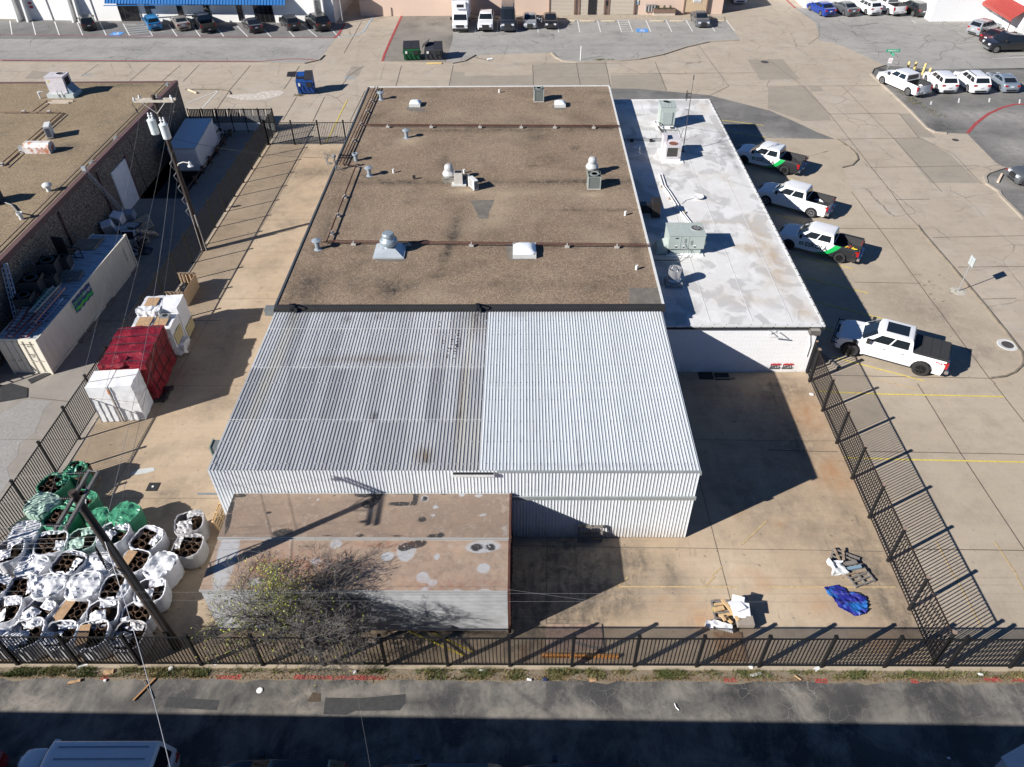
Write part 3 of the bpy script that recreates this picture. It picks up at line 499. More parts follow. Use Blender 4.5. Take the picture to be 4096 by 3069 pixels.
# skylights
for x, y, s in ((*(0.2,40), 1.45), (*(-9.23,64.72), .95), (*(3.36,64.44), .95)):
    g = MB().box(-s/2, s/2, -s/2, s/2, 0, .28).build('skylight', pm('skylight frame', (.55, .56, .55), .5), roof, loc=Vector((x, y+s*.4, Zr))-Vector(wh.location))
    n = 8; v = []; 
    for j in range(n+1):
        for i in range(n+1):
            u, t = i/n*2-1, j/n*2-1; v.append((u*s*.47, t*s*.47, .28+.3*(1-u**4)*(1-t**4)*s*.55))
    MB().add(v, [(j*(n+1)+i, j*(n+1)+i+1, (j+1)*(n+1)+i+1, (j+1)*(n+1)+i) for j in range(n) for i in range(n)]).build('skylight_dome', pm('milky acrylic', (.8, .84, .88), .25, var=.05, coat=.5), g, smooth=40)
# small pipe vents with caps
for x, y, s in ((*(-12.41,66.48), 1), (*(-9.19,58.16), 1), (*(-11.14,51.39), 1), (*(-12.82,41.05), 1)):
    MB().lathe((0, 0, 0), [(.26, 0), (.17, .04), (.15, .05), (.15, .6), (.31, .62), (.3, .65), (.03, .74), (.0, .75)], 18).build('vent_pipe', pm('vent metal', (.33, .38, .42), .5, .3), roof, smooth=35, loc=Vector((x, y, Zr))-Vector(wh.location))
x, y = (-12.55,53.94); MB().lathe((0, 0, 0), [(.15, 0), (.15, .45), (.24, .46), (.24, .58), (.16, .6), (.15, .45)], 16).build('vent_pipe', pm('vent metal', (.33, .38, .42), .5, .3), roof, smooth=35, loc=Vector((x, y, Zr))-Vector(wh.location))
for x, y in ((6.97,45.3), (6.94,38.6), (-9.43,51.85), (-4.2,51.75), (-1.96,68.01)):
    MB().lathe((0, 0, 0), [(.08, 0), (.08, .3), (.06, .3), (.06, .1)], 10).build('vent_pipe', pm('white pvc', (.7, .7, .7), .5), roof, smooth=35, loc=Vector((x, y, Zr))-Vector(wh.location))
x, y = (-7.79,50.78); MB().box(-.1, .1, -.06, .06, .1, .3).box(-.03, .03, -.03, .03, 0, .12).build('vent_pipe', dark, roof, loc=Vector((x, y, Zr))-Vector(wh.location))
# service mast on the left edge
sm_ = MB().cyl((0, 0, 0), (0, 0, 1.0), .05).lathe((0, 0, 1.0), [(.05, 0), (.13, .02), (.15, .15), (.02, .25)], 10); sm_.bar((0, 0, .5), (.4, -.1, .05), .04)
q = random.Random(2)
for k in range(4): sm_.tube([(0, 0, 1.05), (-.4-.1*k, .1*q.random(), 1.05+.1*k), (-.55, -.2, .8-.1*k), (-.15, -.1, .6), (0, 0, 1.0)], .018, 5)
rchild(sm_, 'service_mast', pm('mast metal', (.22, .24, .26), .5, .4), loc=(-13.75, 52.3, Zr)); 
rchild(MB().box(-14.6, -14.06, 34.6, 35.1, Zr-.5, Zr-.1), 'corner_light', pm('lamp housing', (.16, .17, .17), .5))

# ---- corrugated metal building
mw = thing('metal_shed', 'corrugated metal warehouse with an old grey half and a newer white half of its roof', 'building', (-3, 22.4, 0))
def rib_mat(name, A, B, rust, rough, metal=.5):
    n = NT(name, rough, metal, .5); w = n.attr(); tone = n.new('Attribute', attribute_name='tone').outputs[2]
    c = n.mix(tone, A, B); g = n.noise(1.2, 6, .7, vec=n.P((3, .6, 3)))
    c = n.mix(n.step(g, .5, .8, 0, .35), c, tuple(x*.55 for x in A))
    k = n.step(n.noise(2.5, 6, .75, .5, vec=n.P((3, .7, 1))), .35, .62)
    c = n.mix(n.math('MULTIPLY', w[0], n.step(k, 0, 1, .1, 1)), c, (.05, .042, .035)); c = n.mix(n.math('MULTIPLY', w[1], n.step(k, 0, 1, .2, 1)), c, rust)
    c = n.mix(n.math('MULTIPLY', w[2], .55), c, (.55, .52, .43)); n.col(c); return n.m
def ribbed(name, u0, u1, ys, zf, m, pitch, hgt, tones, blobs, parent, off, vertical=False, prof=(.0, .42, .52, .68, .78)):
    """ribbed sheet: ribs run along the second axis; heights zf(y) for a roof, or along z for a wall"""
    us = []; u = u0; i = 0
    while u < u1-1e-4:
        for f, h in zip(prof, (0, 0, 1, 1, 0)):
            if u+f*pitch < u1: us.append((u+f*pitch, h*hgt))
        u += pitch
    us.append((u1, 0)); v = []; tn = []
    for y in ys:
        for x, h in us:
            v.append((x, zf[0]-h, y) if vertical else (x, y, zf(y)+h)); tn.append(tones(x, y))
    n = len(us); f = [(j*n+i, j*n+i+1, (j+1)*n+i+1, (j+1)*n+i) for j in range(len(ys)-1) for i in range(n-1)]
    v = [tuple(Vector(p)-Vector(off)) for p in v]
    o = MB().add(v, f).build(name, m, parent); me = o.data
    a = me.attributes.new('tone', 'FLOAT', 'POINT'); a.data.foreach_set('value', tn)
    ca = me.color_attributes.new('wear', 'FLOAT_COLOR', 'POINT')
    for i, p in enumerate(v):
        c = [0, 0, 0, 1]; X, Y_ = p[0]+off[0], (p[2] if vertical else p[1])+(off[2] if vertical else off[1])
        for bl in blobs:
            g = gauss(X, Y_, bl)
            if g: c[bl[5]] = min(1., c[bl[5]]+g*bl[6])
        ca.data[i].color = c
    return o
zz = lambda y: 4.78-(y-22.4)*.0055
y1 = (-77.23,120.29)[1]*0+(-7.11,25.62)[1]; y2 = (-7.7,29.53)[1]; y3 = (-8.2,32.84)[1]
rows = [22.38, y1, y2, y3, 34.44]
rt = random.Random(9); tgrid = {}
def told(x, y):
    j = sum(1 for r in rows[1:4] if y > r); i = int((x+14)/.72)
    return tgrid.setdefault((i, j), min(1, max(0, {0: .45, 1: .35, 2: .5, 3: .55}[j]+rt.uniform(-.3, .35)-(.25 if i > 16 and j in (1, 2) else 0))))
ys = [22.38]; 
while ys[-1] < 34.1: ys.append(ys[-1]+.3)
ys.append(34.44)
oldm = rib_mat('aged galvalume', (.34, .345, .35), (.6, .61, .61), (.2, .13, .07), .5, .15)
newm = rib_mat('white galvalume', (.5, .525, .54), (.64, .67, .69), (.3, .26, .2), .5, .1)
mb_ = [(-2.75, 28.4, .16, 7, 0, 2, .9), (-2.95, 27, .14, 3, 0, 1, .7), (-12.7, 31, .35, 4, 0, 2, .8), (-12.9, 27, .3, 4, 0, 2, .7), (-12.8, 33.9, .3, .8, 0, 0, .7), (-4.4, 23.3, .4, .45, 0, 1, 1), (-4.2, 23, .2, .3, 0, 0, .8), (-2.2, 34, 1.2, .5, 0, 0, .7), (-2.2, 33, .9, .9, 0, 1, .4), (-2.6, 33.5, .15, 1, 0, 0, .8),
        (-9, 30.2, 2.2, .3, 0, 1, .55), (-6.6, 30.3, 2, .3, 0, 1, .5), (-9.7, 33.8, .3, .3, 0, 0, .7), (-8, 34, .4, .3, 0, 0, .6), (-3.3, 31.5, .12, 1.2, 0, 0, .9), (-3.7, 32.3, .1, .9, 0, 0, .5), (-7.1, 25.8, .12, .22, 0, 0, 1), (-6.95, 25.9, .1, .25, 0, 0, 1), (-2.9, 25.9, .15, .4, 0, 0, .8), (-2, 24.4, .8, 1.6, 0, 2, .6), (-1.5, 34.2, .6, .3, 0, 0, .6)]
xs = -1.85
ribbed('old_roof', -13.95, xs, ys, zz, oldm, .165, .034, told, mb_, mw, mw.location)
ribbed('new_roof', xs, 7.9, ys, lambda y: zz(y)+.006, newm, .152, .026, lambda x, y: .45+.35*((int((x+9)/.92)*37) % 5)/5, [(2.6, 23.5, .1, 1.2, 0, 0, .4), (2, 34.3, 4, .25, 0, 1, .35), (-.3, 34.3, .5, .4, 0, 0, .4), (7.4, 34, .3, .6, 0, 2, .6), (4, 22.6, 4, .15, 0, 0, .35)], mw, mw.location)
wt = lambda x, z: .5+.5*((int((x+14)/.92)*53) % 7)/7-(.35 if -9.5 < x < -6 else 0)
ribbed('front_wall', -13.95, 7.9, [0.03, 1, 2, 2.9, 2.95, 4, 4.77], (22.4, 0), rib_mat('white wall sheet', (.58, .62, .66), (.7, .73, .75), (.3, .2, .12), .5, .1), .152, .024, wt, [(2, 0, 9, .12, 0, 1, .8)], mw, mw.location, vertical=True)
sv = MB().box(-13.9, -13.86, 22.45, 34.4, 0, 4.66).box(7.82, 7.86, 22.45, 34.4, 0, 4.66).box(-13.9, 7.86, 34.3, 34.36, 0, 4.6); par(sv.build('side_wall', pm('side wall sheet', (.5, .52, .54), .6)), mw)
trim = pm('grey trim', (.34, .37, .37), .5, .3)
par(MB().box(-.6, 7.95, 22.3, 22.37, 2.86, 3.08).build('trim_band', trim), mw)
par(MB().box(-1.1, 7.93, 22.3, 22.38, 4.7, 4.775).box(7.86, 7.95, 22.3, 34.4, 4.55, 4.7).build('eave_trim', trim), mw)
g = MB().box(-3.05, -1.2, 22.18, 22.36, 4.56, 4.7); g.box(-3.02, -1.23, 22.2, 22.34, 4.69, 4.71, 1); par(g.build('gutter', [wedge, dark]), mw)
S = MB()   # screws along the purlins, and the lapped seams
q = random.Random(8)
for y in [22.75, 24.15, 25.5, 27.0, 28.3, 29.7, 31.0, 32.3, 33.6]:
    x = -13.8
    while x < 7.8:
        old = x < xs; z = zz(y)+(.036 if old else .034)
        if q.random() > .12: S.lathe((x, y+q.uniform(-.02, .02), z), [(.022, 0), (.018, .014)], 6, 0 if old else 1)
        x += .33 if old else .304
par(S.build('roof_screw', [pm('bright screw', (.8, .82, .84), .3, .3), pm('dull screw', (.16, .17, .18), .5)]), mw)
S = MB()
for y in rows[1:4]:
    x = -13.9; P = []
    while x < xs: P.append((x, y+.02*math.sin(x*3)+q.uniform(-.015, .015))); x += .165
    for (a0, b0), (a1, b1) in zip(P, P[1:]): S.bar((a0, b0, zz(y)+.036), (a1, b1, zz(y)+.036), .02, .006)
S.bar((xs, 27.9, zz(27.9)+.035), (7.88, 27.9, zz(27.9)+.035), .02, .006)
par(S.build('lap_seam', pm('pale sealant', (.6, .62, .62), .6)), mw)
S = MB()
for x, ya, yb_ in ((-3.45, 31.2, 32.8), (-3.5, 30.2, 31.4), (-3.75, 31, 32), (-4.2, 31.5, 31.9), (-3.9, 30.3, 31.2), (-4.5, 33, 33.6)):
    y = ya
    while y < yb_: S.box(x-.03, x+.03, y, y+q.uniform(.05, .12), zz(y)+.036, zz(y)+.042); y += q.uniform(.18, .4)
par(S.build('rust_hole', pm('rusted spot', (.035, .015, .01), .9)), mw)
par(MB().box(-14.4, -13.98, 24.05, 24.55, 4.05, 4.5).box(-14.45, -14.4, 24.0, 24.6, 4.0, 4.55, 1).bar((-14.0, 24.3, 4.5), (-13.9, 24.3, 4.7), .06).build('wall_light', [pm('lamp housing', (.16, .17, .17), .5), pm('green glass', (.2, .26, .24), .3)]), mw)
par(MB().bar((-14.9, 22.5, 3.05), (-13.9, 22.5, 3.05), .07).build('door_track', grey), mw)

# ---- white block annex
an = thing('office_annex', 'low white painted block building with a patchy white roof', 'building', (12.6, 34.7, 0))
Za = 3.55
def mem_mat():
    n = NT('white roof membrane', .75, 0, .3); w = n.attr()
    f = n.noise(.42, 3, .45, .9, vec=n.P((1.15, .8, 1))); f2 = n.noise(.9, 2, .4, .6, vec=n.P((1, .8, 1)))
    c = n.mix(n.step(f, .49, .56), (.62, .615, .6), (.46, .455, .445)); c = n.mix(n.step(n.math('ABSOLUTE', n.math('SUBTRACT', f, .53)), 0, .02, .2, 0), c, (.4, .39, .37))
    c = n.mix(n.step(f2, .53, .6, 0, .7), c, (.69, .69, .68)); c = n.mix(n.step(n.noise(.25, 5, .65, .8), .48, .68, 0, .45), c, (.5, .46, .4))
    c = n.mix(n.step(n.noise(3, 6, .7), .5, .8, 0, .35), c, (.42, .42, .42))
    k = n.step(n.noise(1.1, 6, .7, .8), .35, .65)
    c = n.mix(n.math('MULTIPLY', w[0], n.step(k, 0, 1, .1, 1)), c, (.12, .12, .12)); c = n.mix(n.math('MULTIPLY', w[1], n.step(k, 0, 1, .3, 1)), c, (.45, .36, .26)); c = n.mix(n.math('MULTIPLY', w[2], n.step(k, 0, 1, .4, 1)), c, (.78, .79, .79))
    n.col(c); return n.m
bl = [(16.6, 59, .6, 2.2, 0, 0, .8), (16.8, 62, .5, 1.2, 0, 0, .6), (15.3, 60.3, .7, .5, 0, 0, .8), (16.9, 56, .2, 2.5, 0, 0, .7), (16.2, 44, .6, 3.2, 5, 1, .9), (16, 40.5, .7, 2, 0, 1, .9), (14, 43.5, 2, .15, -8, 1, .8), (13.4, 46.6, 2, .12, 0, 1, .7), (15, 43, .8, .6, 0, 1, .8), (14, 37.2, 1.4, .5, 0, 1, .5), (16.6, 36, .6, .8, 0, 1, .8), (16.4, 67.5, .6, 1.6, 0, 1, .6), (15.6, 53, .3, 2, 10, 1, .5), (11.6, 58, .5, .6, 0, 1, .6), (9, 41, .5, 5, 0, 0, .25), (12.3, 67.8, 3, .5, 0, 2, .8), (16.2, 62.2, .5, .8, 0, 2, .8)]
m_ = mem_mat()
aroof = sheet('roof', [(8.1, 34.75), (17.3, 34.75), (17.3, 69.5), (8.1, 69.5)], Za, m_, .35, bl, kind=None); par(aroof, an)
def bw():
    n = NT('white block wall', .8, 0, .3); b = n.new('TexBrick'); mp = n.new('Mapping'); n.put(mp.inputs[0], n.new('TexCoord').outputs['Object']); mp.inputs['Rotation'].default_value = (R(90), 0, 0); n.put(b.inputs['Vector'], mp.outputs[0])
    b.inputs['Color1'].default_value = (.86, .86, .86, 1); b.inputs['Color2'].default_value = (.83, .83, .83, 1); b.inputs['Mortar'].default_value = (.6, .61, .62, 1); b.inputs['Scale'].default_value = 1; b.inputs['Mortar Size'].default_value = .008; b.inputs['Brick Width'].default_value = .4; b.inputs['Row Height'].default_value = .1
    w = n.new('SeparateXYZ'); n.put(w.inputs[0], n.P()); g = n.noise(1.4, 6, .7)
    c = n.mix(n.step(g, .55, .8, 0, .3), b.outputs[0], (.5, .47, .42)); c = n.mix(n.math('MULTIPLY', n.step(w.outputs[2], 0, .9, 1, 0), n.step(n.noise(.8, 5, .7), .4, .7, 0, .6)), c, (.35, .31, .26)); n.col(c); return n.m
bwm = bw()
par(MB().box(8.12, 17.18, 34.78, 69.4, 0, Za-.06).build('wall', bwm), an)
gt = MB(); gt.box(7.98+.15, 17.45, 34.6, 34.72, Za-.22, Za-.12); par(gt.build('fascia', pm('black fascia', (.03, .03, .03), .6)), an)
g = MB().box(8.2, 17.42, 34.63, 34.75, Za-.08, Za+.03).box(17.3, 17.42, 34.75, 69.5, Za-.1, Za+.03).box(8.2, 17.4, 69.5, 69.6, Za-.1, Za+.05); par(g.build('edge_gutter', wedge), an)
g = MB().box(17.46, 17.52, 34.7, 69.5, Za-.2, Za-.02)
for i in range(44): g.box(17.3, 17.5, 35+i*.8, 35.06+i*.8, Za+.031, Za+.05)
for i in range(13): g.bar((8.8+i*.7, 34.58, Za-.1), (9.0+i*.7, 34.74, Za+.045), .03)
par(g.build('gutter_strap', pm('dark gutter', (.05, .05, .05), .6)), an)
# roof sheet laps
g = MB()
for x in (10.9, 13.35, 15.6): g.box(x, x+.05, 35, 69.3, Za+.003, Za+.01)
g.box(10, 17.2, 36.2, 36.24, Za+.003, Za+.01); par(g.build('membrane_seam', pm('membrane seam', (.56, .56, .56), .8)), an)
# wall lamp, conduit, bracket, scrawl
o = MB().box(-.3, .3, -.42, -.05, -.16, .14).box(-.26, .26, -.4, -.1, .145, .155, 1).bar((.15, -.02, -.3), (.15, -.02, -.45), .12, k=2).build('wall_light', [pm('lamp top', (.13, .12, .11), .6), pm('dirty glass', (.3, .28, .25), .3), white]); o.location = (16.85, 34.76, 3.25); par(o, an)
o = MB().tube([(16.75, 34.74, 2.85), (16.95, 34.74, 2.1), (16.95, 34.74, 1.2)], .02, 5).build('conduit', wedge); par(o, an)
g = MB().bar((14.3, 34.74, 3.1), (14.9, 34.74, 2.98), .05).bar((14.35, 34.74, 2.85), (14.75, 34.74, 3.12), .04).bar((14.4, 34.72, 3.1), (14.4, 34.4, 2.95), .04).bar((14.9, 34.72, 3.05), (14.9, 34.4, 2.95), .04).bar((14.3, 34.4, 2.95), (15.1, 34.4, 2.85), .05); par(g.build('sign_frame', wedge), an)
red = pm('red spray paint', (.5, .03, .04), .7); bsp = pm('black spray paint', (.05, .05, .055), .7)
g = MB(); gx0, gz0 = (14.98,0.65); gx1, _q = (16.35,0.56)
for i in range(11):
    x = gx0+(gx1-gx0)*i/11; wd = (gx1-gx0)/11
    if i in (5,): continue
    g.box(x, x+wd*.96, 34.756, 34.762, gz0-.13+.02*(i % 2), gz0+.02*((i*3) % 2), 0)
    pts = [(x+wd*(.1+.3*math.sin(k*2.1+i)), 34.752, gz0-.12-.1*k) for k in range(4)]+[(x+wd*1.1, 34.752, gz0-.3)]; g.tube(pts, .016, 5, 1)
par(g.build('graffiti', [red, bsp]), an)

# ---- building on the left with the pebble wall
pw = thing('pebble_wall_building', 'low building with pebble faced wall, maroon trim and tan gravel roof on the left', 'building', (-32.2, 71.4, 0))
def pebble():
    n = NT('pebble dash', .9, 0, .3); v = n.vor(17, vec=n.P(), out=1); q = n.new('SeparateColor'); n.put(q.inputs[0], v)
    c = n.mix(n.step(q.outputs[0], .3, 1), (.075, .06, .05), (.3, .25, .195)); c = n.mix(n.step(q.outputs[1], .85, .95, 0, .8), c, (.45, .4, .33)); n.col(c); n.bump(q.outputs[2], .6, .03); return n.m
peb = pebble(); mar = pm('maroon trim', (.13, .075, .07), .6, var=.15)
def tanroof():
    n = NT('tan gravel roof', .95, 0, .2); w = n.attr(); v = n.vor(15, vec=n.P(), out=1); q = n.new('SeparateColor'); n.put(q.inputs[0], v)
    c = n.mix(n.step(n.noise(.2, 5), .4, .6), (.235, .18, .115), (.28, .215, .14)); c = n.mix(n.step(q.outputs[0], .5, 1, 0, .6), c, (.4, .32, .21)); c = n.mix(n.step(q.outputs[1], .6, 1, 0, .7), c, (.1, .08, .06))
    c = n.mix(n.step(n.noise(.7, 6, .7), .52, .75, 0, .5), c, (.12, .1, .08)); k = n.step(n.noise(1.5, 6, .7, .8), .4, .62); c = n.mix(n.math('MULTIPLY', w[0], n.step(k, 0, 1, .2, 1)), c, (.06, .052, .045)); n.col(c); n.bump(q.outputs[2], .4, .03); return n.m
par(MB().box(-80, -32.2, 33.4, 71.1, -1.2, 4.75).build('wall', peb), pw)
lr = sheet('roof', [(-80, 33.6), (-32.5, 33.6), (-32.5, 71.0), (-80, 71.0)], 4.85, tanroof(), 1.0, [(-37, 70.5, 5, .5, 0, 0, .8), (-36, 56.4, 1.2, 1, 0, 0, .9), (-46, 60, 2, 1, 30, 0, .7), (-33, 58, .5, 12, 0, 0, .4), (-40, 66, 1, .6, 0, 0, .4)], kind=None); par(lr, pw)
t_ = MB().box(-32.5, -32.15, 33.35, 71.15, 4.65, 5.03).box(-80, -32.5, 33.35, 33.6, 4.65, 5.0).box(-80, -32.5, 71.0, 71.2, 4.65, 4.95); par(t_.build('coping', mar), pw)
for y in (39.4, 46.7, 52.9): par(MB().box(-32.2, -32.05, y-.08, y+.08, 0, 4.5).build('downpipe', mar), pw)
par(MB().box(-32.2, -32.12, 54.75, 57.45, 0, 3.55).build('painted_wall_panel', pm('pale blue white wall', (.78, .79, .8), .7)), pw)
par(MB().box(-32.2, -32.08, 57.45, 57.75, 0, 3.7).build('door_jamb', mar), pw)
par(MB().box(-32.2, -32.17, 59.2, 59.26, 0, 4.5).build('wall_joint', dark), pw)
def lroof(b, n_, m, **k): o = b.build(n_, m, lr, **k); par(o, pw); o.parent = lr; return o
for pts in ([(-44.95,63.64),(-39.6,63.51)], [(-42.06,66.22),(-42.1,63.6)], [(-39.6,63.51),(-39.39,53.14)], [(-39.25,63.3),(-38.97,52.83)]):
    lroof(MB().tube([(x, y, 5.02) for x, y in pts], .04, 6), 'gas_pipe', pm('brown pipe', (.16, .09, .06), .7))
for x, y in ((-43.01,63.82), (-40.78,63.79), (-39.42,53.35)): lroof(MB().box(-.15, .15, -.12, .12, 0, .2), 'pipe_support', pm('concrete block', (.42, .4, .37), .9), loc=(x, y, 4.86))
for x, y in ((-32.6, 70.2), (-32.45, 67), (-32.4, 58), (-32.4, 53.5)): lroof(MB().box(-.15, .15, -.12, .12, 0, .2).bar((-.1, 0, .2), (.2, 0, .35), .05), 'roof_bracket', grey, loc=(x-.2, y, 4.86))
lroof(MB().tube([(-33.1, y, 4.98) for y in (34, 40, 55, 70.5)], .035, 5), 'conduit', pm('dark conduit', (.1, .09, .08), .6))
lroof(MB().lathe((0, 0, 0), [(.16, 0), (.16, .3), (.3, .35), (.32, .5), (.2, .6), (.0, .62)], 14), 'vent_pipe', wedge, smooth=35, loc=(*(-33.79,49.14), 4.85))
lroof(MB().lathe((0, 0, 0), [(.14, 0), (.14, .35), (.2, .36), (.2, .5), (.17, .5), (.15, .3)], 14), 'vent_pipe', wedge, smooth=35, loc=(*(-33.69,45.06), 4.85))
lroof(MB().lathe((0, 0, 0), [(.08, 0), (.08, .45), (.12, .46), (.12, .55)], 10), 'vent_pipe', wedge, smooth=35, loc=(-43.2, 67.2, 4.85))

# ---- rear white building with the blue awning
rwb = thing('white_office_building', 'white building with blue metal awning behind the rear parking row', 'building', (-50, 108.5, 0))
rw = wallpaint('white wall', (.72, .72, .7), .04)
sl = (107.35-110.1)/(-24.9+72)
def yw(x): return 110.1+(x+72)*sl
g = MB().prism([(-90, yw(-90)), (-24.9, yw(-24.9)), (-24.2, 125), (-90, 127)], 0, 5.0); par(g.build('wall', rw), rwb)
for x in (-68.7, -67.3, -60.9, -60.0, -27.4, -26.2):
    y = yw(x); par(MB().add([(x-.12, y, 0), (x+.12, y, 0), (x+.12, y-1.1, 0), (x-.12, y-1.1, 0), (x-.12, y, 5), (x+.12, y, 5), (x+.12, y-.4, 5), (x-.12, y-.4, 5)], [(0, 1, 5, 4), (3, 7, 6, 2), (1, 2, 6, 5), (0, 4, 7, 3), (4, 5, 6, 7)]).build('buttress', rw), rwb)
for x in (-67.9, -60.5, -26.8): par(MB().box(x-.5, x+.5, yw(x)-.1, yw(x)-.02, 0, 2.8).build('painted_recess', pm('recess shade', (.3, .3, .3), .8)), rwb)  # no hollow here: grey panels carry the recess shade as their colour
for x in (-64.2, -58, -51.6, -23.9): par(MB().box(x-.05, x+.05, yw(x)-.1, yw(x)-.01, 0, 5).build('downpipe', pm('grey pipe', (.35, .35, .35), .6)), rwb)
bluem = NT('blue awning metal', .4, .2); bluem.col((.03, .16, .42))
v = MB(); x = -55.3
while x < -31.2: v.add([(x, yw(x)-1.5, 2.55), (x+.4, yw(x)-1.5, 2.55), (x+.4, yw(x)-.1, 3.9), (x, yw(x)-.1, 3.9)], [(0, 1, 2, 3)]); v.bar((x, yw(x)-1.52, 2.57), (x, yw(x)-.1, 3.94), .06); x += .42
v.box(-55.3, -31.2, yw(-43)-1.3, yw(-43)-1.25, 2.4, 2.5)
par(v.build('awning', bluem.m), rwb)
dgl = pm('dark shopfront glass', (.012, .013, .016), .1, var=0, coat=.5)
def rwin(x0, x1, z0, z1, nm='window', mull=0, b=rwb, yy=yw, dep=.12):
    o = MB().box(x0, x1, -dep, -.02, z0, z1); o = o.build(nm, pm('dark frame', (.03, .028, .027), .5), loc=(0, yy((x0+x1)/2), 0)); par(o, b)
    n = mull+1; w_ = (x1-x0)/n
    for i in range(n): MB().box(x0+i*w_+.06, x0+(i+1)*w_-.06, -dep-.02, -dep+.01, z0+.08, z1-.08).build('glass_pane', dgl, o, loc=(0, 0, 0))
for (a0, a1) in (((1025, 175), (1215, 178)),):
    rwin((-54.42,0.23)[0], (-51.65,0.21)[0], .05, 2.5, 'door', 3)
for x0, x1 in (((-50.68,0.16)[0], (-49.97,0.16)[0]), ((-46.26,0.13)[0], (-45.55,0.13)[0]), ((-42.59,0.19)[0], (-41.8,0.19)[0]), ((-38.05,0.15)[0], (-37.34,0.14)[0])): rwin(x0, x1, .2, 2.5)
rwin((-35.74,0.11)[0], (-33.16,0.1)[0], .05, 2.5, 'door', 3)
text('house_number', '717', .45, pm('black lettering', (.03, .03, .03), .6), rwb, Matrix.Translation((-50*-1-54.0, yw(-54)-.03-108.5, 2.35)) @ face(0, 0, 0, (1, 0, 0)), .01)
o = MB().box(-.35, .35, -.06, 0, 0, .4).build('wall_sign', pm('dark sign', (.04, .04, .06), .5)); o.location = (-49.6, yw(-49.6)-.02, 1.6); par(o, rwb)
o = MB().box(-.25, .25, -.05, 0, .0, .3).box(-.25, .25, -.05, 0, -.5, -.15).build('wall_sign', pm('red sign', (.35, .05, .07), .6)); o.location = (-66.6, yw(-66.6)-.02, 2.0); par(o, rwb)

# ---- pink stucco building with the roller doors
pk_ = thing('stucco_building', 'peach stucco building with ribbed roller doors behind the middle lot', 'building', (10, 110.3, 0))
pkm = wallpaint('peach stucco', (.6, .46, .37), .04); brk = pm('brown brick', (.2, .13, .1), .85, var=.5, scale=14)
par(MB().box(-22, 27.4, 110.5, 135, 0, 5).build('wall', pkm), pk_)
cream = pm('cream roller door', (.52, .46, .38), .6, var=.05)
for x0, x1 in ((3.95, 7.2), (8.0, 11.25), (12.0, 15.3)):
    g = MB(); z = .05
    while z < 3: g.box(x0, x1, 110.34 if not (8 < x0+.1 and x0 < 9) else 110.34, 110.48, z, z+.14); z += .17
    dd = par(g.build('roller_door', cream), pk_)
    for xx in (x0-.16, x1+.02): par(MB().box(xx, xx+.18, 110.28, 110.49, 0, 3.6).build('brick_pier', brk), pk_)
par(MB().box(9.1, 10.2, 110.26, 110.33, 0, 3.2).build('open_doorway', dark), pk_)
o = MB().box(-.22, .22, -.06, 0, 1.3, 1.85).build('notice_sign', pm('pale notice', (.6, .6, .5), .6)); o.location = (15.7, 110.45, 0); par(o, pk_)
MB().box(-.14, .14, -.075, -.061, 1.38, 1.62).build('notice_print', pm('blue print', (.1, .3, .55), .6), o)
o = MB().box(-.2, .2, -.2, 0, 1.2, 1.7).build('mail_box', black); o.location = (11.7, 110.5, 0); par(o, pk_)
par(MB().box(22.2, 25.1, 110.2, 110.49, .35, 3.2).build('entrance_surround', pm('tan stucco', (.5, .38, .25), .85)), pk_)
par(MB().box(22.05, 22.2, 110.15, 110.5, 0, 3.2).box(25.1, 25.25, 110.15, 110.5, 0, 3.2).build('brick_pier', brk), pk_)
o = MB().box(-.55, .55, -.05, 0, 1.55, 2.1).build('address_sign', white); o.location = (23.75, 110.19, 0); par(o, pk_)
text('sign_text', '1701', .26, pm('black lettering', (.03, .03, .03), .6), o, face(0, -.055, 1.96, (1, 0, 0)), .004); text('sign_text', 'RESERVE', .24, pm('black lettering', (.03, .03, .03), .6), o, face(0, -.055, 1.7, (1, 0, 0)), .004)
g = MB()
for x in (17, 17.4, 17.8, 18.2): g.cyl((x, 110.35, .4), (x, 110.35, 1.1), .12, n=8).cyl((x, 110.35, 1.1), (x, 110.35, 1.3), .05, n=6)
g.bar((16.9, 110.35, 1.3), (18.3, 110.35, 1.3), .05); par(g.build('utility_meter', grey), pk_)
for (x, y), L_, lab in (((19.41,109.75), 2.9, 'brick planter box with small shrubs beside the peach building right of the roller doors'), ((-0.29,111.33), 2.9, 'brick planter box behind the dark delivery van and silver car'), ((-5.24,111.45), 3.2, 'brick planter box behind the white pickup truck in the middle lot')):
    t_ = thing('planter', lab, 'planter', (x, y+.2, .1), group='brick planters along the peach building')
    MB().box(-L_/2, L_/2, -.45, .45, 0, .55).build('box', pm('cream stone', (.5, .43, .36), .8), t_)
    MB().box(-L_/2-.03, L_/2+.03, -.48, .48, .3, .75).box(-L_/2+.1, L_/2-.1, -.36, .36, .752, .77, 1).build('brick_rim', [brk, pm('soil', (.08, .06, .04), .9)], t_)
    s = MB(); q = random.Random(int(x))
    for k in (-.8, 0, .8):
        for i in range(60):
            a = q.uniform(0, 6.3); r_ = q.uniform(0, .2); z = .78+q.uniform(0, .35); p = Vector((k+r_*math.cos(a), r_*math.sin(a), z)); d = Vector((q.uniform(-1, 1), q.uniform(-1, 1), q.uniform(0, 1))).normalized()*.1; e = d.orthogonal()*.5
            s.add([p-e, p+e, p+d], [(0, 1, 2)])
    s.build('shrub', pm('dark shrub', (.05, .08, .03), .8), t_)
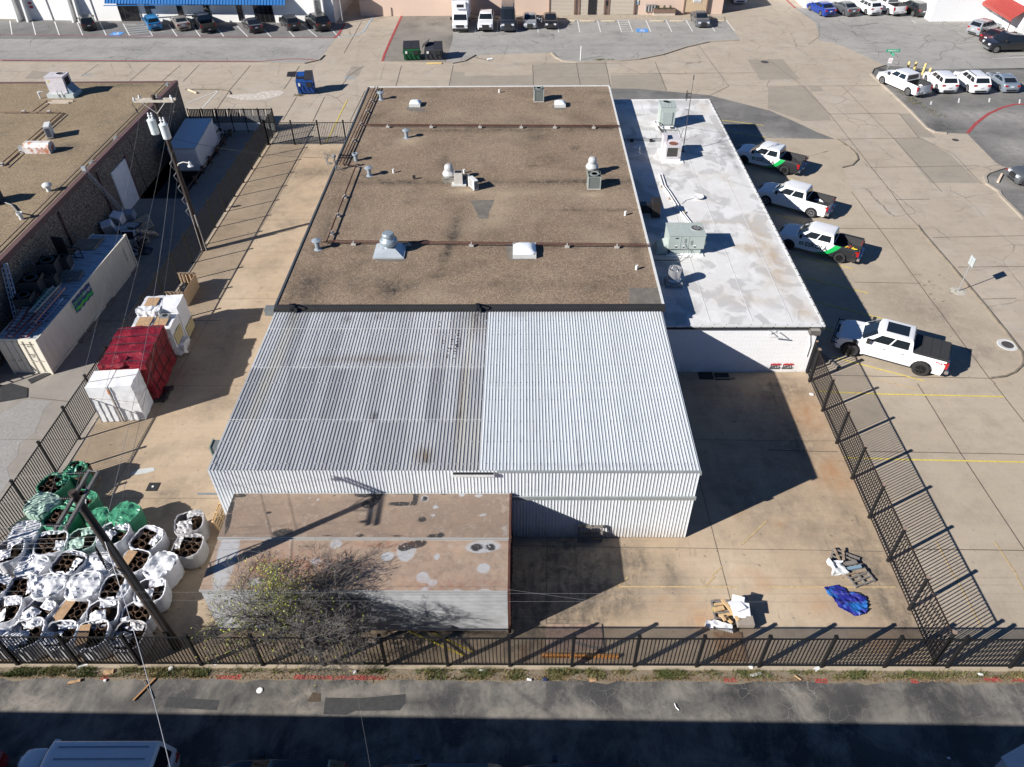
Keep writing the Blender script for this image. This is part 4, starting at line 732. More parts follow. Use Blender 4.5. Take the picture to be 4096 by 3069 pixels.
# ---- buildings top right
rb_ = thing('white_metal_building', 'white ribbed building with a red canopy at the top right', 'building', (55, 106, 0))
rib = NT('white ribbed wall', .6); wv = rib.new('TexWave', wave_type='BANDS', bands_direction='X'); rib.put(wv.inputs[0], rib.P()); wv.inputs['Scale'].default_value = 1.2; rib.col(rib.mix(rib.step(wv.outputs[0], .6, 1, 0, .5), (.72, .73, .73), (.55, .57, .58)))
par(MB().box(53.9, 61.5, 106.3, 125, 0, 4.5).build('wall', rib.m), rb_)
par(MB().box(61.5, 90, 98.5, 125, 0, 4.6).build('side_wall', rw), rb_)
cn = MB(); rm_ = pm('red canopy metal', (.34, .06, .05), .5)
for i in range(17):
    y = 98.6+i*.45; cn.add([(59.9, y, 2.35), (59.9, y+.45, 2.35), (61.5, y+.45, 3.5), (61.5, y, 3.5)], [(0, 1, 2, 3)]); cn.bar((59.9, y, 2.38), (61.5, y, 3.53), .06)
cn.box(59.88, 59.95, 98.6, 106.2, 2.05, 2.36); par(cn.build('red_canopy', rm_), rb_)
par(MB().bar((60.1, 99, 0), (60.1, 99, 2.3), .09).build('canopy_post', mar), rb_)
par(MB().box(61.38, 61.48, 103.1, 104.3, 0, 2.2).build('door', pm('pale blue door', (.5, .58, .6), .5)), rb_)
rc_ = thing('white_wall_building', 'long low white building behind the top right parked row', 'building', (45, 113, 0))
par(MB().box(39.3, 53.9, 113, 130, 0, 4.5).build('wall', rw), rc_)
# ---- the building across the near street, whose shadow falls on the roadway
sb = thing('south_building', 'plain building across the near street casting the long shadow on the roadway', 'building', (0, 0, 0))
MB().prism([(-70, -20), (70, -20), (70, 7.1), (-70, 8.35)], 0, 7.0).build('wall', stucco, sb)
sheet('roof', [(-69.8, -19.8), (69.8, -19.8), (69.8, 6.9), (-69.8, 8.1)], 7.01, gravr, 10, [], kind=None, parent=sb)
# ================================================================ FENCES
def bay(L, h, z0=.12, pitch=.15, t=.034, rails=(.0,), rust=False):
    b = MB(); n = int(L/pitch)
    for i in range(1, n): x = L*i/n; b.box(x-t/2, x+t/2, -t/2, t/2, z0, h)
    b.box(0, L, -.024, .024, h-.03, h+.02); b.box(0, L, -.02, .02, z0, z0+.04)
    return b
def fence(name, label, a, b, n, h, m, postm, group, round_post=False, rail2=True, pw_=.1, ph=None):
    a, b = Vector(a), Vector(b); d = b-a; L = d.length/n; ang = math.atan2(d.y, d.x); ph = ph or h+.18
    t = thing(name, label, 'fence', (a.x, a.y, .02), ang, group)
    pb_ = bay(L-pw_, h).build('picket_panel', m)
    C.objects.unlink(pb_); bpy.data.objects.remove(pb_, do_unlink=False) if False else None
    for i in range(n):
        o = bpy.data.objects.new('picket_panel', pb_.data); C.objects.link(o); o.parent = t; o.location = (i*L+pw_/2, 0, 0)
    pm_ = (MB().cyl((0, 0, -.02), (0, 0, ph), pw_/2, n=14).lathe((0, 0, ph), [(pw_/2+.01, 0), (pw_/2+.01, .02)], 14, 1) if round_post else MB().box(-pw_/2, pw_/2, -pw_/2, pw_/2, -.02, ph).box(-pw_/2-.015, pw_/2+.015, -pw_/2-.015, pw_/2+.015, ph, ph+.03)).build('post', postm)
    C.objects.unlink(pm_)
    for i in range(n+1):
        o = bpy.data.objects.new('post', pm_.data); C.objects.link(o); o.parent = t; o.location = (i*L, 0, 0)
    return t
fm_ = pm('fence steel', (.012, .012, .013), .65, var=.3, scale=8, spec=.25); fb = pm('fence steel browned', (.022, .015, .013), .7, var=.4, scale=4, spec=.25); fl = pm('fence steel weathered', (.045, .044, .042), .6, var=.3)
rustcap = pm('rusty cap', (.3, .22, .17), .7, var=.3)
fence('street_fence', 'long black picket fence along the near street with square posts', (-26.28, 15.73), (25.3, 15.78), 20, 2.2, fm_, fm_, 'picket fences around the yard', pw_=.12)
fence('yard_fence', 'dark picket fence with fat round posts between the yard and the parking bays', (17.17, 33.85), (17.1, 15.95), 7, 2.25, fb, [fm_, rustcap], 'picket fences around the yard', round_post=True, pw_=.17, ph=2.42)
fence('yard_gate', 'short dark gate leaning from the white block wall to the first round post', (17.25, 34.65), (17.18, 33.95), 1, 2.2, fm_, [fm_, rustcap], 'picket fences around the yard', round_post=True, pw_=.14, ph=2.4)
fence('alley_fence', 'long dark picket fence between the left alley and the yard', (-24.62, 16.0), (-24.0, 68.1), 20, 2.25, fm_, fm_, 'picket fences around the yard', pw_=.11)
fence('rear_fence', 'black picket fence closing the yard at its far end beside the yellow line', (-23.9, 68.2), (-14.1, 68.2), 4, 2.1, fm_, fm_, 'picket fences around the yard', pw_=.13)
fence('corner_fence', 'black picket fence stub behind the box truck turning the alley corner', (-23.95, 68.3), (-23.9, 71.1), 2, 2.1, fm_, fm_, 'picket fences around the yard')
t = thing('screen_gate', 'gate with slanted boards over white ribbed sheet behind the box truck', 'gate', (-32.1, 71.25, 0), 0)
MB().box(0, 8.1, 0, .03, .12, .95).build('sheet_panel', pm('pale ribbed sheet', (.6, .63, .64), .5), t)
b = MB()
for i in range(40): b.box(0, 8.1, -.01, 0, .14+.1*(i % 8), .17+.1*(i % 8)) if i < 8 else None
b.build('sheet_rib', pm('sheet rib', (.42, .45, .46), .5), t)
b = MB()
for i in range(52): b.bar((.05+i*.155, .02, 1.0), (.2+i*.155 if i % 8 < 7 else .1+i*.155, .02, 2.2), .12, .02, k=0)
b.build('slat_board', pm('grey boards', (.14, .135, .13), .8, var=.4, scale=5), t)
b = MB()
for x in (0, 1.35, 2.7, 4.05, 5.4, 6.75, 8.1): b.box(x-.035, x+.035, -.05, .05, 0, 2.35)
b.box(0, 8.1, -.03, .03, 2.2, 2.26).box(0, 8.1, -.03, .03, .95, 1.0).box(0, 8.1, -.03, .03, .08, .13); b.build('frame', fm_, t)
t = thing('slide_gate_rail', 'low rusty guide rail with brackets lying along the dark side of the alley', 'rail', (-28.2, 57.5, 0), 0)
b = MB().bar((0, 0, .55), (0.15, 13.2, .55), .07); b.build('rail', pm('rust brown', (.11, .07, .05), .8, var=.4), t)
for i in range(7): MB().box(-.07, .07, -.05, .05, 0, .52).box(-.14, .14, -.14, .14, .45, .7).build('bracket', pm('rust brown', (.11, .07, .05), .8, var=.4), t, loc=(.02*i, .6+i*2.0, 0))
# ================================================================ CONTAINERS
cm = NT('cream container paint', .55); cm.col(cm.mix(cm.step(cm.noise(1.5, 6, .7, vec=cm.P((1, 1, .4), obj=True)), .5, .8, 0, .4), (.72, .68, .57), (.56, .51, .41)))
ct = thing('shipping_container', 'long cream shipping container with blue and green sign standing beside the pebble wall', 'container', (-29.6, 40.8, 0), R(-2.0))
hx, hy, hz = 1.22, 6.1, 2.6
b = MB(); n = 92; pts = []
for i in range(n+1):
    y = -hy+.12+(2*hy-.24)*i/n; pts.append((y, .035 if i % 4 in (1, 2) else 0))
v = [(hx-.02-d, y, z) for z in (.2, hz-.1) for y, d in pts]; b.add(v, [(i, i+1, n+2+i, n+1+i) for i in range(n)])
v = [(-hx+.02+d, y, z) for z in (.2, hz-.1) for y, d in pts]; b.add(v, [(i+1, i, n+1+i, n+2+i) for i in range(n)])
b.box(-hx+.05, hx-.05, hy-.08, hy-.04, .2, hz-.1).box(-hx+.05, hx-.05, -hy+.06, hy-.06, .16, .22); b.build('side_wall', cm.m, ct)
b = MB()
for sx in (-1, 1):
    b.box(sx*hx-.06, sx*hx+.02, -hy, hy, .02, .17); b.box(sx*hx-.05, sx*hx+.02, -hy, hy, hz-.1, hz)
    for sy in (-1, 1): b.box(sx*hx-.1*(sx > 0)-.02*(sx < 0), sx*hx+.1*(sx < 0)+.02*(sx > 0), sy*hy-.08, sy*hy+.08, 0, hz+.02)
b.box(-hx, hx, -hy, -hy+.1, .02, .16).box(-hx, hx, -hy, -hy+.1, hz-.12, hz).box(-hx, hx, hy-.1, hy, hz-.12, hz); b.build('frame', cm.m, ct)
crm = NT('container roof', .5, .2); crm.col(crm.mix(crm.step(crm.noise(1.3, 7, .75, vec=crm.P((.6, 5, 1), obj=True)), .5, .62, 0, .8), (.45, .49, .54), (.16, .12, .09)))
b = MB(); n = 180; v = []
for i in range(n+1):
    y = -hy+.1+(2*hy-.2)*i/n; d = .02 if i % 4 in (0, 1) else 0; v += [(-hx+.05, y, hz-.035+d), (hx-.05, y, hz-.035+d)]
b.add(v, [(2*i, 2*i+1, 2*i+3, 2*i+2) for i in range(n)]); b.build('roof', crm.m, ct)
for s in (-1, 1):
    d = MB().box(s*.6-.56, s*.6+.56, -hy-.02, -hy+.03, .17, hz-.13).build('door', cm.m, ct); b = MB()
    for x in (.3, .75): b.cyl((s*x, -hy-.05, .15), (s*x, -hy-.05, hz-.1), .02, n=8); b.box(s*x-.04, s*x+.04, -hy-.08, -hy-.02, 1.0, 1.1); b.bar((s*x, -hy-.07, 1.05), (s*x+.25*s, -hy-.07, 1.0), .03)
    b.build('lock_bar', pm('cream hardware', (.5, .47, .4), .5), d)
blk = pm('black lettering', (.03, .03, .03), .6)
text('container_number', '45G1', .12, blk, ct, face(.6, -hy-.03, 2.1, (1, 0, 0)), .002); text('container_number', 'CSNU 870109 4', .12, blk, ct, face(.55, -hy-.03, 2.25, (1, 0, 0)), .002); text('weight_lettering', 'MAX GR\nTARE\nNET', .1, blk, ct, face(.55, -hy-.03, 1.4, (1, 0, 0)), .002)
text('container_number', 'CSNU 8701094', .16, blk, ct, face(hx+.008, 5.2, 1.5, (0, 0, -1), (0, 1, 0)), .002)
sgb = pm('sign blue', (.03, .06, .2), .5); sgg = pm('sign green', (.05, .5, .08), .5)
sg = MB(); N = 16; P = []
y0, y1 = -1.95, .35
for i in range(N+1): P.append((y0+(y1-y0)*i/N, 2.42+.03*math.sin(i*1.6)))
for i in range(N, -1, -1): P.append((y0+(y1-y0)*i/N, 1.5+.04*math.sin(i*1.6)))
v = [(hx+.006, a, c_) for a, c_ in P]+[(hx+.0, a, c_) for a, c_ in P]; m_n = len(P)
sg.add(v, [tuple(range(m_n))]); sgo = sg.build('storage_sign', sgb, ct)
P = []
for i in range(N+1): P.append((y0+.1+(y1-y0-.1)*i/N, 1.82+.05*math.sin(i*1.2)))
for i in range(N, -1, -1): P.append((y0+.1+(y1-y0-.1)*i/N, 1.6+.05*math.sin(i*1.2)))
MB().add([(hx+.009, a, c_) for a, c_ in P], [tuple(range(len(P)))]).build('green_band', sgg, sgo)
text('sign_text', 'CONTAINER', .32, pm('sign green text', (.2, .65, .2), .5), sgo, face(hx+.01, -1.25, 2.1, (0, 1, 0)), .003, .004); text('sign_text', 'storage', .33, white, sgo, face(hx+.01, -.2, 2.1, (0, 1, 0)), .003); text('sign_text', 'you store', .2, pm('sign yellow', (.5, .6, .1), .5), sgo, face(hx+.012, -1.3, 1.71, (0, 1, 0)), .003)
bb = MB()
for y in (5.4, 1.4, -1.4, -2.6): bb.box(.95, 1.5, y-.5, y+.5, 0, .12)
tag(bb.build('timber_block', greywood, loc=(-29.6, 40.8, 0)), 'timber blocks sticking out below the long side of the cream container', 'timber')
# trailers by the front fence
def strailer(name, label, x0, x1, y0, y1, z1, roofm, sidem, blobs, zb=.5):
    t = thing(name, label, 'trailer', ((x0+x1)/2, y0, 0))
    off = t.location
    o = sheet('roof', [(x0, y0), (x1, y0), (x1, y1), (x0, y1)], z1, roofm, .14, blobs, kind=None); par(o, t)
    b = MB(); z = zb; k = 0
    while z < z1-.12:
        d = .0 if k % 2 else .022; b.box(x0+.05, x1-.05, y0+.02-d, y0+.06, z, z+.045); z += .05; k += 1
    b.box(x0+.04, x0+.08, y0+.05, y1-.02, zb, z1-.02).box(x0+.05, x1-.05, y0+.04, y1-.03, zb, z1-.03); par(b.build('side_wall', sidem, None), t)
    b = MB().box(x0, x1, y0-.02, y0+.02, z1-.1, z1+.015).box(x0, x1, y1-.03, y1, z1-.1, z1+.015).box(x0, x1, y0-.02, y0+.03, zb-.1, zb)
    par(b.build('rail', pm('pale aluminium', (.5, .5, .48), .45, .3)), t)
    b = MB().box(x1-.04, x1+.07, y0-.02, y0+.12, zb-.25, z1+.02).box(x1-.04, x1+.07, y1-.14, y1, zb-.25, z1+.02).box(x1-.04, x1+.05, y0, y1, z1-.1, z1+.01).box(x1-.04, x1+.08, y0, y1, zb-.3, zb-.1).box(x1-.02, x1+.03, y0+.1, y1-.1, zb, z1-.1)
    for i in range(7): b.box(x1+.05, x1+.12, y0+.02, y0+.1, zb+.2+i*.35, zb+.3+i*.35)
    par(b.build('door_frame', pm('rusty door frame', (.09, .035, .025), .7, var=.4)), t)
    b = MB().box(x0+.1, x0+1.2, y0+.1, y1-.1, .25, zb).box(x1-5, x1-.3, y0+.15, y1-.15, .2, zb); par(b.build('underframe', dark), t)
    for x in (x1-3.4, x1-2.2, x0+1.4):
        for y in (y0+.12, y1-.42):
            o = MB().cyl((0, 0, 0), (0, .3, 0), .3, n=18).cyl((0, -.01, 0), (0, .3, 0), .12, n=12, k=1).build('wheel', [rubber, grey]); o.location = (x, y, .31); par(o, t)
    return t
def troof(name, A, B):
    n = NT(name, .75, .1, .3); w = n.attr(); c = n.mix(n.step(n.noise(.5, 5, .65), .38, .62), A, B)
    c = n.mix(n.step(n.noise(.8, 5, .7, vec=n.P((.4, 2, 1))), .5, .75, 0, .5), c, (.23, .15, .11)); c = n.mix(n.step(n.noise(6, 6, .8), .5, .8, 0, .3), c, (.48, .4, .32)); c = n.mix(n.step(n.noise(1.7, 8, .8, .8), .48, .62, 0, .6), c, (.2, .15, .12)); c = n.mix(n.step(n.noise(2.3, 7, .8, .5), .55, .63, 0, .4), c, (.44, .38, .33))
    k = n.step(n.noise(4, 6, .8), .4, .6); blob = lambda i, a=.42: n.step(n.math('ADD', w[i], n.math('MULTIPLY', n.noise(3.2, 5, .75), .35)), a+.12, a+.26)
    c = n.mix(n.math('MULTIPLY', blob(2), n.step(n.noise(5, 6, .8), .3, .62, .45, .95)), c, (.42, .44, .46)); c = n.mix(n.math('MULTIPLY', blob(0), n.step(n.noise(9, 3, .7), .36, .42)), c, (.045, .042, .042)); c = n.mix(n.math('MULTIPLY', w[1], k), c, (.3, .1, .05)); n.col(c); n.bump(n.noise(3, 3), .15); return n.m
z1 = 3.3
bb1 = [(*(-7.17,22.29), .5, .2, 0, 0, 1), (*(-6.91,21.68), .3, .25, 0, 0, 1), (*(-6.52,22.22), .2, .45, 0, 0, 1), (*(-5.41,21.71), .75, .11, 0, 0, 1), (*(-4.78,22.09), .12, .35, 0, 0, 1), (*(-5.49,22.36), .9, .06, 0, 0, 1), (*(-4.37,22.02), .2, .2, 0, 2, 1), (*(-4.37,22.02), .15, .16, 0, 0, 1), (*(-4.38,20.83), .22, .17, 0, 0, 1), (*(-3.84,21.54), .16, .12, 0, 2, .9), (*(-3.92,21.04), .13, .09, 0, 2, .9),
       (*(-3.48,22.33), .2, .1, 0, 0, .9), (*(-2.71,22.29), .2, .2, 0, 2, .8), (*(-1.92,22.19), .2, .13, 0, 2, .9), (*(-1.72,21.1), .4, .14, 20, 2, .6), (*(-3.5,19.98), .22, .16, 0, 0, 1), (*(-3.92,19.92), .22, .1, 0, 0, 1), (*(-6.95,19.95), .18, .07, 0, 0, 1), (*(-8.39,19.91), .5, .06, 0, 0, 1), (*(-5.34,19.9), .6, .07, 0, 0, 1), (*(-10.35,20.12), .5, .2, 10, 0, 1), (*(-11.22,21.18), .14, .1, 0, 0, 1), (*(-8.52,22.15), .1, .08, 0, 0, 1), (*(-9.57,22.01), .1, .08, 0, 2, .9), (*(-9.22,21.98), .12, .1, 0, 2, .9), (-12.95, 21.1, .14, 1.4, 8, 0, .9), (-12.7, 22.2, .3, .15, 0, 0, .9), (-.7, 20.2, .3, 1, 0, 2, .45), (-.6, 22, .3, .4, 0, 2, .4)]
strailer('semi_trailer', 'brown roofed trailer body closest to the metal warehouse wall', -13.1, -.5, 19.82, 22.33, 3.3, troof('rusted brown roof', (.3, .22, .16), (.24, .185, .145)), pm('trailer side', (.5, .5, .49), .5, .2), bb1)
bb2 = [(*(-7.91,19.49), .28, .25, 0, 2, 1), (*(-5.65,18.87), .28, .25, 0, 2, 1), (*(-4.83,18.93), .3, .35, -20, 2, 1), (*(-4.92,19.31), .4, .3, 0, 2, 1), (*(-5.02,19.34), .25, .2, 0, 0, 1), (*(-4.45,19.52), .45, .22, 10, 0, 1), (*(-3.55,18.87), .14, .18, 0, 2, 1), (*(-1.65,19.38), .8, .35, 5, 2, 1), (*(-1.92,19.35), .3, .25, 5, 0, .8), (*(-1.28,19.35), .25, .28, 5, 0, .7), (*(-1.56,18.3), .3, .27, 0, 2, 1), (*(-4.06,17.86), .28, .27, 0, 2, 1), (*(-3.61,17.59), .22, .16, 0, 2, 1), (*(-3.91,17.26), .25, .12, 0, 2, .9), (*(-2.62,17.21), .25, .1, 0, 2, 1), (*(-1.52,17.22), .35, .1, 0, 2, 1), (*(-5.37,19.15), .09, .08, 0, 1, 1),
       (*(-12.41,18.91), .5, 2.2, 5, 2, .9), (-10.2, 18.3, 1.2, .8, 0, 1, .8), (-8, 18.3, 1.2, .8, 0, 1, .6), (-10.8, 17.6, .5, .3, 0, 2, .8), (-8.6, 18.6, .3, .25, 0, 2, .8), (-6, 19.5, 1.2, .15, 0, 1, .7), (-3, 17.5, 2, .3, 0, 1, .5)]
strailer('semi_trailer', 'pale sided trailer body closest to the street fence with a patched tan roof', -13.05, -.52, 17.2, 19.74, 3.3, troof('tan trailer roof', (.4, .29, .21), (.32, .245, .185)), pm('ribbed silver side', (.46, .47, .48), .45, .25, var=.25, scale=1), bb2, zb=.45)
# ================================================================ ROOF PLANT
def fan_disc(b, c, r, k0=1, k1=2, n=20):
    b.lathe(c, [(r, 0), (r, .03), (r*.93, .03), (r*.9, .0)], n, k0); b.cyl((c[0], c[1], c[2]+.001), (c[0], c[1], c[2]+.004), r*.9, n=n, k=k1)
def condenser(label, loc, w_, h, m, group, rz=0, lid=None):
    t = thing('air_conditioner', label, 'air conditioner', loc, rz, group)
    b = MB().box(-w_/2, w_/2, -w_/2, w_/2, .06, h)
    for i in range(int(h/.07)):
        z = .12+i*.07
        if z < h-.1: b.box(-w_/2-.008, w_/2+.008, -w_/2-.008, w_/2+.008, z, z+.022, 1)
    b.build('cabinet', [pm(m+' core', (.035, .04, .04), .6), pm(m+' louvre', {'sage': (.32, .36, .34), 'charcoal': (.05, .053, .055), 'grey': (.2, .21, .21)}[m], .5)], t)
    fr = {'sage': (.32, .36, .34), 'charcoal': (.05, .053, .055), 'grey': (.2, .21, .21)}[m]
    b = MB()
    for sx in (-1, 1):
        for sy in (-1, 1): b.box(sx*w_/2-.03, sx*w_/2+.03, sy*w_/2-.03, sy*w_/2+.03, .04, h)
    b.box(-w_/2-.02, w_/2+.02, -w_/2-.02, w_/2+.02, h-.05, h); b.build('frame', pm(m+' frame', fr, .5), t)
    b = MB(); fan_disc(b, (0, 0, h), w_*.42); 
    for a in range(5): b.bar((0, 0, h+.012), (w_*.34*math.cos(a*1.256), w_*.34*math.sin(a*1.256), h+.012), w_*.12, .004, k=3)
    for r_ in (.15, .25, .34): b.lathe((0, 0, h+.03), [(w_*r_, 0), (w_*r_+.01, .006)], 16, 1)
    b.build('fan_grille', [pm(m+' frame', fr, .5), pm(m+' frame', fr, .5), dark, pm('fan blade', (.08, .08, .08), .5)], t)
    MB().box(-w_*.55, w_*.55, -w_*.55, w_*.55, -.02, .06).build('base', pm('concrete block', (.42, .4, .37), .9), t)
    return t
x, y = (1.54,65.72); condenser('sage green condenser near the far edge of the gravel roof', (x, y+.35, Zr+.02), .8, 1.05, 'sage', 'condensers on the gravel roof', .05)
x, y = (5.16,49.08); condenser('sage green condenser beside the mushroom fan near the right roof edge', (x, y+.4, Zr+.02), .85, .95, 'sage', 'condensers on the gravel roof', 0)
def minisplit(label, loc, rz, group=None):
    t = thing('outdoor_unit', label, 'air conditioner', loc, rz, group)
    MB().box(-.45, .45, -.17, .17, .08, .75).build('cabinet', pm('unit white', (.66, .66, .64), .5, var=.05), t)
    b = MB()
    for i in range(9): b.box(-.38, .15, -.185, -.171, .16+i*.06, .185+i*.06)
    b.box(-.38, .15, -.175, -.169, .14, .7, 1); b.build('grille', [pm('unit white', (.66, .66, .64), .5), dark], t)
    b = MB()
    for i in range(9): b.box(.452, .46, -.14, .14, .14+i*.06, .17+i*.06)
    b.build('side_vent', dark, t)
    MB().box(-.4, -.3, -.2, .2, 0, .08).box(.3, .4, -.2, .2, 0, .08).build('foot', pm('concrete block', (.42, .4, .37), .9), t)
    return t
x, y = (-3.4,49.06); minisplit('slim white fan unit standing right of the mushroom fan on the gravel roof', (x, y+.25, Zr), R(-60))
x, y = (-38.17,58.38); minisplit('slim white unit with dark grille on the left tan roof', (x, y+.3, 4.88), R(-70)).scale = (1.25, 1.25, 1.35)
def mush(label, loc, s=1, w_=1.0, group='mushroom exhaust fans on the gravel roof'):
    t = thing('exhaust_fan', label, 'roof fan', loc, 0, group)
    MB().box(-.5*s, .5*s, -.5*s, .5*s, 0, .32).box(-.56*s, .56*s, -.56*s, .56*s, .3, .36).build('curb', pm('tarred curb', (.22, .21, .18), .8, var=.3), t)
    MB().lathe((0, 0, .36), [(.3*s, 0), (.52*s, .05), (.58*s, .2), (.5*s, .34), (.4*s, .42), (.36*s, .46), (.38*s, .5), (.37*s, .72), (.3*s, .84), (.16*s, .9), (0, .91)], 22).build('hood', pm('white fan hood', (.5, .51, .5), .45, .15, var=.15), t, smooth=40)
    return t
x, y = (-5.21,50.16); mush('white mushroom fan beside the small tan cabinet in the middle of the gravel roof', (x, y+.4, Zr), .82)
x, y = (5.18,51.33); mush('white mushroom fan behind the condenser near the right roof edge', (x, y+.3, Zr), .82)
t = thing('exhaust_fan', 'grey galvanised upblast fan on a wide sloping base left on the gravel roof', 'roof fan', (*(-8.22,40.74), Zr))
g = MB(); s_ = .95; g.add([(-s_, -s_*.9, .08), (s_, -s_*.9, .08), (s_, s_*.9, .08), (-s_, s_*.9, .08), (-.42, -.4, .42), (.42, -.4, .42), (.42, .4, .42), (-.42, .4, .42)], [(0, 1, 5, 4), (1, 2, 6, 5), (2, 3, 7, 6), (3, 0, 4, 7), (4, 5, 6, 7)]); g.box(-s_-.02, s_+.02, -s_*.9-.02, s_*.9+.02, 0, .085); g.build('base', pm('pale galvanised', (.5, .55, .58), .35, .4, var=.12), t)
MB().lathe((0, 0, .4), [(.38, 0), (.36, .12), (.5, .2), (.56, .3), (.56, .42), (.5, .52), (.47, .55)], 22).build('bowl', pm('fan metal', (.36, .42, .46), .35, .4), t, smooth=40)
MB().lathe((0, 0, .4), [(.4, .5), (.42, .55), (.38, .62), (.36, .66), (.38, .7), (.37, .86), (.33, .92), (0, .94)], 22).build('motor_cover', pm('fan metal', (.36, .42, .46), .35, .4), t, smooth=40)
t = thing('equipment_box', 'small tan cabinet with open top on a pale slab between white fan and slim unit', 'cabinet', (*(-4.49,49.97), Zr))
MB().box(-.5, .55, -.35, .35, 0, .08).build('slab', pm('pale slab', (.55, .55, .53), .8), t); MB().box(-.3, .3, -.25, .25, .08, .95).box(-.25, .25, -.2, .2, .951, .96, 1).build('cabinet', [pm('tan cabinet', (.5, .48, .44), .6), dark], t)
MB().tube([(.3, .1, .6), (.7, .1, .7), (.9, -.05, .4), (1.05, 0, .35)], .04, 6).box(.6, .8, -.05, .15, .0, .7).build('conduit', grey, t)
# annex roof units
sage = pm('sage paint', (.37, .42, .39), .45, var=.06); sage2 = pm('sage paint shade', (.33, .38, .36), .45, var=.05)
def curb(t, x0, x1, y0, y1, h, m=white): MB().box(x0, x1, y0, y1, 0, h).box(x0-.25, x1+.25, y0-.25, y1+.25, 0, .06).build('curb', m, t)
x, y = (12.42,62.8)
t = thing('rooftop_unit', 'tall sage green rooftop unit at the far end of the white roof', 'air conditioner', (x, y+.75, Za+.01))
curb(t, -.6, .62, -.7, .7, .3); b = MB().box(-.62, .65, -.72, .75, .3, 1.85).box(-.66, .69, -.76, .79, 1.85, 1.9); b.box(-.42, .4, -.78, -.72, .4, 1.45, 1).box(-.5, .6, -.74, -.72, .3, .4, 2)
for i in range(3): b.bar((-.3+.25*i, -.55, 1.91), (-.3+.25*i, .05, 1.91), .03)
b.build('cabinet', [sage, sage2, grey], t); b = MB(); fan_disc(b, (0, .4, 1.9), .34); b.build('fan_grille', [sage, sage2, dark], t)
MB().box(.3, .62, -.95, -.7, .12, .16).tube([(-.6, -.9, .1), (-.6, -.9, .6), (-1, -.6, .6)], .03).tube([(-.95, -.6, .55), (-.3, -2.6, .1)], .03).tube([(-.6, -1.1, .1), (.8, -1.2, .1)], .03).build('conduit', black, t)
x, y = (11.96,56.18)
t = thing('rooftop_unit', 'old white rooftop unit with a rusty open fan behind the antenna mast', 'air conditioner', (x, y+.7, Za+.01))
lil = pm('lilac white paint', (.55, .52, .54), .55, var=.12); curb(t, -.6, .6, -.6, 1.6, .25)
MB().box(-.6, .6, -.55, .35, .3, 1.3).box(-.62, .62, .35, 1.5, .3, 1.42).box(-.75, -.45, .3, 1.0, .6, 1.75).build('cabinet', lil, t)
b = MB(); fan_disc(b, (0, -.1, 1.3), .34); b.build('fan_grille', [lil, pm('rust', (.2, .08, .05), .8), pm('rust', (.2, .08, .05), .8)], t); MB().box(-.5, .3, -.58, -.551, .45, 1.15).build('coil', pm('coil fins', (.05, .05, .045), .7, var=.5, scale=12), t)
MB().box(.35, .58, -.62, -.55, .4, 1.2).build('access_panel', pm('worn panel', (.45, .43, .42), .6, var=.4), t)
x, y = (10.63,42.28)
t = thing('rooftop_unit', 'large sage green rooftop unit in the middle of the white roof', 'air conditioner', (x, y+.6, Za+.01))
curb(t, -.95, .95, -.5, .9, .12); b = MB().box(-.98, 1.0, -.5, .9, .12, .5).box(-1.15, 1.15, -.62, 1.0, .5, 1.45).box(-1.18, 1.18, -.65, 1.03, 1.45, 1.5)
for i in range(6): b.box(-1.05, -.1+.0, -.5+.26*i, -.47+.26*i, 1.501, 1.515)
b.box(-.42, -.38, -.635, -.62, .5, 1.45, 1).box(.1, .13, -.635, -.62, .5, 1.45, 1)
for xx, zz_ in ((-.7, .62), (-.2, .6), (.5, .62)): b.box(xx, xx+.12, -.635, -.62, zz_, zz_+.08, 2); b.box(xx-.02, xx+.14, -.632, -.62, zz_+.1, zz_+.16, 3)
for xx, zz_, w2, h2 in ((-.15, .95, .12, .3), (.25, .8, .14, .3), (-.75, 1.25, .2, .07)): b.box(xx, xx+w2, -.633, -.62, zz_, zz_+h2, 2 if h2 < .1 else 4)
b.box(1.15, 1.32, -.3, .2, .6, .9).build('cabinet', [sage, sage2, dark, white, pm('label print', (.2, .22, .22), .6)], t)
b = MB(); fan_disc(b, (.72, .3, 1.5), .38); b.lathe((.72, .3, 1.53), [(.2, 0), (.21, .006)], 16, 3)
for a in range(8): b.bar((.72, .3, 1.53), (.72+.36*math.cos(a*.785), .3+.36*math.sin(a*.785), 1.53), .012, k=3)
b.build('fan_grille', [sage, sage2, pm('rusty fan', (.1, .06, .045), .7), grey], t)
MB().add([(-1.9, -.5, .02), (-1.1, -.5, .05), (-1.1, .6, .05), (-1.9, .6, .02), (-1.75, -.4, .4), (-1.15, -.4, .75), (-1.15, .5, .75), (-1.75, .5, .4)], [(0, 1, 5, 4), (1, 2, 6, 5), (2, 3, 7, 6), (3, 0, 4, 7), (4, 5, 6, 7)]).build('return_duct', sage, t)
MB().tube([(-.1, -.65, .9), (-.15, -.9, .3), (-.6, -1.5, .05), (-.5, -2.4, .05)], .02).tube([(.1, -.65, .6), (.25, -.9, .1), (-.1, -1.0, .1)], .02).build('cable', grey, t)
t = thing('exhaust_fan', 'shiny open topped cylindrical fan near the front of the white roof', 'roof fan', (*(9.37,38.97), Za))
MB().box(-.5, .5, -.45, .45, 0, .3).build('curb', grey, t); MB().lathe((0, 0, .3), [(.42, 0), (.45, .1), (.38, .18), (.4, .3), (.4, .85), (.37, .85), (.36, .5), (0, .48)], 22).build('drum', pm('bright aluminium', (.62, .62, .63), .25, .7, var=.1), t, smooth=40)
MB().bar((-.3, 0, 1.08), (.3, 0, 1.08), .05).bar((0, -.3, 1.08), (0, .3, 1.08), .05).box(-.12, .12, -.1, .1, 1.0, 1.12).build('motor_bracket', grey, t)
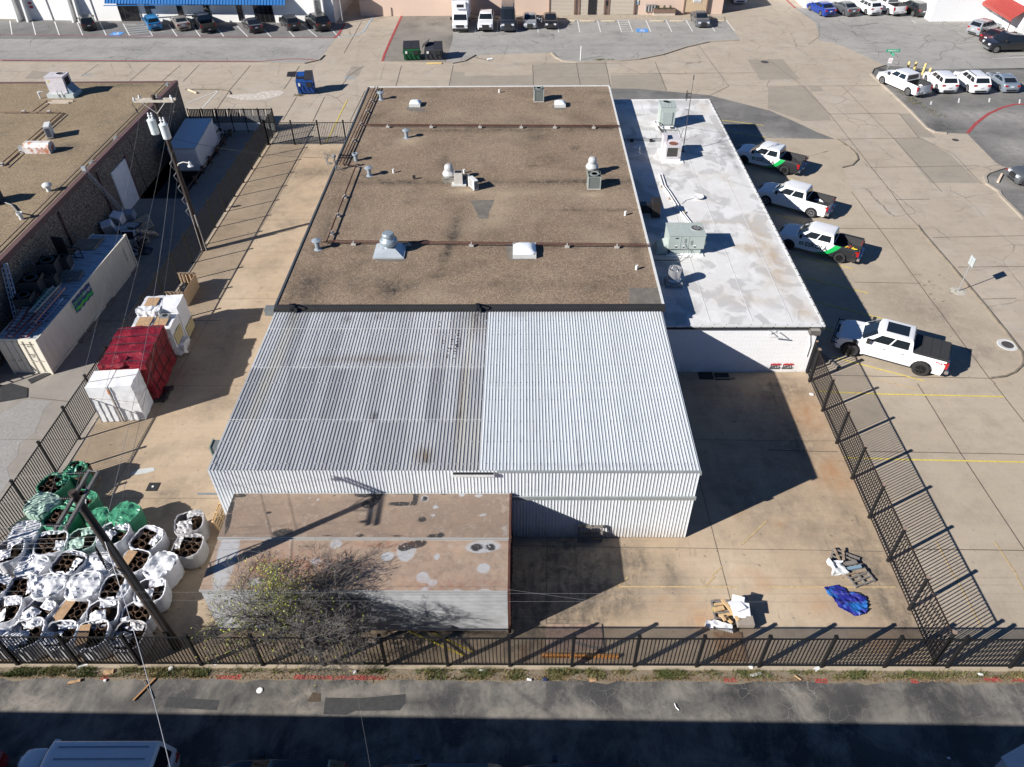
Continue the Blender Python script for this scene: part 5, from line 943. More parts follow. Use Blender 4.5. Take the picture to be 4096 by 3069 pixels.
t = thing('duct', 'black duct elbow coming out of the gravel roof wall in shade', 'duct', (8.1, 47.6, Za))
MB().box(0, 1.2, -.3, .3, .35, .95).build('sleeve', black, t); MB().box(1.0, 1.6, -.45, .4, .1, 1.25).box(1.08, 1.5, -.38, .3, 1.251, 1.26, 1).build('hood', [pm('dark brown metal', (.03, .025, .022), .5), dark], t)
t = thing('antenna_mast', 'thin dark antenna mast with two small reflectors held by guy wires on the white roof', 'antenna', (*(13.12,58.29), Za))
MB().cyl((0, 0, 0), (0, 0, 4.2), .035, .03).cyl((0, 0, 4.2), (0, 0, 6.0), .02, .012).cyl((0, 0, 5.7), (0, 0, 6.05), .04).lathe((0, 0, 0), [(.15, 0), (.05, .1)], 10).build('mast', pm('dark mast', (.06, .055, .055), .5), t)
for z in (4.4, 4.7):
    b = MB().bar((0, 0, z), (-.35, -.1, z), .04)
    for r_ in (.22,): 
        for i in range(14):
            a0, a1 = 2*PI*i/14, 2*PI*(i+1)/14; b.bar((-.35, -.1+r_*math.cos(a0), z+r_*math.sin(a0)), (-.35, -.1+r_*math.cos(a1), z+r_*math.sin(a1)), .03)
    b.build('reflector', black, t)
MB().tube([(0, 0, 2.0), (4.1, 3.3, .1)], .012, 4).tube([(0, 0, .2), (2.6, -.8, .1)], .012, 4).tube([(0, 0, 3.4), (-.3, 0, 3.4)], .03, 5).build('guy_wire', wiremat, t)
t = thing('tv_aerial', 'small spiky rod aerial beside the old rooftop unit', 'antenna', (*(13.11,60.27), Za)); MB().bar((0, 0, 0), (.25, .2, .8), .03).bar((.1, -.1, .6), (.35, .5, .9), .02).bar((.2, 0, .3), (-.1, .4, .9), .02).build('rod', black, t)
t = thing('satellite_dish', 'small flat white dish lying on the white roof trailing a cable', 'dish', (*(12.9,50.2), Za)); MB().lathe((0, 0, .12), [(.25, 0), (.4, .04), (.41, .06), (.1, .03)], 18).build('dish', white, t); MB().tube([(-.2, 0, .05), (-.9, -.3, .02), (-1.3, -.9, .02), (-2.1, -.7, .02)], .015, 5).build('cable', grey, t)
t = thing('conduit_run', 'pair of thin pipes crossing the white roof to its rooftop units', 'pipe', (8.2, 60.3, Za))
MB().tube([(0, 0, .2), (3.9, 0, .2)], .035, 6).tube([(3.9, 0, .2), (3.5, 2.6, .2)], .03, 6).tube([(0, -.15, .14), (4.0, -.15, .14)], .02, 6).build('pipe', black, t)
for x in (1, 2.6): MB().box(x-.12, x+.12, -.2, .1, 0, .17).build('support', black, t)
t = thing('conduit_run', 'pale pipes snaking from the far side to the large rooftop unit', 'pipe', (10.6, 51, Za)); MB().tube([(0, 3, .1), (0, 1, .1), (.2, 0, .1), (.6, -2.8, .1), (1.2, -5.4, .1)], .05, 6).tube([(.2, 3, .1), (.2, 1, .1), (.4, 0, .1), (.9, -3.4, .1), (1.35, -5.4, .1)], .03, 6).build('pipe', white, t)
for x, y in ((0, 1), (.3, -.9), (.75, -3)): MB().box(x-.15, x+.3, y-.1, y+.1, 0, .1).build('support', wood, t)
t = thing('conduit_run', 'short dark pipe leading from the gravel roof wall toward the cylindrical fan', 'pipe', (8.1, 41.5, Za)); MB().tube([(0, 0, .15), (1.7, 0, .15), (2.0, 0, .15)], .03, 6).build('pipe', black, t)
x, y = (9.52,57.93); t = thing('roof_drain_pipe', 'little pale pipe stub in the shaded strip of the white roof', 'vent pipe', (x, y, Za)); MB().lathe((0, 0, 0), [(.22, 0), (.1, .04), (.07, .05), (.07, .45), (.05, .45)], 12).build('pipe', wedge, t)
# units on the left roof
x, y = (-41.33,67.24)
t = thing('rooftop_unit', 'lilac white rooftop unit on a wide base on the left tan roof', 'air conditioner', (x, y+.8, 4.86))
MB().box(-1.2, 1.2, -.9, .7, 0, .35).build('curb', pm('pale grey green base', (.48, .52, .5), .5), t); MB().box(-.95, .65, -.65, .65, .35, 1.75).box(-.99, .69, -.69, .69, 1.75, 1.8).box(.45, .655, -.4, .4, .6, 1.6, 1).box(-.8, -.6, -.66, -.65, 1.3, 1.5, 2).build('cabinet', [lil, dark, pm('yellow label', (.55, .5, .2), .6)], t)
b = MB(); fan_disc(b, (.1, .25, 1.8), .36); b.build('fan_grille', [lil, lil, dark], t); MB().add([(.7, -.6, .36), (1.15, -.6, .36), (1.15, .6, .36), (.7, .6, .36), (.7, -.6, .95), (.7, .6, .95)], [(0, 1, 4), (1, 2, 5, 4), (2, 3, 5)]).build('hood', pm('blue grey hood', (.2, .26, .32), .5), t)
MB().tube([(-1.2, -.6, .3), (-1.6, -.6, .5), (-2.1, -.5, .5)], .04).tube([(-.1, -.95, .1), (-.1, -.95, .7), (.3, -.95, .7), (.3, -.95, .1)], .03).build('conduit', grey, t)
t = thing('timber_sleeper', 'two pale timber strips lying in front of the lilac rooftop unit', 'timber', (*(-40.96,65.98), 4.86)); MB().box(-1.1, .9, -.1, .05, 0, .12).build('strip', pm('pale timber', (.5, .43, .35), .8), t); MB().box(-.8, 1.1, .35, .48, 0, .12).build('strip', pm('pale timber', (.5, .43, .35), .8), t)
x, y = (-37.66,55.45)
t = thing('old_rooftop_unit', 'long rust streaked white unit lying on the left tan roof', 'air conditioner', (x, y+.4, 4.87))
rw2 = NT('rusty white', .7); rw2.col(rw2.mix(rw2.step(rw2.noise(1.8, 5, .7, vec=rw2.P(obj=True)), .48, .6), (.6, .58, .55), (.38, .14, .07)))
b = MB(); b.prism([(-.45, 0), (.45, 0), (.45, .5), (.2, .78), (-.2, .78), (-.45, .5)], -1.0, 1.0); M_ = Matrix(((0, 0, 1, 0), (1, 0, 0, 0), (0, 1, 0, 0), (0, 0, 0, 1))); b.v = [tuple(M_ @ Vector(p)) for p in b.v]; b.build('cabinet', rw2.m, t)
MB().box(-1.5, -1.1, -.3, .0, 0, .5).bar((-1.1, -.1, .3), (-.98, -.1, .3), .05).build('conduit_box', pm('weathered box', (.4, .4, .4), .6, var=.4), t)
t = thing('air_conditioner', 'dark condenser at the left picture edge on the tan roof', 'air conditioner', (-36.9, 47.4, 4.87)); MB().box(-.6, .6, -.45, .45, 0, 1.1).build('cabinet', pm('charcoal louvre', (.06, .065, .065), .5), t); MB().tube([(.6, 0, .1), (1.6, -.5, .08), (2.6, -1.6, .08), (3.1, -2.2, .4)], .05).build('hose', wiremat, t)
# ================================================================ POLES AND WIRES
polem = NT('creosoted pole', .85); polem.col(polem.mix(polem.step(polem.noise(2, 6, .7, vec=polem.P((4, 4, .5), obj=True)), .4, .7), (.022, .016, .013), (.06, .042, .032)))
armw = pm('bleached crossarm', (.5, .45, .38), .85, var=.35, scale=4); insul = pm('porcelain', (.62, .63, .64), .25, var=.1, coat=.4)
t = thing('utility_pole', 'dark wooden pole with two white transformers and a lamp arm beside the alley fence', 'utility pole', (-23.95, 49.1, 0))
top = Vector((-.35, .4, 11.5)); MB().cyl((0, 0, 0), top, .2, .13, n=14).build('pole', polem.m, t, smooth=40)
pt = lambda z: top*(z/11.5)
for dy in (-.2, .2):
    a = pt(11.1); MB().box(a.x-1.35, a.x+1.35, a.y+dy-.055, a.y+dy+.055, a.z, a.z+.13).build('crossarm', armw, t)
a = pt(11.1); MB().bar((a.x-.75, a.y-.27, a.z), (a.x, a.y-.2, a.z-.75), .035).bar((a.x+.75, a.y-.27, a.z), (a.x, a.y-.2, a.z-.75), .035).build('brace', pm('pale bracket', (.5, .48, .44), .6), t)
for x in (-1.25, -1.05, 1.05, 1.28): MB().lathe((a.x+x, a.y+.2*(1 if x in (-1.05, 1.05) else -1), a.z+.13), [(.03, 0), (.09, .04), (.05, .09), (.08, .13), (.03, .2)], 10).build('insulator', insul, t, smooth=35)
b = MB()
for x in (-1.25, 1.25): b.lathe((a.x+x, a.y-.35, a.z-.65), [(.04, 0), (.07, .06), (.04, .12), (.07, .18), (.04, .3)], 8); b.tube([(a.x+x, a.y-.2, a.z+.2), (a.x+x*1.15, a.y-.3, a.z-.1), (a.x+x, a.y-.35, a.z-.35)], .018, 5)
b.build('cutout', black, t)
for x, y, z in ((-.62, -.12, 8.95), (.22, -.4, 8.75)):
    a = pt(z); o = MB().lathe((a.x+x, a.y+y, z), [(.24, 0), (.27, .03), (.28, .9), (.3, .92), (.3, .98), (.25, 1.02), (0, 1.06)], 22).build('transformer', pm('transformer grey', (.58, .63, .63), .4, var=.12), t, smooth=40)
    for dx in (-.1, .12): MB().lathe((a.x+x+dx, a.y+y+.05, z+1.0), [(.05, 0), (.08, .1), (.05, .16), (.09, .24), (.05, .3), (.07, .4), (.02, .46)], 10).build('bushing', insul, o, smooth=35)
a = pt(9.4); MB().bar((a.x-.4, a.y-.1, 9.4), (a.x+.3, a.y-.2, 9.3), .08).build('bracket', grey, t)
a = pt(6.5); MB().tube([a, a+Vector((.25, -.15, .35)), a+Vector((.7, -.3, .55)), a+Vector((1.1, -.35, .5))], .035, 8).build('lamp_arm', pm('pale arm', (.55, .52, .46), .5), t)
MB().lathe((a.x+1.15, a.y-.35, 6.75), [(.2, 0), (.2, .06), (.1, .12), (.1, .3), (.03, .38)], 14).build('lamp_head', insul, t)
MB().tube([(.18, -.14, 0), (.14, -.12, 3)], .05, 7).tube([(-.1, -.2, 0), (-.1, -.15, 4)], .035, 6).build('conduit', pm('pale conduit', (.3, .3, .29), .6), t)
b = MB(); q = random.Random(3)
for k in range(5): z = 3.5+k*.9; p = pt(z); b.tube([p+Vector((-.12, -.15, 0)), p+Vector((-.3, -.25, -.2)), p+Vector((-.2, -.22, -.5)), p+Vector((-.1, -.15, -.7))], .02, 5)
b.build('cable_loop', wiremat, t)
t = thing('utility_pole', 'black leaning pole with double crossarm rising among the wrapped pallets', 'utility pole', (-14.7, 16.6, 0))
top = Vector((-1.13, .62, 9.35)); MB().cyl((0, 0, 0), top, .2, .14, n=16).build('pole', polem.m, t, smooth=40)
pt2 = lambda z: top*(z/9.35)
a = pt2(9.0)
A1, A2 = (-15.47,18.41), (-15.47,15.74); B1, B2 = (-15.83,18.46), (-15.83,15.74)
gw = pm('grey crossarm', (.13, .125, .12), .85, var=.4, scale=3); L0 = t.location
for P1, P2 in ((A1, A2), (B1, B2)): MB().bar((P1[0]-L0.x, P1[1]-L0.y, 9.1), (P2[0]-L0.x, P2[1]-L0.y, 9.1), .1, .12).build('crossarm', gw, t)
mx, my = (A1[0]+A2[0]+B1[0]+B2[0])/4-L0.x, (A1[1]+A2[1]+B1[1]+B2[1])/4-L0.y
MB().bar((a.x+.1, a.y+.6, 9.05), (a.x+.05, a.y, 8.3), .035).bar((a.x+.1, a.y-.6, 9.05), (a.x+.05, a.y, 8.3), .035).bar((A1[0]-L0.x, A1[1]-L0.y-.1, 9.18), (B1[0]-L0.x, B1[1]-L0.y-.1, 9.18), .02).bar((A2[0]-L0.x, A2[1]-L0.y+.1, 9.18), (B2[0]-L0.x, B2[1]-L0.y+.1, 9.18), .02).build('brace', grey, t)
for P in ((-16.27,18.29), (-16.22,17.1), (-16.19,15.91)):
    b = MB()
    for i in range(6): b.cyl((P[0]-L0.x+i*.07, P[1]-L0.y, 9.12), (P[0]-L0.x+i*.07+.03, P[1]-L0.y, 9.12), .06, n=10)
    b.build('insulator', black, t)
b = MB(); p = pt2(6.6)
for k in range(6): q_ = p+Vector((-.15, -.1, -.12*k)); b.tube([q_, q_+Vector((-.35, .1, -.1)), q_+Vector((-.4, 0, -.5-.1*k)), q_+Vector((.1, -.15, -1.1)), pt2(5.2)+Vector((.1, -.18, 0))], .016, 5)
b.build('cable_loop', black, t); MB().box(p.x-.35, p.x-.1, p.y-.15, p.y+.1, 6.3, 6.7).build('bracket', galv, t)
MB().tube([pt2(6.8)+Vector((.15, -.12, 0)), pt2(3)+Vector((.17, -.16, 0)), pt2(.1)+Vector((.17, -.16, 0))], .04, 6).build('conduit', pm('black conduit', (.05, .05, .055), .35), t)
def wire(label, a, b, sag=.4 , r=.012, m=wiremat, group='overhead wires', n=16, kink=None):
    a, b = Vector(a), Vector(b); pts = []; r *= .45
    for i in range(n+1):
        s = i/n; p = a.lerp(b, s); p.z -= sag*4*s*(1-s); pts.append(p-a)
    o = MB().tube(pts, r, 5).build('overhead_wire', m, loc=a); return tag(o, label, 'wire', group)
pw2 = lambda z: pt2(z)+Vector(L0)
for (px, py), z, lb in (((-16.27,18.29), 9.12, 'farthest of the wires tied to the crossarm of the leaning pole'), ((-16.22,17.1), 9.12, 'wire tied to the middle of the leaning pole crossarm'), ((-16.19,15.91), 9.12, 'nearest of the wires tied to the crossarm of the leaning pole')): wire(lb, (px, py, z), (px-40, py+.4, z+.3), 1.2, .011)
for z, sx, lb in ((7.0, -.1, 'upper of the close bundle of wires left of the leaning pole'), (6.75, -.1, 'second wire of the close bundle left of the leaning pole'), (6.5, 0, 'third wire of the close bundle left of the leaning pole'), (6.05, 0, 'lowest thin wire of the bundle left of the leaning pole')):
    p = pw2(z); wire(lb, (p.x, p.y, z), (p.x-40, p.y-.2, z-.1), .6, .012)
p = pw2(4.9); wire('thick pale cable passing the leaning pole over the trailers', (-40, 15.95, 5.3), (30, 15.9, 5.3), 0.2, .009)
wire('second long cable passing the leaning pole just below the thick one', (-40, 15.8, 5.0), (30, 15.75, 5.0), .2, .008)
a = pw2(7.6); wire('thin wire running from the leaning pole across the trailer roof to the right', a, (6, 13.2, 8.0), .2, .007)
wire('silver twisted service cable dropping from the leaning pole to the near building', pw2(6.9), (-9.35, 7.6, 7.05), .8, .026, pm('bright cable', (.45, .45, .46), .35, .5), n=24)
wire('very thin wire hanging over the street below the bare tree', (-6.9, 16.0, 5.2), (-4.0, 7.9, 7.0), .3, .006)
wire('sagging service cable from the transformer pole to the mast on the gravel roof', Vector((-24.2, 49.3, 8.7)), (-13.8, 52.2, 5.85), .35, .025, pm('dark cable', (.07, .065, .06), .5), n=24)
P0 = Vector((-24.2, 49.4, 9.0))
wire('left one of the wires coming down the alley from the transformer pole', P0+Vector((-.9, 0, 2.1)), (-16.6, 16.9, 9.15), .6, .012)
wire('wire coming down the alley just right of the leftmost one', P0+Vector((1.1, 0, 2.1)), (-15.8, 17.2, 9.2), .6, .012)
wire('twisted cable coming down the middle of the alley from the transformer pole', P0+Vector((.15, -.2, -1.2)), pw2(7.0), .9, .02)
wire('dark cable parallel to the twisted alley cable', P0+Vector((.2, -.2, -2.4)), pw2(6.4), 1.0, .02, pm('dark cable', (.07, .065, .06), .5))
wire('cable from the transformer pole across the rear street', P0+Vector((0, 0, -.4)), (-36, 90, 10), .8, .012)
# ================================================================ SIGNS, BOLLARDS, SMALL STREET THINGS
t = thing('street_sign', 'thin post with green street name blade and white sign by the kerb', 'street sign', (*(40.2,84.92), 0))
MB().cyl((0, 0, 0), (0, 0, 3.0), .035).build('post', grey, t)
sgn = pm('sign green face', (.02, .3, .16), .4); o = MB().box(-.75, .75, -.012, .012, 2.85, 3.15).build('name_blade', sgn, t); text('blade_text', 'RESERVE ST', .23, white, o, face(0, -.014, 3.0, (1, 0, 0)), .002)
MB().box(-.012, .012, -.5, .5, 2.55, 2.82).build('cross_blade', sgn, t); o = MB().box(-.22, .22, -.06, -.045, 1.7, 2.25).build('plate', white, t); text('plate_text', 'NO\nTHRU', .16, red, o, face(0, -.062, 1.98, (1, 0, 0)), .002)
t = thing('traffic_sign', 'galvanised sign post seen from behind beside the kerb right of the trucks', 'sign', (*(30.12,43.35), 0))
MB().cyl((0, 0, 0), (0, 0, 2.75), .032).build('post', galv, t); MB().box(-.02, 0, -.32, .28, 2.1, 2.75).build('plate', pm('sign back', (.55, .6, .6), .4, .3), t); MB().box(.035, .05, -.3, .3, 2.15, 2.7).build('plate', pm('sign back', (.55, .6, .6), .4, .3), t); MB().lathe((0, 0, 0), [(.55, 0), (.4, .03), (.1, .05)], 14).build('footing', pm('spilled cement', (.45, .42, .36), .9, var=.3), t)
yb_ = pm('bollard yellow', (.68, .5, .2), .6, var=.15)
for i, ((x, y), l) in enumerate((((44.83,84.81), 'nearest yellow bollard right behind the white pickup bed'), ((44.88,86.25), 'tall yellow bollard second from the right of four'), ((43.33,86.91), 'dirty leaning yellow bollard leftmost of four by the white pickup'), ((44.04,86.75), 'yellow bollard mostly hidden behind the white pickup cab'))):
    o = MB().cyl((0, 0, 0), (.02, 0, 1.15), .13, n=14).lathe((.02, 0, 1.15), [(.13, 0), (.08, .06), (0, .08)], 14).build('bollard', yb_, smooth=40, loc=(x, y, 0)); tag(o, l, 'bollard', 'yellow bollards behind the white pickup')
def stop(label, p, q, m, cat='wheel stop'):
    o = MB().bar((0, 0, .09), (q[0]-p[0], q[1]-p[1], .09), .18, .15).build('wheel_stop', m, loc=(p[0], p[1], 0), bevel=.03); tag(o, label, cat, 'concrete wheel stops'); return o
csm = pm('cream wheel stop', (.55, .46, .33), .85, var=.2)
for i, (x0, x1) in enumerate(((485, 545), (585, 712), (770, 890), (1190, 1308), (1360, 1480), (1705, 1830))):
    p, q_ = {0: ((6.31,107.36), (7.23,107.34)), 1: ((7.85,107.32), (9.82,107.28)), 2: ((10.71,107.26), (12.56,107.22)), 3: ((17.18,107.11), (19,107.07)), 4: ((19.8,107.05), (21.64,107.01)), 5: ((25.11,107.09), (27.03,107.04))}[i]
    stop(('short tan wheel stop beside the black sedan by the roller doors', 'tan wheel stop in the first empty bay right of the black sedan', 'tan wheel stop in the bay left of the striped aisle', 'tan wheel stop in the bay right of the accessible emblem', 'tan wheel stop in the second bay right of the accessible emblem', 'tan wheel stop beside the lone grey sedan')[i], p, q_, csm)
stop('yellow and white wheel stop below the dumpsters at the kerb', (-11.05,90.72), (-9.29,90.81), yb_); stop('cream wheel stop lying in the triangle marking behind the left building', (-36.49,82.66), (-35.18,81.6), csm)
stop('loose pale wheel stop on the dark island at the right edge', (40.58,59.66), (41.66,61.19), pm('peach wheel stop', (.7, .55, .42), .8)); stop('dusty wheel stop lying in the shade left of the big white truck', (19.3, 34.9), (18.4, 36.9), greywood); stop('tan wheel stop left of the blue sedan top right', (40.3,112.04), (40.82,111.91), csm)
o = MB().cyl((0, 0, 0), (.02, 0, 1.6), .05, n=8).build('marker_post', white, loc=(*(7,91.83), 0)); tag(o, 'thin white marker post in the weedy kerb corner', 'post')
# ================================================================ VEHICLES
glass = pm('tinted car glass', (.012, .016, .02), .06, var=0, coat=.6); chrome = pm('chrome', (.6, .6, .6), .15, .9, var=0); lampw = pm('headlamp glass', (.6, .62, .65), .1, var=0, coat=.5)
lampr = pm('tail lamp red', (.35, .015, .015), .2, var=0, coat=.5); plastic = pm('black plastic', (.022, .022, .023), .55, var=0); alloy = pm('alloy wheel', (.42, .42, .43), .3, .7, var=0); alloyb = pm('black alloy', (.03, .03, .032), .3, .5, var=0); liner = pm('bed liner', (.03, .03, .032), .8); plate_m = pm('licence plate', (.6, .62, .64), .5, var=0)
def paint(name, c, metal=.0): return pm('car paint '+name, c, .32, metal, var=.03, coat=.9)
KIND = {
 'sedan': dict(L=4.75, W=1.82, H=1.45, r=.33, fo=.92, ro=1.05, belt=1.0, prof=[(-2.37, .5), (-2.36, .78), (-2.28, 1.0), (-2.1, 1.05), (-1.5, 1.06), (1.0, .99), (1.6, .93), (2.1, .8), (2.32, .66), (2.37, .45)], base=(-1.95, 1.15), roof=(-1.05, .1), side=[(.12, .47), (.5, .86)], sill=.2),
 'suv': dict(L=4.7, W=1.88, H=1.68, r=.36, fo=.92, ro=1.0, belt=1.08, prof=[(-2.34, .5), (-2.35, .85), (-2.3, 1.08), (-2.2, 1.1), (.95, 1.07), (1.6, 1.03), (2.1, .92), (2.3, .76), (2.35, .48)], base=(-2.28, 1.15), roof=(-1.85, .3), side=[(.06, .3), (.33, .6), (.63, .9)], sill=.25),
 'pickup': dict(L=5.9, W=2.04, H=1.93, r=.41, fo=1.0, ro=1.2, belt=1.27, prof=[(-2.94, .6), (-2.94, 1.3), ('b', -2.87, 1.3), ('b', -2.86, .72), ('b', -1.1, .72), ('b', -1.09, 1.3), (-1.02, 1.3), (1.3, 1.24), (2.2, 1.17), (2.72, 1.08), (2.9, .9), (2.95, .55)], base=(-1.08, 1.58), roof=(-.95, .8), side=[(.09, .46), (.5, .88)], sill=.36),
 'van': dict(L=5.9, W=2.0, H=2.6, r=.36, fo=1.0, ro=1.2, belt=1.3, prof=[(-2.93, .5), (-2.95, 1.3), (-2.9, 1.32), (1.4, 1.3), (2.2, 1.2), (2.75, 1.02), (2.92, .8), (2.95, .5)], base=(-2.93, 2.1), roof=(-2.86, 1.05), side=[(.76, .94)], sill=.3),
 'oldvan': dict(L=5.9, W=2.02, H=2.1, r=.38, fo=.85, ro=1.4, belt=1.2, prof=[(-2.93, .5), (-2.95, 1.15), (-2.9, 1.2), (1.6, 1.24), (2.5, 1.2), (2.8, 1.05), (2.93, .75), (2.94, .5)], base=(-2.9, 1.9), roof=(-2.6, 1.28), side=[(.06, .3), (.34, .58), (.78, .93)], sill=.3),
}
def wheel_mesh(r, wd, rim, spokes=6, s=1):
    """tyre on the y axis and its rim"""
    T = MB(); n = 22; prof = [(r*.6, -wd/2), (r*.93, -wd/2), (r, -wd*.36), (r, wd*.36), (r*.93, wd/2), (r*.6, wd/2), (r*.58, wd*.3), (r*.58, -wd*.3)]
    v = [(a*math.cos(2*PI*i/n), b, a*math.sin(2*PI*i/n)) for a, b in prof for i in range(n)]; m = len(prof)
    T.add(v, [(j*n+(i+1) % n, j*n+i, ((j+1) % m)*n+i, ((j+1) % m)*n+(i+1) % n) for j in range(m) for i in range(n)])
    Q = MB(); Q.cyl((0, s*wd*.1, 0), (0, s*wd*.2, 0), r*.6, n=n, k=1)
    for i in range(spokes):
        a = 2*PI*i/spokes; Q.bar((0, s*wd*.4, 0), (r*.57*math.cos(a), s*wd*.42, r*.57*math.sin(a)), r*.16, .03)
    Q.cyl((0, s*wd*.25, 0), (0, s*wd*.46, 0), r*.13, n=10)
    for i in range(n):
        a0, a1 = 2*PI*i/n, 2*PI*(i+1)/n; Q.bar((r*.58*math.cos(a0), s*wd*.42, r*.58*math.sin(a0)), (r*.58*math.cos(a1), s*wd*.42, r*.58*math.sin(a1)), .04, .05)
    return T, Q
_wm = {}
def car(name, label, cat, kind, pt_, loc, ang, group=None, rim=alloy, sc=1., bodym=None, roof_m=None, opts=()):
    K = KIND[kind]; L, W, H, r = K['L'], K['W'], K['H'], K['r']*(1.12 if 'big' in opts else 1)
    t = thing(name, label, cat, (loc[0], loc[1], .02), ang, group)
    hw = W/2; xf = L/2-K['fo']; xr = -L/2+K['ro']; sill = K['sill']; R_ = r*1.2
    ts = [-1, -.975, -.92, -.87, -.86, -.7, -.69]; ts = ts+[-a for a in reversed(ts)]
    def arch(xc, n=9):
        o = []
        a0 = math.asin(max(-1, min(1, (sill-r)/R_)))
        for i in range(n+1):
            a = a0+(PI-2*a0)*i/n; o.append(('a', xc+R_*math.cos(a), r+R_*math.sin(a)))
        return o
    top = [p if p[0] == 'b' else ('t', *p) for p in K['prof']]
    loop = top+[('s', L/2-.08, sill)]+arch(xf)+arch(xr)+[('s', -L/2+.06, sill)]
    v = []; N = len(loop)
    for tt in ts:
        at = abs(tt); dz = .09 if at > .99 else (.025 if at > .97 else 0); end = .16*max(0, (at-.4)/.6)**2
        for k_, x, z in loop:
            if k_ == 'b' and at > .9: z = K['belt']+.03
            if k_ == 'a' and at < .695: z = sill
            zz_ = z-dz if (k_ in 'tb' and z > .7) else z
            xx = x-math.copysign(end, x) if (abs(x) > L/2-.5 and k_ != 'a') else x
            yy = tt*hw*(1-.05*max(0, (z-.9)))*(1-.035*(z < .45))
            v.append((xx, yy, zz_))
    f = [(j*N+i, (j+1)*N+i, (j+1)*N+(i+1) % N, j*N+(i+1) % N) for j in range(len(ts)-1) for i in range(N)]
    f += [tuple(range(N)), tuple(range((len(ts)-1)*N+N-1, (len(ts)-1)*N-1, -1))]
    b = MB(); b.add(v, f); body = b.build('body', [bodym or pt_, liner], t, smooth=32)
    if kind == 'pickup':
        for p in body.data.polygons:
            c = p.center
            if -2.87 < c.x < -1.08 and abs(c.y) < hw*.9 and c.z > .7: p.material_index = 1
    for p in body.data.polygons:
        c = p.center
        if abs(c.y) < hw*.72 and c.z < sill+.02 and len(p.vertices) == 4: p.material_index = 1
    # cabin
    bx0, bx1 = K['base']; rx0, rx1 = K['roof']; zb = K['belt']-.04; wb = hw*.93; wr = hw*(.78 if kind not in ('van', 'oldvan') else .86)
    def lay(z0, x0, x1, w_): return [(x0, -w_, z0), (x0+.0, -w_*.6, z0), (x0, w_*.6, z0), (x0, w_, z0), (x1, w_, z0), (x1+.1, w_*.5, z0), (x1+.1, -w_*.5, z0), (x1, -w_, z0)]
    Ls = [lay(zb, bx0, bx1, wb), lay(H-.1, rx0, rx1, wr), lay(H-.03, rx0+.06, rx1-.1, wr*.94), lay(H, rx0+.22, rx1-.3, wr*.75)]
    cv = [p for l in Ls for p in l]; n = 8; cb = MB(); cb.add(cv, [(j*n+i, j*n+(i+1) % n, (j+1)*n+(i+1) % n, (j+1)*n+i) for j in range(3) for i in range(n)]+[tuple(range(3*n, 4*n))])
    # loft is clockwise seen from above, flip
    cb.f = [tuple(reversed(q_)) for q_ in cb.f]; cab = cb.build('cabin', roof_m or pt_, t, smooth=28)
    if 'ribs' in opts:
        g = MB()
        for k in range(6): g.box(rx0+.35, rx1-.35, -wr*.66+k*wr*.26, -wr*.66+k*wr*.26+.04, H-.002, H+.012)
        g.build('roof_rib', roof_m or pt_, cab)
    if 'rails' in opts:
        for s in (-1, 1): MB().bar((rx0+.2, s*wr*.85, H+.03), (rx1-.35, s*wr*.85, H+.03), .04).build('roof_rail', plastic, cab)
    if 'sunroof' in opts: MB().box(rx0+.32, rx1-.28, -wr*.62, wr*.62, H+.001, H+.008).build('sunroof', glass, cab)
    def pane(q, u0, u1, v0, v1, nm, off=.012):
        A, B_, C_, D_ = [Vector(p) for p in q]
        def P_(u, w_): return (A.lerp(B_, u)).lerp(D_.lerp(C_, u), w_)
        nrm = (B_-A).cross(D_-A).normalized()*off; pts = [P_(u0, v0)+nrm, P_(u1, v0)+nrm, P_(u1, v1)+nrm, P_(u0, v1)+nrm]; back = [p-nrm*1.6 for p in pts]
        MB().add(pts+back, [(0, 1, 2, 3), (0, 4, 5, 1), (1, 5, 6, 2), (2, 6, 7, 3), (3, 7, 4, 0)]).build(nm, glass, cab)
    zt = H-.1
    for s in (-1, 1):
        q = [(bx0, s*wb, zb), (bx1, s*wb, zb), (rx1, s*wr, zt), (rx0, s*wr, zt)]
        if s == 1: q = [q[1], q[0], q[3], q[2]]
        for u0, u1 in K['side']:
            a_, c_ = (u0, u1) if s == -1 else (1-u1, 1-u0)
            pane(q, a_, c_, .2, .93, 'side_window')
    for sgn_, lo in ((1, -.5), (1, .5)): pass
    pane([(bx1+.1, -wb*.5, zb), (bx1+.1, wb*.5, zb), (rx1+.1, wr*.5, zt), (rx1+.1, -wr*.5, zt)], -.0, 1.0, .12, .95, 'windscreen')
    pane([(bx1, wb, zb), (bx1, wb, zb), (rx1, wr, zt), (rx1, wr, zt)], 0, 1, .1, .9, 'windscreen') if False else None
    for s in (-1, 1):
        q = [(bx1, s*wb, zb), (bx1+.1, s*wb*.5, zb), (rx1+.1, s*wr*.5, zt), (rx1, s*wr, zt)]
        if s == 1: q = [q[1], q[0], q[3], q[2]]; pane(q, 0, .86, .12, .95, 'windscreen')
        else: pane(q, .14, 1, .12, .95, 'windscreen')
    if kind not in ('van',): pane([(bx0, wb, zb), (bx0, -wb, zb), (rx0, -wr, zt), (rx0, wr, zt)], .09, .91, .22 if kind != 'sedan' else .1, .93, 'rear_window')
    # wheels
    key = (kind, r, rim.name)
    if key not in _wm: _wm[key] = [wheel_mesh(r, .24, rim, 6 if rim is not alloyb else 8, s) for s in (-1, 1)]; _wm[key] = [(T.build('w', rubber), Q.build('w', [rim, dark])) for T, Q in _wm[key]]; [C.objects.unlink(o) for p in _wm[key] for o in p]
    for x in (xf, xr):
        for si, s in enumerate((-1, 1)):
            T, Q = _wm[key][si]; wo = bpy.data.objects.new('wheel', T.data); C.objects.link(wo); wo.parent = t; wo.location = (x, s*(hw-.14+(.05 if 'big' in opts else 0)), r)
            ro = bpy.data.objects.new('rim', Q.data); C.objects.link(ro); ro.parent = wo
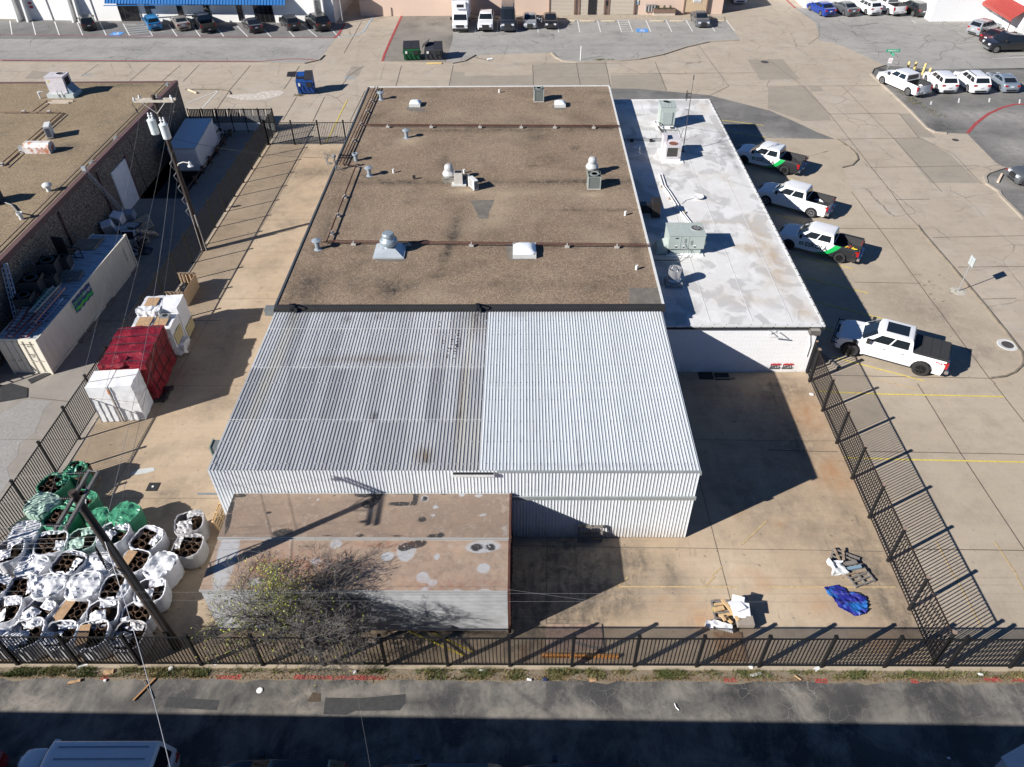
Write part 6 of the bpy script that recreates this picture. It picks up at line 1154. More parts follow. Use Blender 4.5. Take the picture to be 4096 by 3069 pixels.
    # lights, mirrors, bumpers, plate
    zf = {'sedan': .68, 'suv': .78, 'pickup': .92, 'van': .95, 'oldvan': .85}[kind]; zr_ = {'sedan': .85, 'suv': .95, 'pickup': 1.0, 'van': 1.0, 'oldvan': .9}[kind]
    for s in (-1, 1):
        MB().box(L/2-.3, L/2-.07, s*hw*.62-.17, s*hw*.62+.17, zf-.08, zf+.1).build('headlight', lampw, t)
        if kind == 'pickup': MB().box(-L/2+.1, -L/2+.28, s*hw*.955-.04, s*hw*.955+.03, zr_-.18, zr_+.2).box(-L/2+.02, -L/2+.2, s*hw*.9-.07, s*hw*.9+.07, zr_-.18, zr_+.2).build('tail_light', lampr, t)
        else: MB().box(-L/2+.03, -L/2+.28, s*hw*.72-.16, s*hw*.72+.16, zr_-.09, zr_+.08).build('tail_light', lampr, t)
        mx_ = bx1-.35; MB().box(mx_-.1, mx_+.08, s*(hw+.02), s*(hw+.2), K['belt']+.02, K['belt']+.2 if kind != 'pickup' else K['belt']+.28).build('mirror', (plastic if 'blackmirror' in opts or kind in ('pickup',) else pt_), t)
    MB().box(L/2-.2, L/2-.005, -hw*.42, hw*.42, zf-.28, zf+.05).build('grille', plastic, t)
    if kind == 'pickup':
        MB().box(-L/2-.12, -L/2+.06, -hw*.9, hw*.9, .48, .68).build('rear_bumper', chrome if 'chrome' in opts else plastic, t); MB().box(L/2-.22, L/2+.06, -hw*.85, hw*.85, .42, .66).build('front_bumper', chrome if 'chrome' in opts else plastic, t)
        MB().box(-1.9, 1.3, -hw-.02, -hw+.12, .36, .42).box(-1.9+.0, 1.3, hw-.12, hw+.02, .36, .42).build('running_board', plastic, t) if 'steps' in opts else None
        for s in (-1, 1): MB().box(-2.85, -1.1, s*hw*.905-.03, s*hw*.905+.03, 1.285, 1.31).build('bed_rail', plastic, t)
    else:
        MB().box(-L/2-.02, -L/2+.15, -hw*.6, hw*.6, .33, .48).build('rear_bumper', plastic, t); MB().box(L/2-.3, L/2-.0, -hw*.5, hw*.5, .28, .4).build('front_bumper', plastic, t)
    MB().box(-L/2-.01, -L/2+.04, -.16, .16, .7 if kind != 'pickup' else .52, .82 if kind != 'pickup' else .64).build('licence_plate', plate_m, t) if kind != 'pickup' else MB().box(-L/2-.14, -L/2-.115, -.16, .16, .52, .64).build('licence_plate', plate_m, t)
    for s in (-1, 1):
        for x in ((.15, -.85) if kind != 'pickup' else (.35, -.6)): MB().box(x-.09, x+.09, s*hw*.985-.02, s*hw*.985+.025, K['belt']-.2, K['belt']-.165).build('door_handle', plastic, t)
    t.scale = (sc, sc, sc); return t
def at(rear, ang, kind, sc=1., side=0):
    """centre of a car from the middle of its rear bumper"""
    L = KIND[kind]['L']*sc; return (rear[0]+math.cos(ang)*L/2-math.sin(ang)*side, rear[1]+math.sin(ang)*L/2+math.cos(ang)*side)
def mid(a, b): return ((a[0]+b[0])/2, (a[1]+b[1])/2)
bk = paint('black', (.012, .012, .014)); wh_ = paint('white', (.74, .75, .76)); gy = paint('grey', (.13, .14, .15), .4); sv_ = paint('silver', (.42, .44, .46), .5); tn = paint('tan', (.36, .32, .27), .4); bl_ = paint('blue', (.01, .05, .32), .3); lb = paint('bright blue', (.015, .24, .55), .3); dk = paint('dark blue grey', (.04, .05, .065), .4); rd = paint('dark red', (.035, .006, .008)); gn = paint('graphite', (.05, .052, .055), .4)
G1 = 'cars parked nose in along the white office building'; A60 = R(119.8)
for p, q_, k, m, l, o in (((-57.38,103.63), (-55.94,104.91), 'suv', bk, 'black hatchback style SUV alone left of the accessible bay', ()), ((-48.61,103.69), (-47.22,104.72), 'suv', lb, 'bright blue small SUV beside the striped aisle', ()), ((-44.73,103.66), (-43.44,104.43), 'sedan', tn, 'tan sedan between the bright blue SUV and a black pickup', ()),
                       ((-34.87,102.26), (-33.42,103.27), 'sedan', bk, 'black sedan in front of the double glass door under the awning', ()), ((-30.24,103.3), (-28.76,104.12), 'suv', gn, 'graphite small SUV second from the driveway in the far left row', ()), ((-26.34,102.77), (-24.74,103.83), 'suv', bk, 'large boxy black SUV with roof rails nearest the driveway', ('rails',))):
    sc_ = 1.1 if 'boxy' in l else (.94 if k == 'suv' else 1); c = at(mid(p, q_), A60, k, sc_, 0); car('parked_car', l, 'car' if k == 'sedan' else 'SUV', k, m, (c[0], c[1]), A60, G1, sc=sc_, opts=o)
c = at(mid((-41.26,102.45), (-39.51,103.4)), A60, 'pickup', .98); car('pickup_truck', 'black pickup with open bed and big towing mirrors in the far left row', 'pickup truck', 'pickup', bk, c, A60, G1, sc=.98)
G2 = 'vehicles parked facing the camera in the middle lot'; D90 = R(-90)
def facing(nm, l, cat, k, m, x, yfront, sc_=1, o=(), dang=0, rm=None): return car(nm, l, cat, k, m, (x, yfront+KIND[k]['L']*sc_/2), D90+dang, G2, sc=sc_, opts=o, rim=alloy, roof_m=rm)
facing('pickup_truck', 'white pickup facing out between the refrigerated truck and the dark van', 'pickup truck', 'pickup', wh_, -4.6, 102.6, .98)
van = facing('delivery_van', 'tall dark blue grey delivery van with rack on its roof', 'van', 'van', dk, -1.7, 102.4, 1.0, ('ribs',))
facing('parked_car', 'silver sedan with its driver door standing open', 'car', 'sedan', sv_, 1.15, 103.7, .95); cd = bpy.context.scene.collection
o = MB().box(-.5, .5, -.03, .03, .35, .98).box(-.42, .35, -.025, .025, .98, 1.36, 1).build('open_door', [sv_, glass], [x for x in C.objects if x.get('label') == 'silver sedan with its driver door standing open'][0]); o.location = (.35, 1.25, 0); o.rotation_euler.z = R(60)
facing('parked_car', 'black sedan facing out just left of the empty bays', 'car', 'sedan', bk, 3.85, 103.6, .95)
facing('parked_car', 'lone dark grey sedan facing out at the right end of the middle lot', 'car', 'sedan', gy, 23.6, 103.8, .97, (), R(2))
# refrigerated box truck
def box_truck(label, loc, ang, L, Wd, H, z0, reefer, group=None, nose='pickup', cabs=1.0):
    t = thing('box_truck', label, 'truck', (loc[0], loc[1], .02), ang, group)
    cx = L/2
    bxm = pm('truck box white', (.72, .73, .74), .45, var=.04)
    bx = MB().box(-L, 0, -Wd/2, Wd/2, z0, H).build('cargo_box', bxm, t, bevel=.03)
    MB().box(-L-.02, .02, -Wd/2-.02, -Wd/2+.03, H-.08, H+.02).box(-L-.02, .02, Wd/2-.03, Wd/2+.02, H-.08, H+.02).box(-L-.03, -L+.04, -Wd/2, Wd/2, H-.1, H+.02).box(-.04, .03, -Wd/2, Wd/2, H-.1, H+.02).box(-L, 0, -Wd/2-.015, Wd/2+.015, z0-.02, z0+.08).build('corner_rail', pm('pale rail', (.55, .56, .56), .5), bx)
    b = MB()
    for i in range(5): b.box(-L-.03, -L-.005, -Wd/2+.15, Wd/2-.15, z0+.2+i*(H-z0-.4)/5, z0+.2+(i+.93)*(H-z0-.4)/5)
    b.build('rear_door', bxm, bx); MB().box(-L-.3, -L, -Wd/2, Wd/2, .45, .6).box(-L-.05, -L+.3, -.8, .8, .6, z0).build('rear_bumper', plastic, t)
    b = MB()
    for i in range(6): b.box(-L-.035, -L-.02, -Wd/2+.5+i*.3, -Wd/2+.56+i*.3, H-.17, H-.12)
    b.build('marker_light', lampr, t)
    if reefer: MB().box(.02, .35, -.7, .7, H-1.0, H-.25).box(.3, .37, -.45, .45, H-.85, H-.5, 1).build('refrigeration_unit', [bxm, dark], t)
    MB().box(-L+.1, .3, -.45, .45, .5, z0).build('chassis', dark, t)
    K = dict(c=1)
    # cab
    x1 = 2.4*cabs; pr = [(0, .45), (0, 1.95), (.1, 2.1), (.9, 2.12), (1.15, 2.0), (1.6*cabs, 1.32), (2.2*cabs, 1.2), (x1, .95), (x1+.05, .5)]
    v = []; hw = .98
    for tt in (-1, -.96, .96, 1):
        for x, z in pr: v.append((x-(.08 if abs(tt) == 1 and x > 1.9 else 0), tt*hw*(1-.09*max(0, z-1.2)), z-(.05 if abs(tt) == 1 and z > 1 else 0)))
    N = len(pr); b = MB(); b.add(v, [(j*N+i, (j+1)*N+i, (j+1)*N+(i+1) % N, j*N+(i+1) % N) for j in range(3) for i in range(N)]+[tuple(range(N)), tuple(range(4*N-1, 3*N-1, -1))]); cb_ = b.build('cab', wh_, t, smooth=30)
    MB().add([(1.19, -.8, 1.95), (1.19, .8, 1.95), (1.6*cabs+.02, .85, 1.38), (1.6*cabs+.02, -.85, 1.38)], [(3, 2, 1, 0)]).build('windscreen', glass, cb_)
    for s in (-1, 1):
        MB().add([(.15, s*.93, 1.35), (1.4*cabs, s*.965, 1.35), (1.08, s*.9, 1.93), (.2, s*.9, 1.93)], [(0, 1, 2, 3) if s < 0 else (3, 2, 1, 0)]).build('side_window', glass, cb_)
        MB().box(1.1, 1.3, s*1.05-.02, s*1.3, 1.3, 1.6).build('mirror', plastic, t); MB().box(x1-.1, x1+.06, s*.7-.16, s*.7+.16, .8, 1.0).build('headlight', lampw, t)
        for x in (1.55*cabs, -L+1.6):
            key = ('bt', s)
            if key not in _wm:
                T, Q = wheel_mesh(.42, .26, alloy, 6, s); _wm[key] = (T.build('w', rubber), Q.build('w', [grey, dark])); [C.objects.unlink(o) for o in _wm[key]]
            T, Q = _wm[key]; wo = bpy.data.objects.new('wheel', T.data); C.objects.link(wo); wo.parent = t; wo.location = (x, s*.88, .42); ro = bpy.data.objects.new('rim', Q.data); C.objects.link(ro); ro.parent = wo
    MB().box(x1-.05, x1+.08, -.5, .5, .7, 1.0).box(x1-.1, x1+.15, -.95, .95, .42, .62).build('grille', plastic, t)
    return t
box_truck('white refrigerated box truck facing out at the left of the middle lot', (-7.85, 104.9), D90, 4.6, 2.2, 3.4, .95, True, G2)
box_truck('white box truck parked in the shaded alley with its rear door toward the camera', (-29.75, 68.1), R(91), 5.45, 2.45, 3.15, .95, False, nose='van')
_bt = [x for x in C.objects if x.get('label', '').startswith('white box truck parked in the shaded')][0]; _bt.location.z = -.45; _bt.rotation_euler = (R(0), R(-5), R(91))
G3 = 'cars parked nose in along the white wall top right'
for (p, q_), k, m, l, nm, cat in ((((40.49,108.22), (42.34,108.45)), 'sedan', bl_, 'royal blue sedan at the left end of the top right row', 'parked_car', 'car'), (((43.5,108.42), (45.57,108.48)), 'sedan', gy, 'grey sedan between the royal blue sedan and the white SUV', 'parked_car', 'car'), (((46.58,108.62), (48.64,108.84)), 'suv', wh_, 'white SUV with dark glass roof in the middle of the top right row', 'parked_car', 'SUV'),
                         (((52.48,107.67), (54.72,108.16)), 'suv', bk, 'black SUV at the right end of the top right row', 'parked_car', 'SUV')):
    an_ = R(104); c = at(mid(p, q_), an_, k); car(nm, l, cat, k, m, c, an_, G3, opts=('sunroof',) if 'glass roof' in l else ())
c = at(mid((49.26,108.12), (51.98,108.76)), R(104), 'pickup', 1.0); car('pickup_truck', 'white pickup with closed tailgate in the top right row', 'pickup truck', 'pickup', wh_, c, R(104), G3, opts=('chrome',))
G4 = 'vehicles angled along the right side wall'
car('parked_car', 'silver SUV nearest the red canopy door', 'SUV', 'suv', sv_, (58.45, 101.2), R(30), G4)
car('parked_car', 'dark red sedan squeezed between the silver SUV and the black pickup', 'car', 'sedan', rd, (58.6, 97.9), R(28), G4)
car('pickup_truck', 'black pickup facing left at the right picture edge', 'pickup truck', 'pickup', bk, (58.2, 94.4), R(183), G4, opts=('chrome',))
G5 = 'cars parked beside the yellow bollards'
c = at(mid((40.66,78.9), (43.38,79.35)), R(113), 'pickup', 1.0); car('pickup_truck', 'white pickup with a nearly empty dark bed next to the yellow bollards', 'pickup truck', 'pickup', wh_, c, R(113), G5, opts=('chrome',))
c = at(mid((44.13,80), (46.07,79.97)), R(92), 'suv'); car('parked_car', 'white SUV without roof rails beside the white pickup', 'SUV', 'suv', wh_, c, R(90), G5)
c = at(mid((47.33,79.95), (49.29,79.59)), R(92), 'suv', 1.04); car('parked_car', 'larger white SUV with dark roof rails in the second row on the right', 'SUV', 'suv', wh_, c, R(90), G5, sc=1.04, opts=('rails',))
c = at(mid((50.74,80.24), (52.55,80.01)), R(90), 'sedan', .95); car('parked_car', 'silver blue sedan at the right end of the second row', 'car', 'sedan', paint('silver blue', (.34, .4, .46), .5), c, R(90), G5, sc=.95)
car('parked_car', 'dark grey SUV cut by the right edge on the dark island', 'SUV', 'suv', gy, (43.9, 59.9), R(183), opts=())
car('parked_car', 'white sedan at the very top beside the peach building', 'car', 'sedan', wh_, (30.7, 117.3), R(95))
# four big pickups
swm = NT('white and dark wrap', .32); swm.b.inputs['Coat Weight'].default_value = .9; swm.b.inputs['Coat Roughness'].default_value = .06
sx = swm.new('SeparateXYZ'); swm.put(sx.inputs[0], swm.P(obj=True))
def dist(cx, cz):
    a = swm.math('SUBTRACT', sx.outputs[0], cx); b = swm.math('SUBTRACT', sx.outputs[2], cz); return swm.math('SQRT', swm.math('ADD', swm.math('MULTIPLY', a, a), swm.math('MULTIPLY', b, b)))
behind = swm.math('LESS_THAN', sx.outputs[0], .45)
o1 = swm.math('MULTIPLY', swm.math('GREATER_THAN', dist(.45, 2.25), 1.9), behind); o2 = swm.math('MULTIPLY', swm.math('GREATER_THAN', dist(.2, 2.35), 2.12), behind)
swm.col(swm.mix(o2, swm.mix(o1, (.74, .75, .76), (.01, .36, .08)), (.022, .023, .025)))
def livery(t, sgn=True):
    hw = 2.04/2; y = hw*.985+.004
    for s in (1,):
        M_ = face(-.15, s*y, .98, (-1, 0, 0)); M_ = Matrix.Translation((.02, 0, 0)) @ face(0, s*(y+.012), .84, (-1, 0, 0))
        text('company_lettering', 'ESKOLA', .45, blk, t, M_, .004, .012)
        lg = MB().box(.92, 1.24, y+.004, y+.012, .7, .98).build('company_logo', pm('logo green black', (.03, .09, .06), .5), t)
        g = MB()
        for z in (.74, .82, .9): g.box(.97, 1.14+.05*(z > .85), y+.012, y+.016, z, z+.045)
        g.build('logo_stripe', pm('logo pale green', (.45, .62, .5), .5), lg)
        text('web_lettering', 'eskolaroofing.com', .13, blk, t, Matrix.Translation((.35, 0, 0)) @ face(0, s*(y+.006), .58, (-1, 0, 0)), .003)
G6 = 'pickups parked along the office annex'
def tr(rear, front, W): 
    a = math.atan2(front[1]-rear[1], front[0]-rear[0]); m_x = mid(rear, front); return a, m_x
for rear, front, l, bm_, rim_, o, liv in (((22.89,61.37), (19.8,63.48), 'farthest of the ESKOLA lettered pickups, with an empty dark bed', swm.m, alloyb, ('big0',), True), ((22.89,53.84), (20.0, 55.8), 'plain white pickup without lettering between the two lettered ones', None, alloy, (), False), ((23.07,47.05), (19.88,48.96), 'nearer of the ESKOLA lettered pickups, with red and yellow straps in its bed', swm.m, alloyb, (), True)):
    a, m_ = tr(rear, front, 2); K = KIND['pickup']; off = (K['ro']-K['fo'])/2
    lft = Vector((-math.sin(a), math.cos(a))); c = (m_[0]-lft.x*.9-math.cos(a)*off, m_[1]-lft.y*.9-math.sin(a)*off)
    t = car('pickup_truck', l, 'pickup truck', 'pickup', wh_, c, a, G6, rim=rim_, bodym=bm_, opts=('chrome',))
    if liv: livery(t)
    if 'straps' in l:
        b = MB(); q = random.Random(6)
        for k in range(40): p = Vector((q.uniform(-2.6, -1.8), q.uniform(.1, .8), q.uniform(.8, 1.0))); b.tube([p, p+Vector((q.uniform(-.2, .2), q.uniform(-.2, .2), q.uniform(-.05, .15))), p+Vector((q.uniform(-.3, .3), q.uniform(-.3, .3), 0))], .025, 5, k=0 if k % 2 else 1)
        o = b.build('strap_pile', [pm('yellow strap', (.65, .5, .03), .7), pm('red strap', (.5, .03, .03), .7)]); o.matrix_world = Matrix.Translation((c[0], c[1], .02)) @ Matrix.Rotation(a, 4, 'Z'); tag(o, 'tangle of red and yellow straps lying in the lettered pickup bed', 'straps')
a, m_ = tr((23.84,34.51), (20.28,36.35), 2); lft = Vector((-math.sin(a), math.cos(a))); S8 = 1.09; off = (KIND['pickup']['ro']-KIND['pickup']['fo'])/2*S8
c = (m_[0]-lft.x*.98-math.cos(a)*off, m_[1]-lft.y*.98-math.sin(a)*off)
t = car('pickup_truck', 'big lifted white pickup with glass roof and black bed cover nearest the fence', 'pickup truck', 'pickup', wh_, c, a, G6, rim=alloyb, sc=S8, opts=('sunroof', 'big', 'steps', 'chrome', 'lift'))
b = MB().box(-2.86, -1.1, -.9, .9, 1.31, 1.36)
for i in range(5): b.box(-2.82+i*.45, -2.79+i*.45, -.88, .88, 1.36, 1.375)
b.build('bed_cover', liner, t)
b = MB()
for z in (.55, .75, .95, 1.1): b.bar((3.02, -.85, z), (3.02, .85, z), .04)
for y in (-.85, -.4, .4, .85): b.bar((3.02, y, .5), (3.0, y, 1.12), .05)
for s in (-1, 1): b.bar((3.02, s*.85, .6), (2.7, s*1.03, .7), .05).bar((3.02, s*.85, 1.0), (2.7, s*1.03, .98), .05)
b.build('brush_guard', black, t)
text('decal', 'FX4', .2, pm('decal red', (.4, .03, .04), .5), t, face(-2.45, 1.02*.975+.01, 1.1, (-1, 0, 0)), .003, .01)
MB().box(1.75, 1.95, 1.0, 1.03, .95, 1.2).build('fender_vent', plastic, t); text('badge', 'PLATINUM', .08, blk, t, face(1.5, 1.015, .75, (-1, 0, 0)), .003)
# vehicles in the shade at the lower edge
t = car('white_van', 'white passenger van with grooved roof parked in shade at the lower left', 'van', 'oldvan', wh_, (-15.62, 10.88), R(180.5), opts=())
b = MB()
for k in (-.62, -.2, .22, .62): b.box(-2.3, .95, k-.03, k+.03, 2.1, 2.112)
b.build('painted_groove', pm('roof groove shade', (.3, .33, .38), .5), t)  # raised strips; the shade of the grooves is put into their colour
car('parked_car', 'dark red car partly cut off at the lower left corner', 'car', 'suv', paint('red', (.3, .015, .02)), (-21.4, 10.95), R(180), sc=.95)
car('parked_car', 'dark sedan peeking in beside the white van at the lower edge', 'car', 'suv', bk, (-8.7, 10.6), R(180))
car('parked_car', 'silver topped car peeking in at the middle of the lower edge', 'car', 'suv', gy, (-3.0, 10.5), R(180))
car('parked_car', 'dark car showing a pale roof line right of the lower edge middle', 'car', 'suv', dk, (2.0, 10.5), R(180))
tag(MB().add([(0, 0, .9), (.75, .25, 1.5), (1.1, -.55, 1.3), (.15, -.9, .8), (0, 0, .8), (.75, .25, 1.4), (1.1, -.55, 1.2), (.15, -.9, .7)], [(0, 3, 2, 1), (4, 5, 6, 7), (0, 1, 5, 4), (1, 2, 6, 5), (2, 3, 7, 6), (3, 0, 4, 7)]).box(.1, .9, -.8, 0, 0, .8).build('covered_cart', wh_, loc=(17.6, 11.85, 0)), 'bright white tilted panel at the lower right corner', 'cart')
# ================================================================ DUMPSTERS
def dumpster(label, loc, rz, col, w_, d_, h_, lid, group='dumpsters by the rear street'):
    t = thing('dumpster', label, 'dumpster', loc, rz, group); m = pm('dumpster '+label[:12], col, .55, .2, var=.3)
    b = MB(); f = .25
    b.add([(-w_/2, -d_/2+f, .12), (w_/2, -d_/2+f, .12), (w_/2, d_/2, .12), (-w_/2, d_/2, .12), (-w_/2, -d_/2, h_*.72), (w_/2, -d_/2, h_*.72), (w_/2, -d_/2, h_*.82), (-w_/2, -d_/2, h_*.82), (-w_/2, d_/2, h_), (w_/2, d_/2, h_)], [(3, 2, 1, 0), (0, 1, 5, 4), (4, 5, 6, 7), (2, 3, 8, 9), (1, 2, 9, 6, 5), (0, 4, 7, 8, 3), (7, 6, 9, 8)])
    b.k = 0; b.box(-w_/2-.12, -w_/2, -.3, .1, h_*.4, h_*.52).box(w_/2, w_/2+.12, -.3, .1, h_*.4, h_*.52)
    b.box(-w_/2-.03, w_/2+.03, -d_/2-.03, -d_/2+.04, h_*.7, h_*.75)
    for x in (-.4*w_, -.13*w_, .13*w_, .4*w_): b.box(x-.03, x+.03, -d_/2+.05, -d_/2+.14, .3, h_*.65)
    b.build('body', m, t)
    MB().box(w_*.1, w_*.42, -d_/2-.012, -d_/2+.1, h_*.44, h_*.68).build('side_hatch', dark, t)
    sl_ = MB()
    for x0 in (-w_/2, .02):
        if lid == 'open' and x0 < 0: sl_.add([(x0-.9, -.5, h_*.98), (x0, -.4, h_*.92), (x0, d_/2, h_*1.02), (x0-.9, d_/2-.2, h_*1.05)], [(0, 1, 2, 3), (3, 2, 1, 0)]); continue
        if lid == 'up' and x0 < 0: sl_.add([(x0-.35, -.6, h_*.8), (x0+.5, -.2, h_*1.2), (x0+.6, d_/2, h_*1.25), (x0-.3, d_/2, h_*.85)], [(0, 1, 2, 3), (3, 2, 1, 0)]); continue
        sl_.add([(x0, -d_/2-.05, h_*.83), (x0+w_/2-.02, -d_/2-.05, h_*.83), (x0+w_/2-.02, d_/2, h_*1.015), (x0, d_/2, h_*1.015), (x0, -d_/2-.05, h_*.87), (x0+w_/2-.02, -d_/2-.05, h_*.87), (x0+w_/2-.02, d_/2, h_*1.055), (x0, d_/2, h_*1.055)], [(3, 2, 1, 0), (4, 5, 6, 7), (0, 1, 5, 4), (1, 2, 6, 5), (2, 3, 7, 6), (3, 0, 4, 7)])
    sl_.build('lid', pm('dumpster lid', (.025, .025, .03), .6), t)
    if lid == 'open': MB().box(-w_/2+.1, -.05, -d_/2+.15, d_/2-.1, h_*.86, h_*.9).build('opening', dark, t)
    MB().box(-w_*.38, -w_*.26, -d_/2-.005, -d_/2+.08, h_*.5, h_*.66).build('sticker', pm('pale sticker', (.6, .62, .6), .6), t); return t
dumpster('green dumpster with closed dark lid near the red kerb line', (-12.95, 92.6, 0), R(4), (.01, .11, .045), 1.9, 1.7, 1.75, 'shut')
dumpster('charcoal dumpster with one lid flung up beside the green one', (-10.35, 92.7, 0), R(0), (.045, .05, .065), 2.0, 1.7, 1.65, 'up')
dumpster('blue dumpster with an open lid hanging left, alone on the rear street', (-23.2, 81.7, 0), R(6), (.01, .07, .3), 1.7, 1.6, 2.0, 'open')
# ================================================================ WRAPPED PALLETS OF CARDBOARD TUBES
def wrap_mat(name, col, rough=.3):
    n = NT(name, rough+.12, 0, .4); g = n.noise(5, 5, .7, 1.2, vec=n.P(obj=True)); n.col(n.mix(n.step(g, .35, .65), tuple(c*.8 for c in col), col)); n.bump(n.noise(7, 4, .7, 2, vec=n.P(obj=True)), .35, .05)
    n.b.inputs['Coat Weight'].default_value = .1; n.b.inputs['Coat Roughness'].default_value = .15; return n.m
wrapw = wrap_mat('white stretch film', (.72, .73, .76)); wrapg = wrap_mat('green stretch film', (.07, .3, .17), .2); wrapc = wrap_mat('hazy stretch film', (.42, .41, .41), .25); wrapl = wrap_mat('milky green film', (.4, .56, .47), .22)
card = pm('cardboard', (.42, .27, .15), .85, var=.25, scale=5); tubei = pm('dark tube inside', (.03, .022, .018), .45); tubeo = pm('cardboard tube', (.15, .09, .055), .8, var=.5, scale=8)  # inner walls and bottoms of the tubes are near-black brown
def superell(a, w_, p=3.1):
    c, s = math.cos(a), math.sin(a); r = (abs(c)**p+abs(s)**p)**(-1/p); return w_*r*c, w_*r*s
_tube = None
def get_tube():
    global _tube
    if _tube is None:
        b = MB(); n = 14; R0, R1 = .168, .154
        v = [(r*math.cos(2*PI*i/n), r*math.sin(2*PI*i/n), z) for r, z in ((R0, 0), (R0, .95), (R1, .95), (R1, .45)) for i in range(n)]
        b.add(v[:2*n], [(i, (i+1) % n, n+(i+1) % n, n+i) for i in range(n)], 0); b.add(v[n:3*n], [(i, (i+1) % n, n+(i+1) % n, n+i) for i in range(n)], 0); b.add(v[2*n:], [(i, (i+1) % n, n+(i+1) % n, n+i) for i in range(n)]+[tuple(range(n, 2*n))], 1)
        o = b.build('t', [tubeo, tubei]); C.objects.unlink(o); _tube = o.data
    return _tube
def bag(label, x, y, seed, wrap, mode, h=1.0, w_=.6, group='wrapped pallets of cardboard tubes in the corner'):
    """mode: open (tubes show), shut (crumpled film on top), part (some tubes), board (a sheet of card over it)"""
    q = random.Random(seed); t = thing('wrapped_pallet', label, 'wrapped pallet', (x, y, .015), R(q.uniform(-8, 8)), group)
    MB().box(-.58, .58, -.58, .58, 0, .03).box(-.58, .58, -.58, -.45, .03, .1).box(-.58, .58, -.07, .07, .03, .1).box(-.58, .58, .45, .58, .03, .1).box(-.58, .58, -.58, .58, .1, .13).build('pallet', wood, t)
    n = 44; zs = [.1, .3, .55, .8, h-.04, h+.05, h+.03]; sc_ = [.97, 1.0, .99, 1.0, 1.02, .98, .9]
    fold = [q.uniform(-1, 1) for _ in range(n)]; v = []
    for j, z in enumerate(zs):
        for i in range(n):
            a = 2*PI*i/n; px, py = superell(a, w_*sc_[j]); k = 1+.022*fold[i]*(1 if j < 5 else 1.6)+.012*noise.noise(Vector((px*6+seed, py*6, z*5)))
            dz = .05*noise.noise(Vector((px*5, py*5+seed, 3))) if j >= 4 else 0
            v.append((px*k, py*k, z+dz))
    f = [(j*n+i, j*n+(i+1) % n, (j+1)*n+(i+1) % n, (j+1)*n+i) for j in range(len(zs)-1) for i in range(n)]
    MB().add(v, f).build('film_wrap', wrap, t, smooth=50)
    def crumple(x0, x1, y0, y1, nm, m, amp=.12, inner=False):
        nn = 20; v = []
        for j in range(nn+1):
            for i in range(nn+1):
                u, w2 = x0+(x1-x0)*i/nn, y0+(y1-y0)*j/nn
                e = max(abs(u), abs(w2))/w_; z = h+.03-.05*e**4+amp*(noise.noise(Vector((u*2.5+seed, w2*2.5, 1)))*1.1+abs(noise.noise(Vector((u*5+w2*2, w2*6+seed, 5))))*1.0+.2*abs(noise.noise(Vector((u*13, w2*11+seed, 9)))))
                r = (abs(u)**3.1+abs(w2)**3.1)**(1/3.1); k = min(1, w_*.97/r) if r > 0 else 1
                v.append((u*k, w2*k, z))
        MB().add(v, [(j*(nn+1)+i, j*(nn+1)+i+1, (j+1)*(nn+1)+i+1, (j+1)*(nn+1)+i) for j in range(nn) for i in range(nn)]).build(nm, m, t, smooth=35)
    if mode == 'open':
        a, b__ = q.choice(((-.6, -.3), (.25, .6))), (-.58, q.uniform(-.1, .55))
        crumple(a[0], a[1], *(b__ if seed % 2 else (-b__[1], .58)), 'film_flap', wrap, .13)
        if seed % 3: crumple(-.5, .5, .42, .6, 'film_flap', wrap, .1)
    if mode != 'shut':
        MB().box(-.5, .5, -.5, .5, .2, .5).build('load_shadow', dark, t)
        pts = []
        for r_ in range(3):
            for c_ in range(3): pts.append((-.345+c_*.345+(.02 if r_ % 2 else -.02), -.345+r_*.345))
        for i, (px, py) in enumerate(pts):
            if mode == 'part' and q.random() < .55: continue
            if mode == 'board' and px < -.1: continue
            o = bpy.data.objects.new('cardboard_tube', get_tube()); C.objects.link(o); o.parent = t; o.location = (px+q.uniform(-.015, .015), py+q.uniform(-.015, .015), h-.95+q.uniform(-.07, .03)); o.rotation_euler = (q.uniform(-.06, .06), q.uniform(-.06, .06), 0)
        if mode == 'part': crumple(-.56, .15, -.56, .1, 'film_top', wrap, .13); crumple(-.1, .57, .2, .57, 'film_top', wrap, .1)
        if mode == 'board': MB().box(-.58, -.12, -.58, .5, h+.01, h+.05).build('cardboard_sheet', card, t)
    else: crumple(-w_, w_, -w_, w_, 'film_top', wrap)
    return t
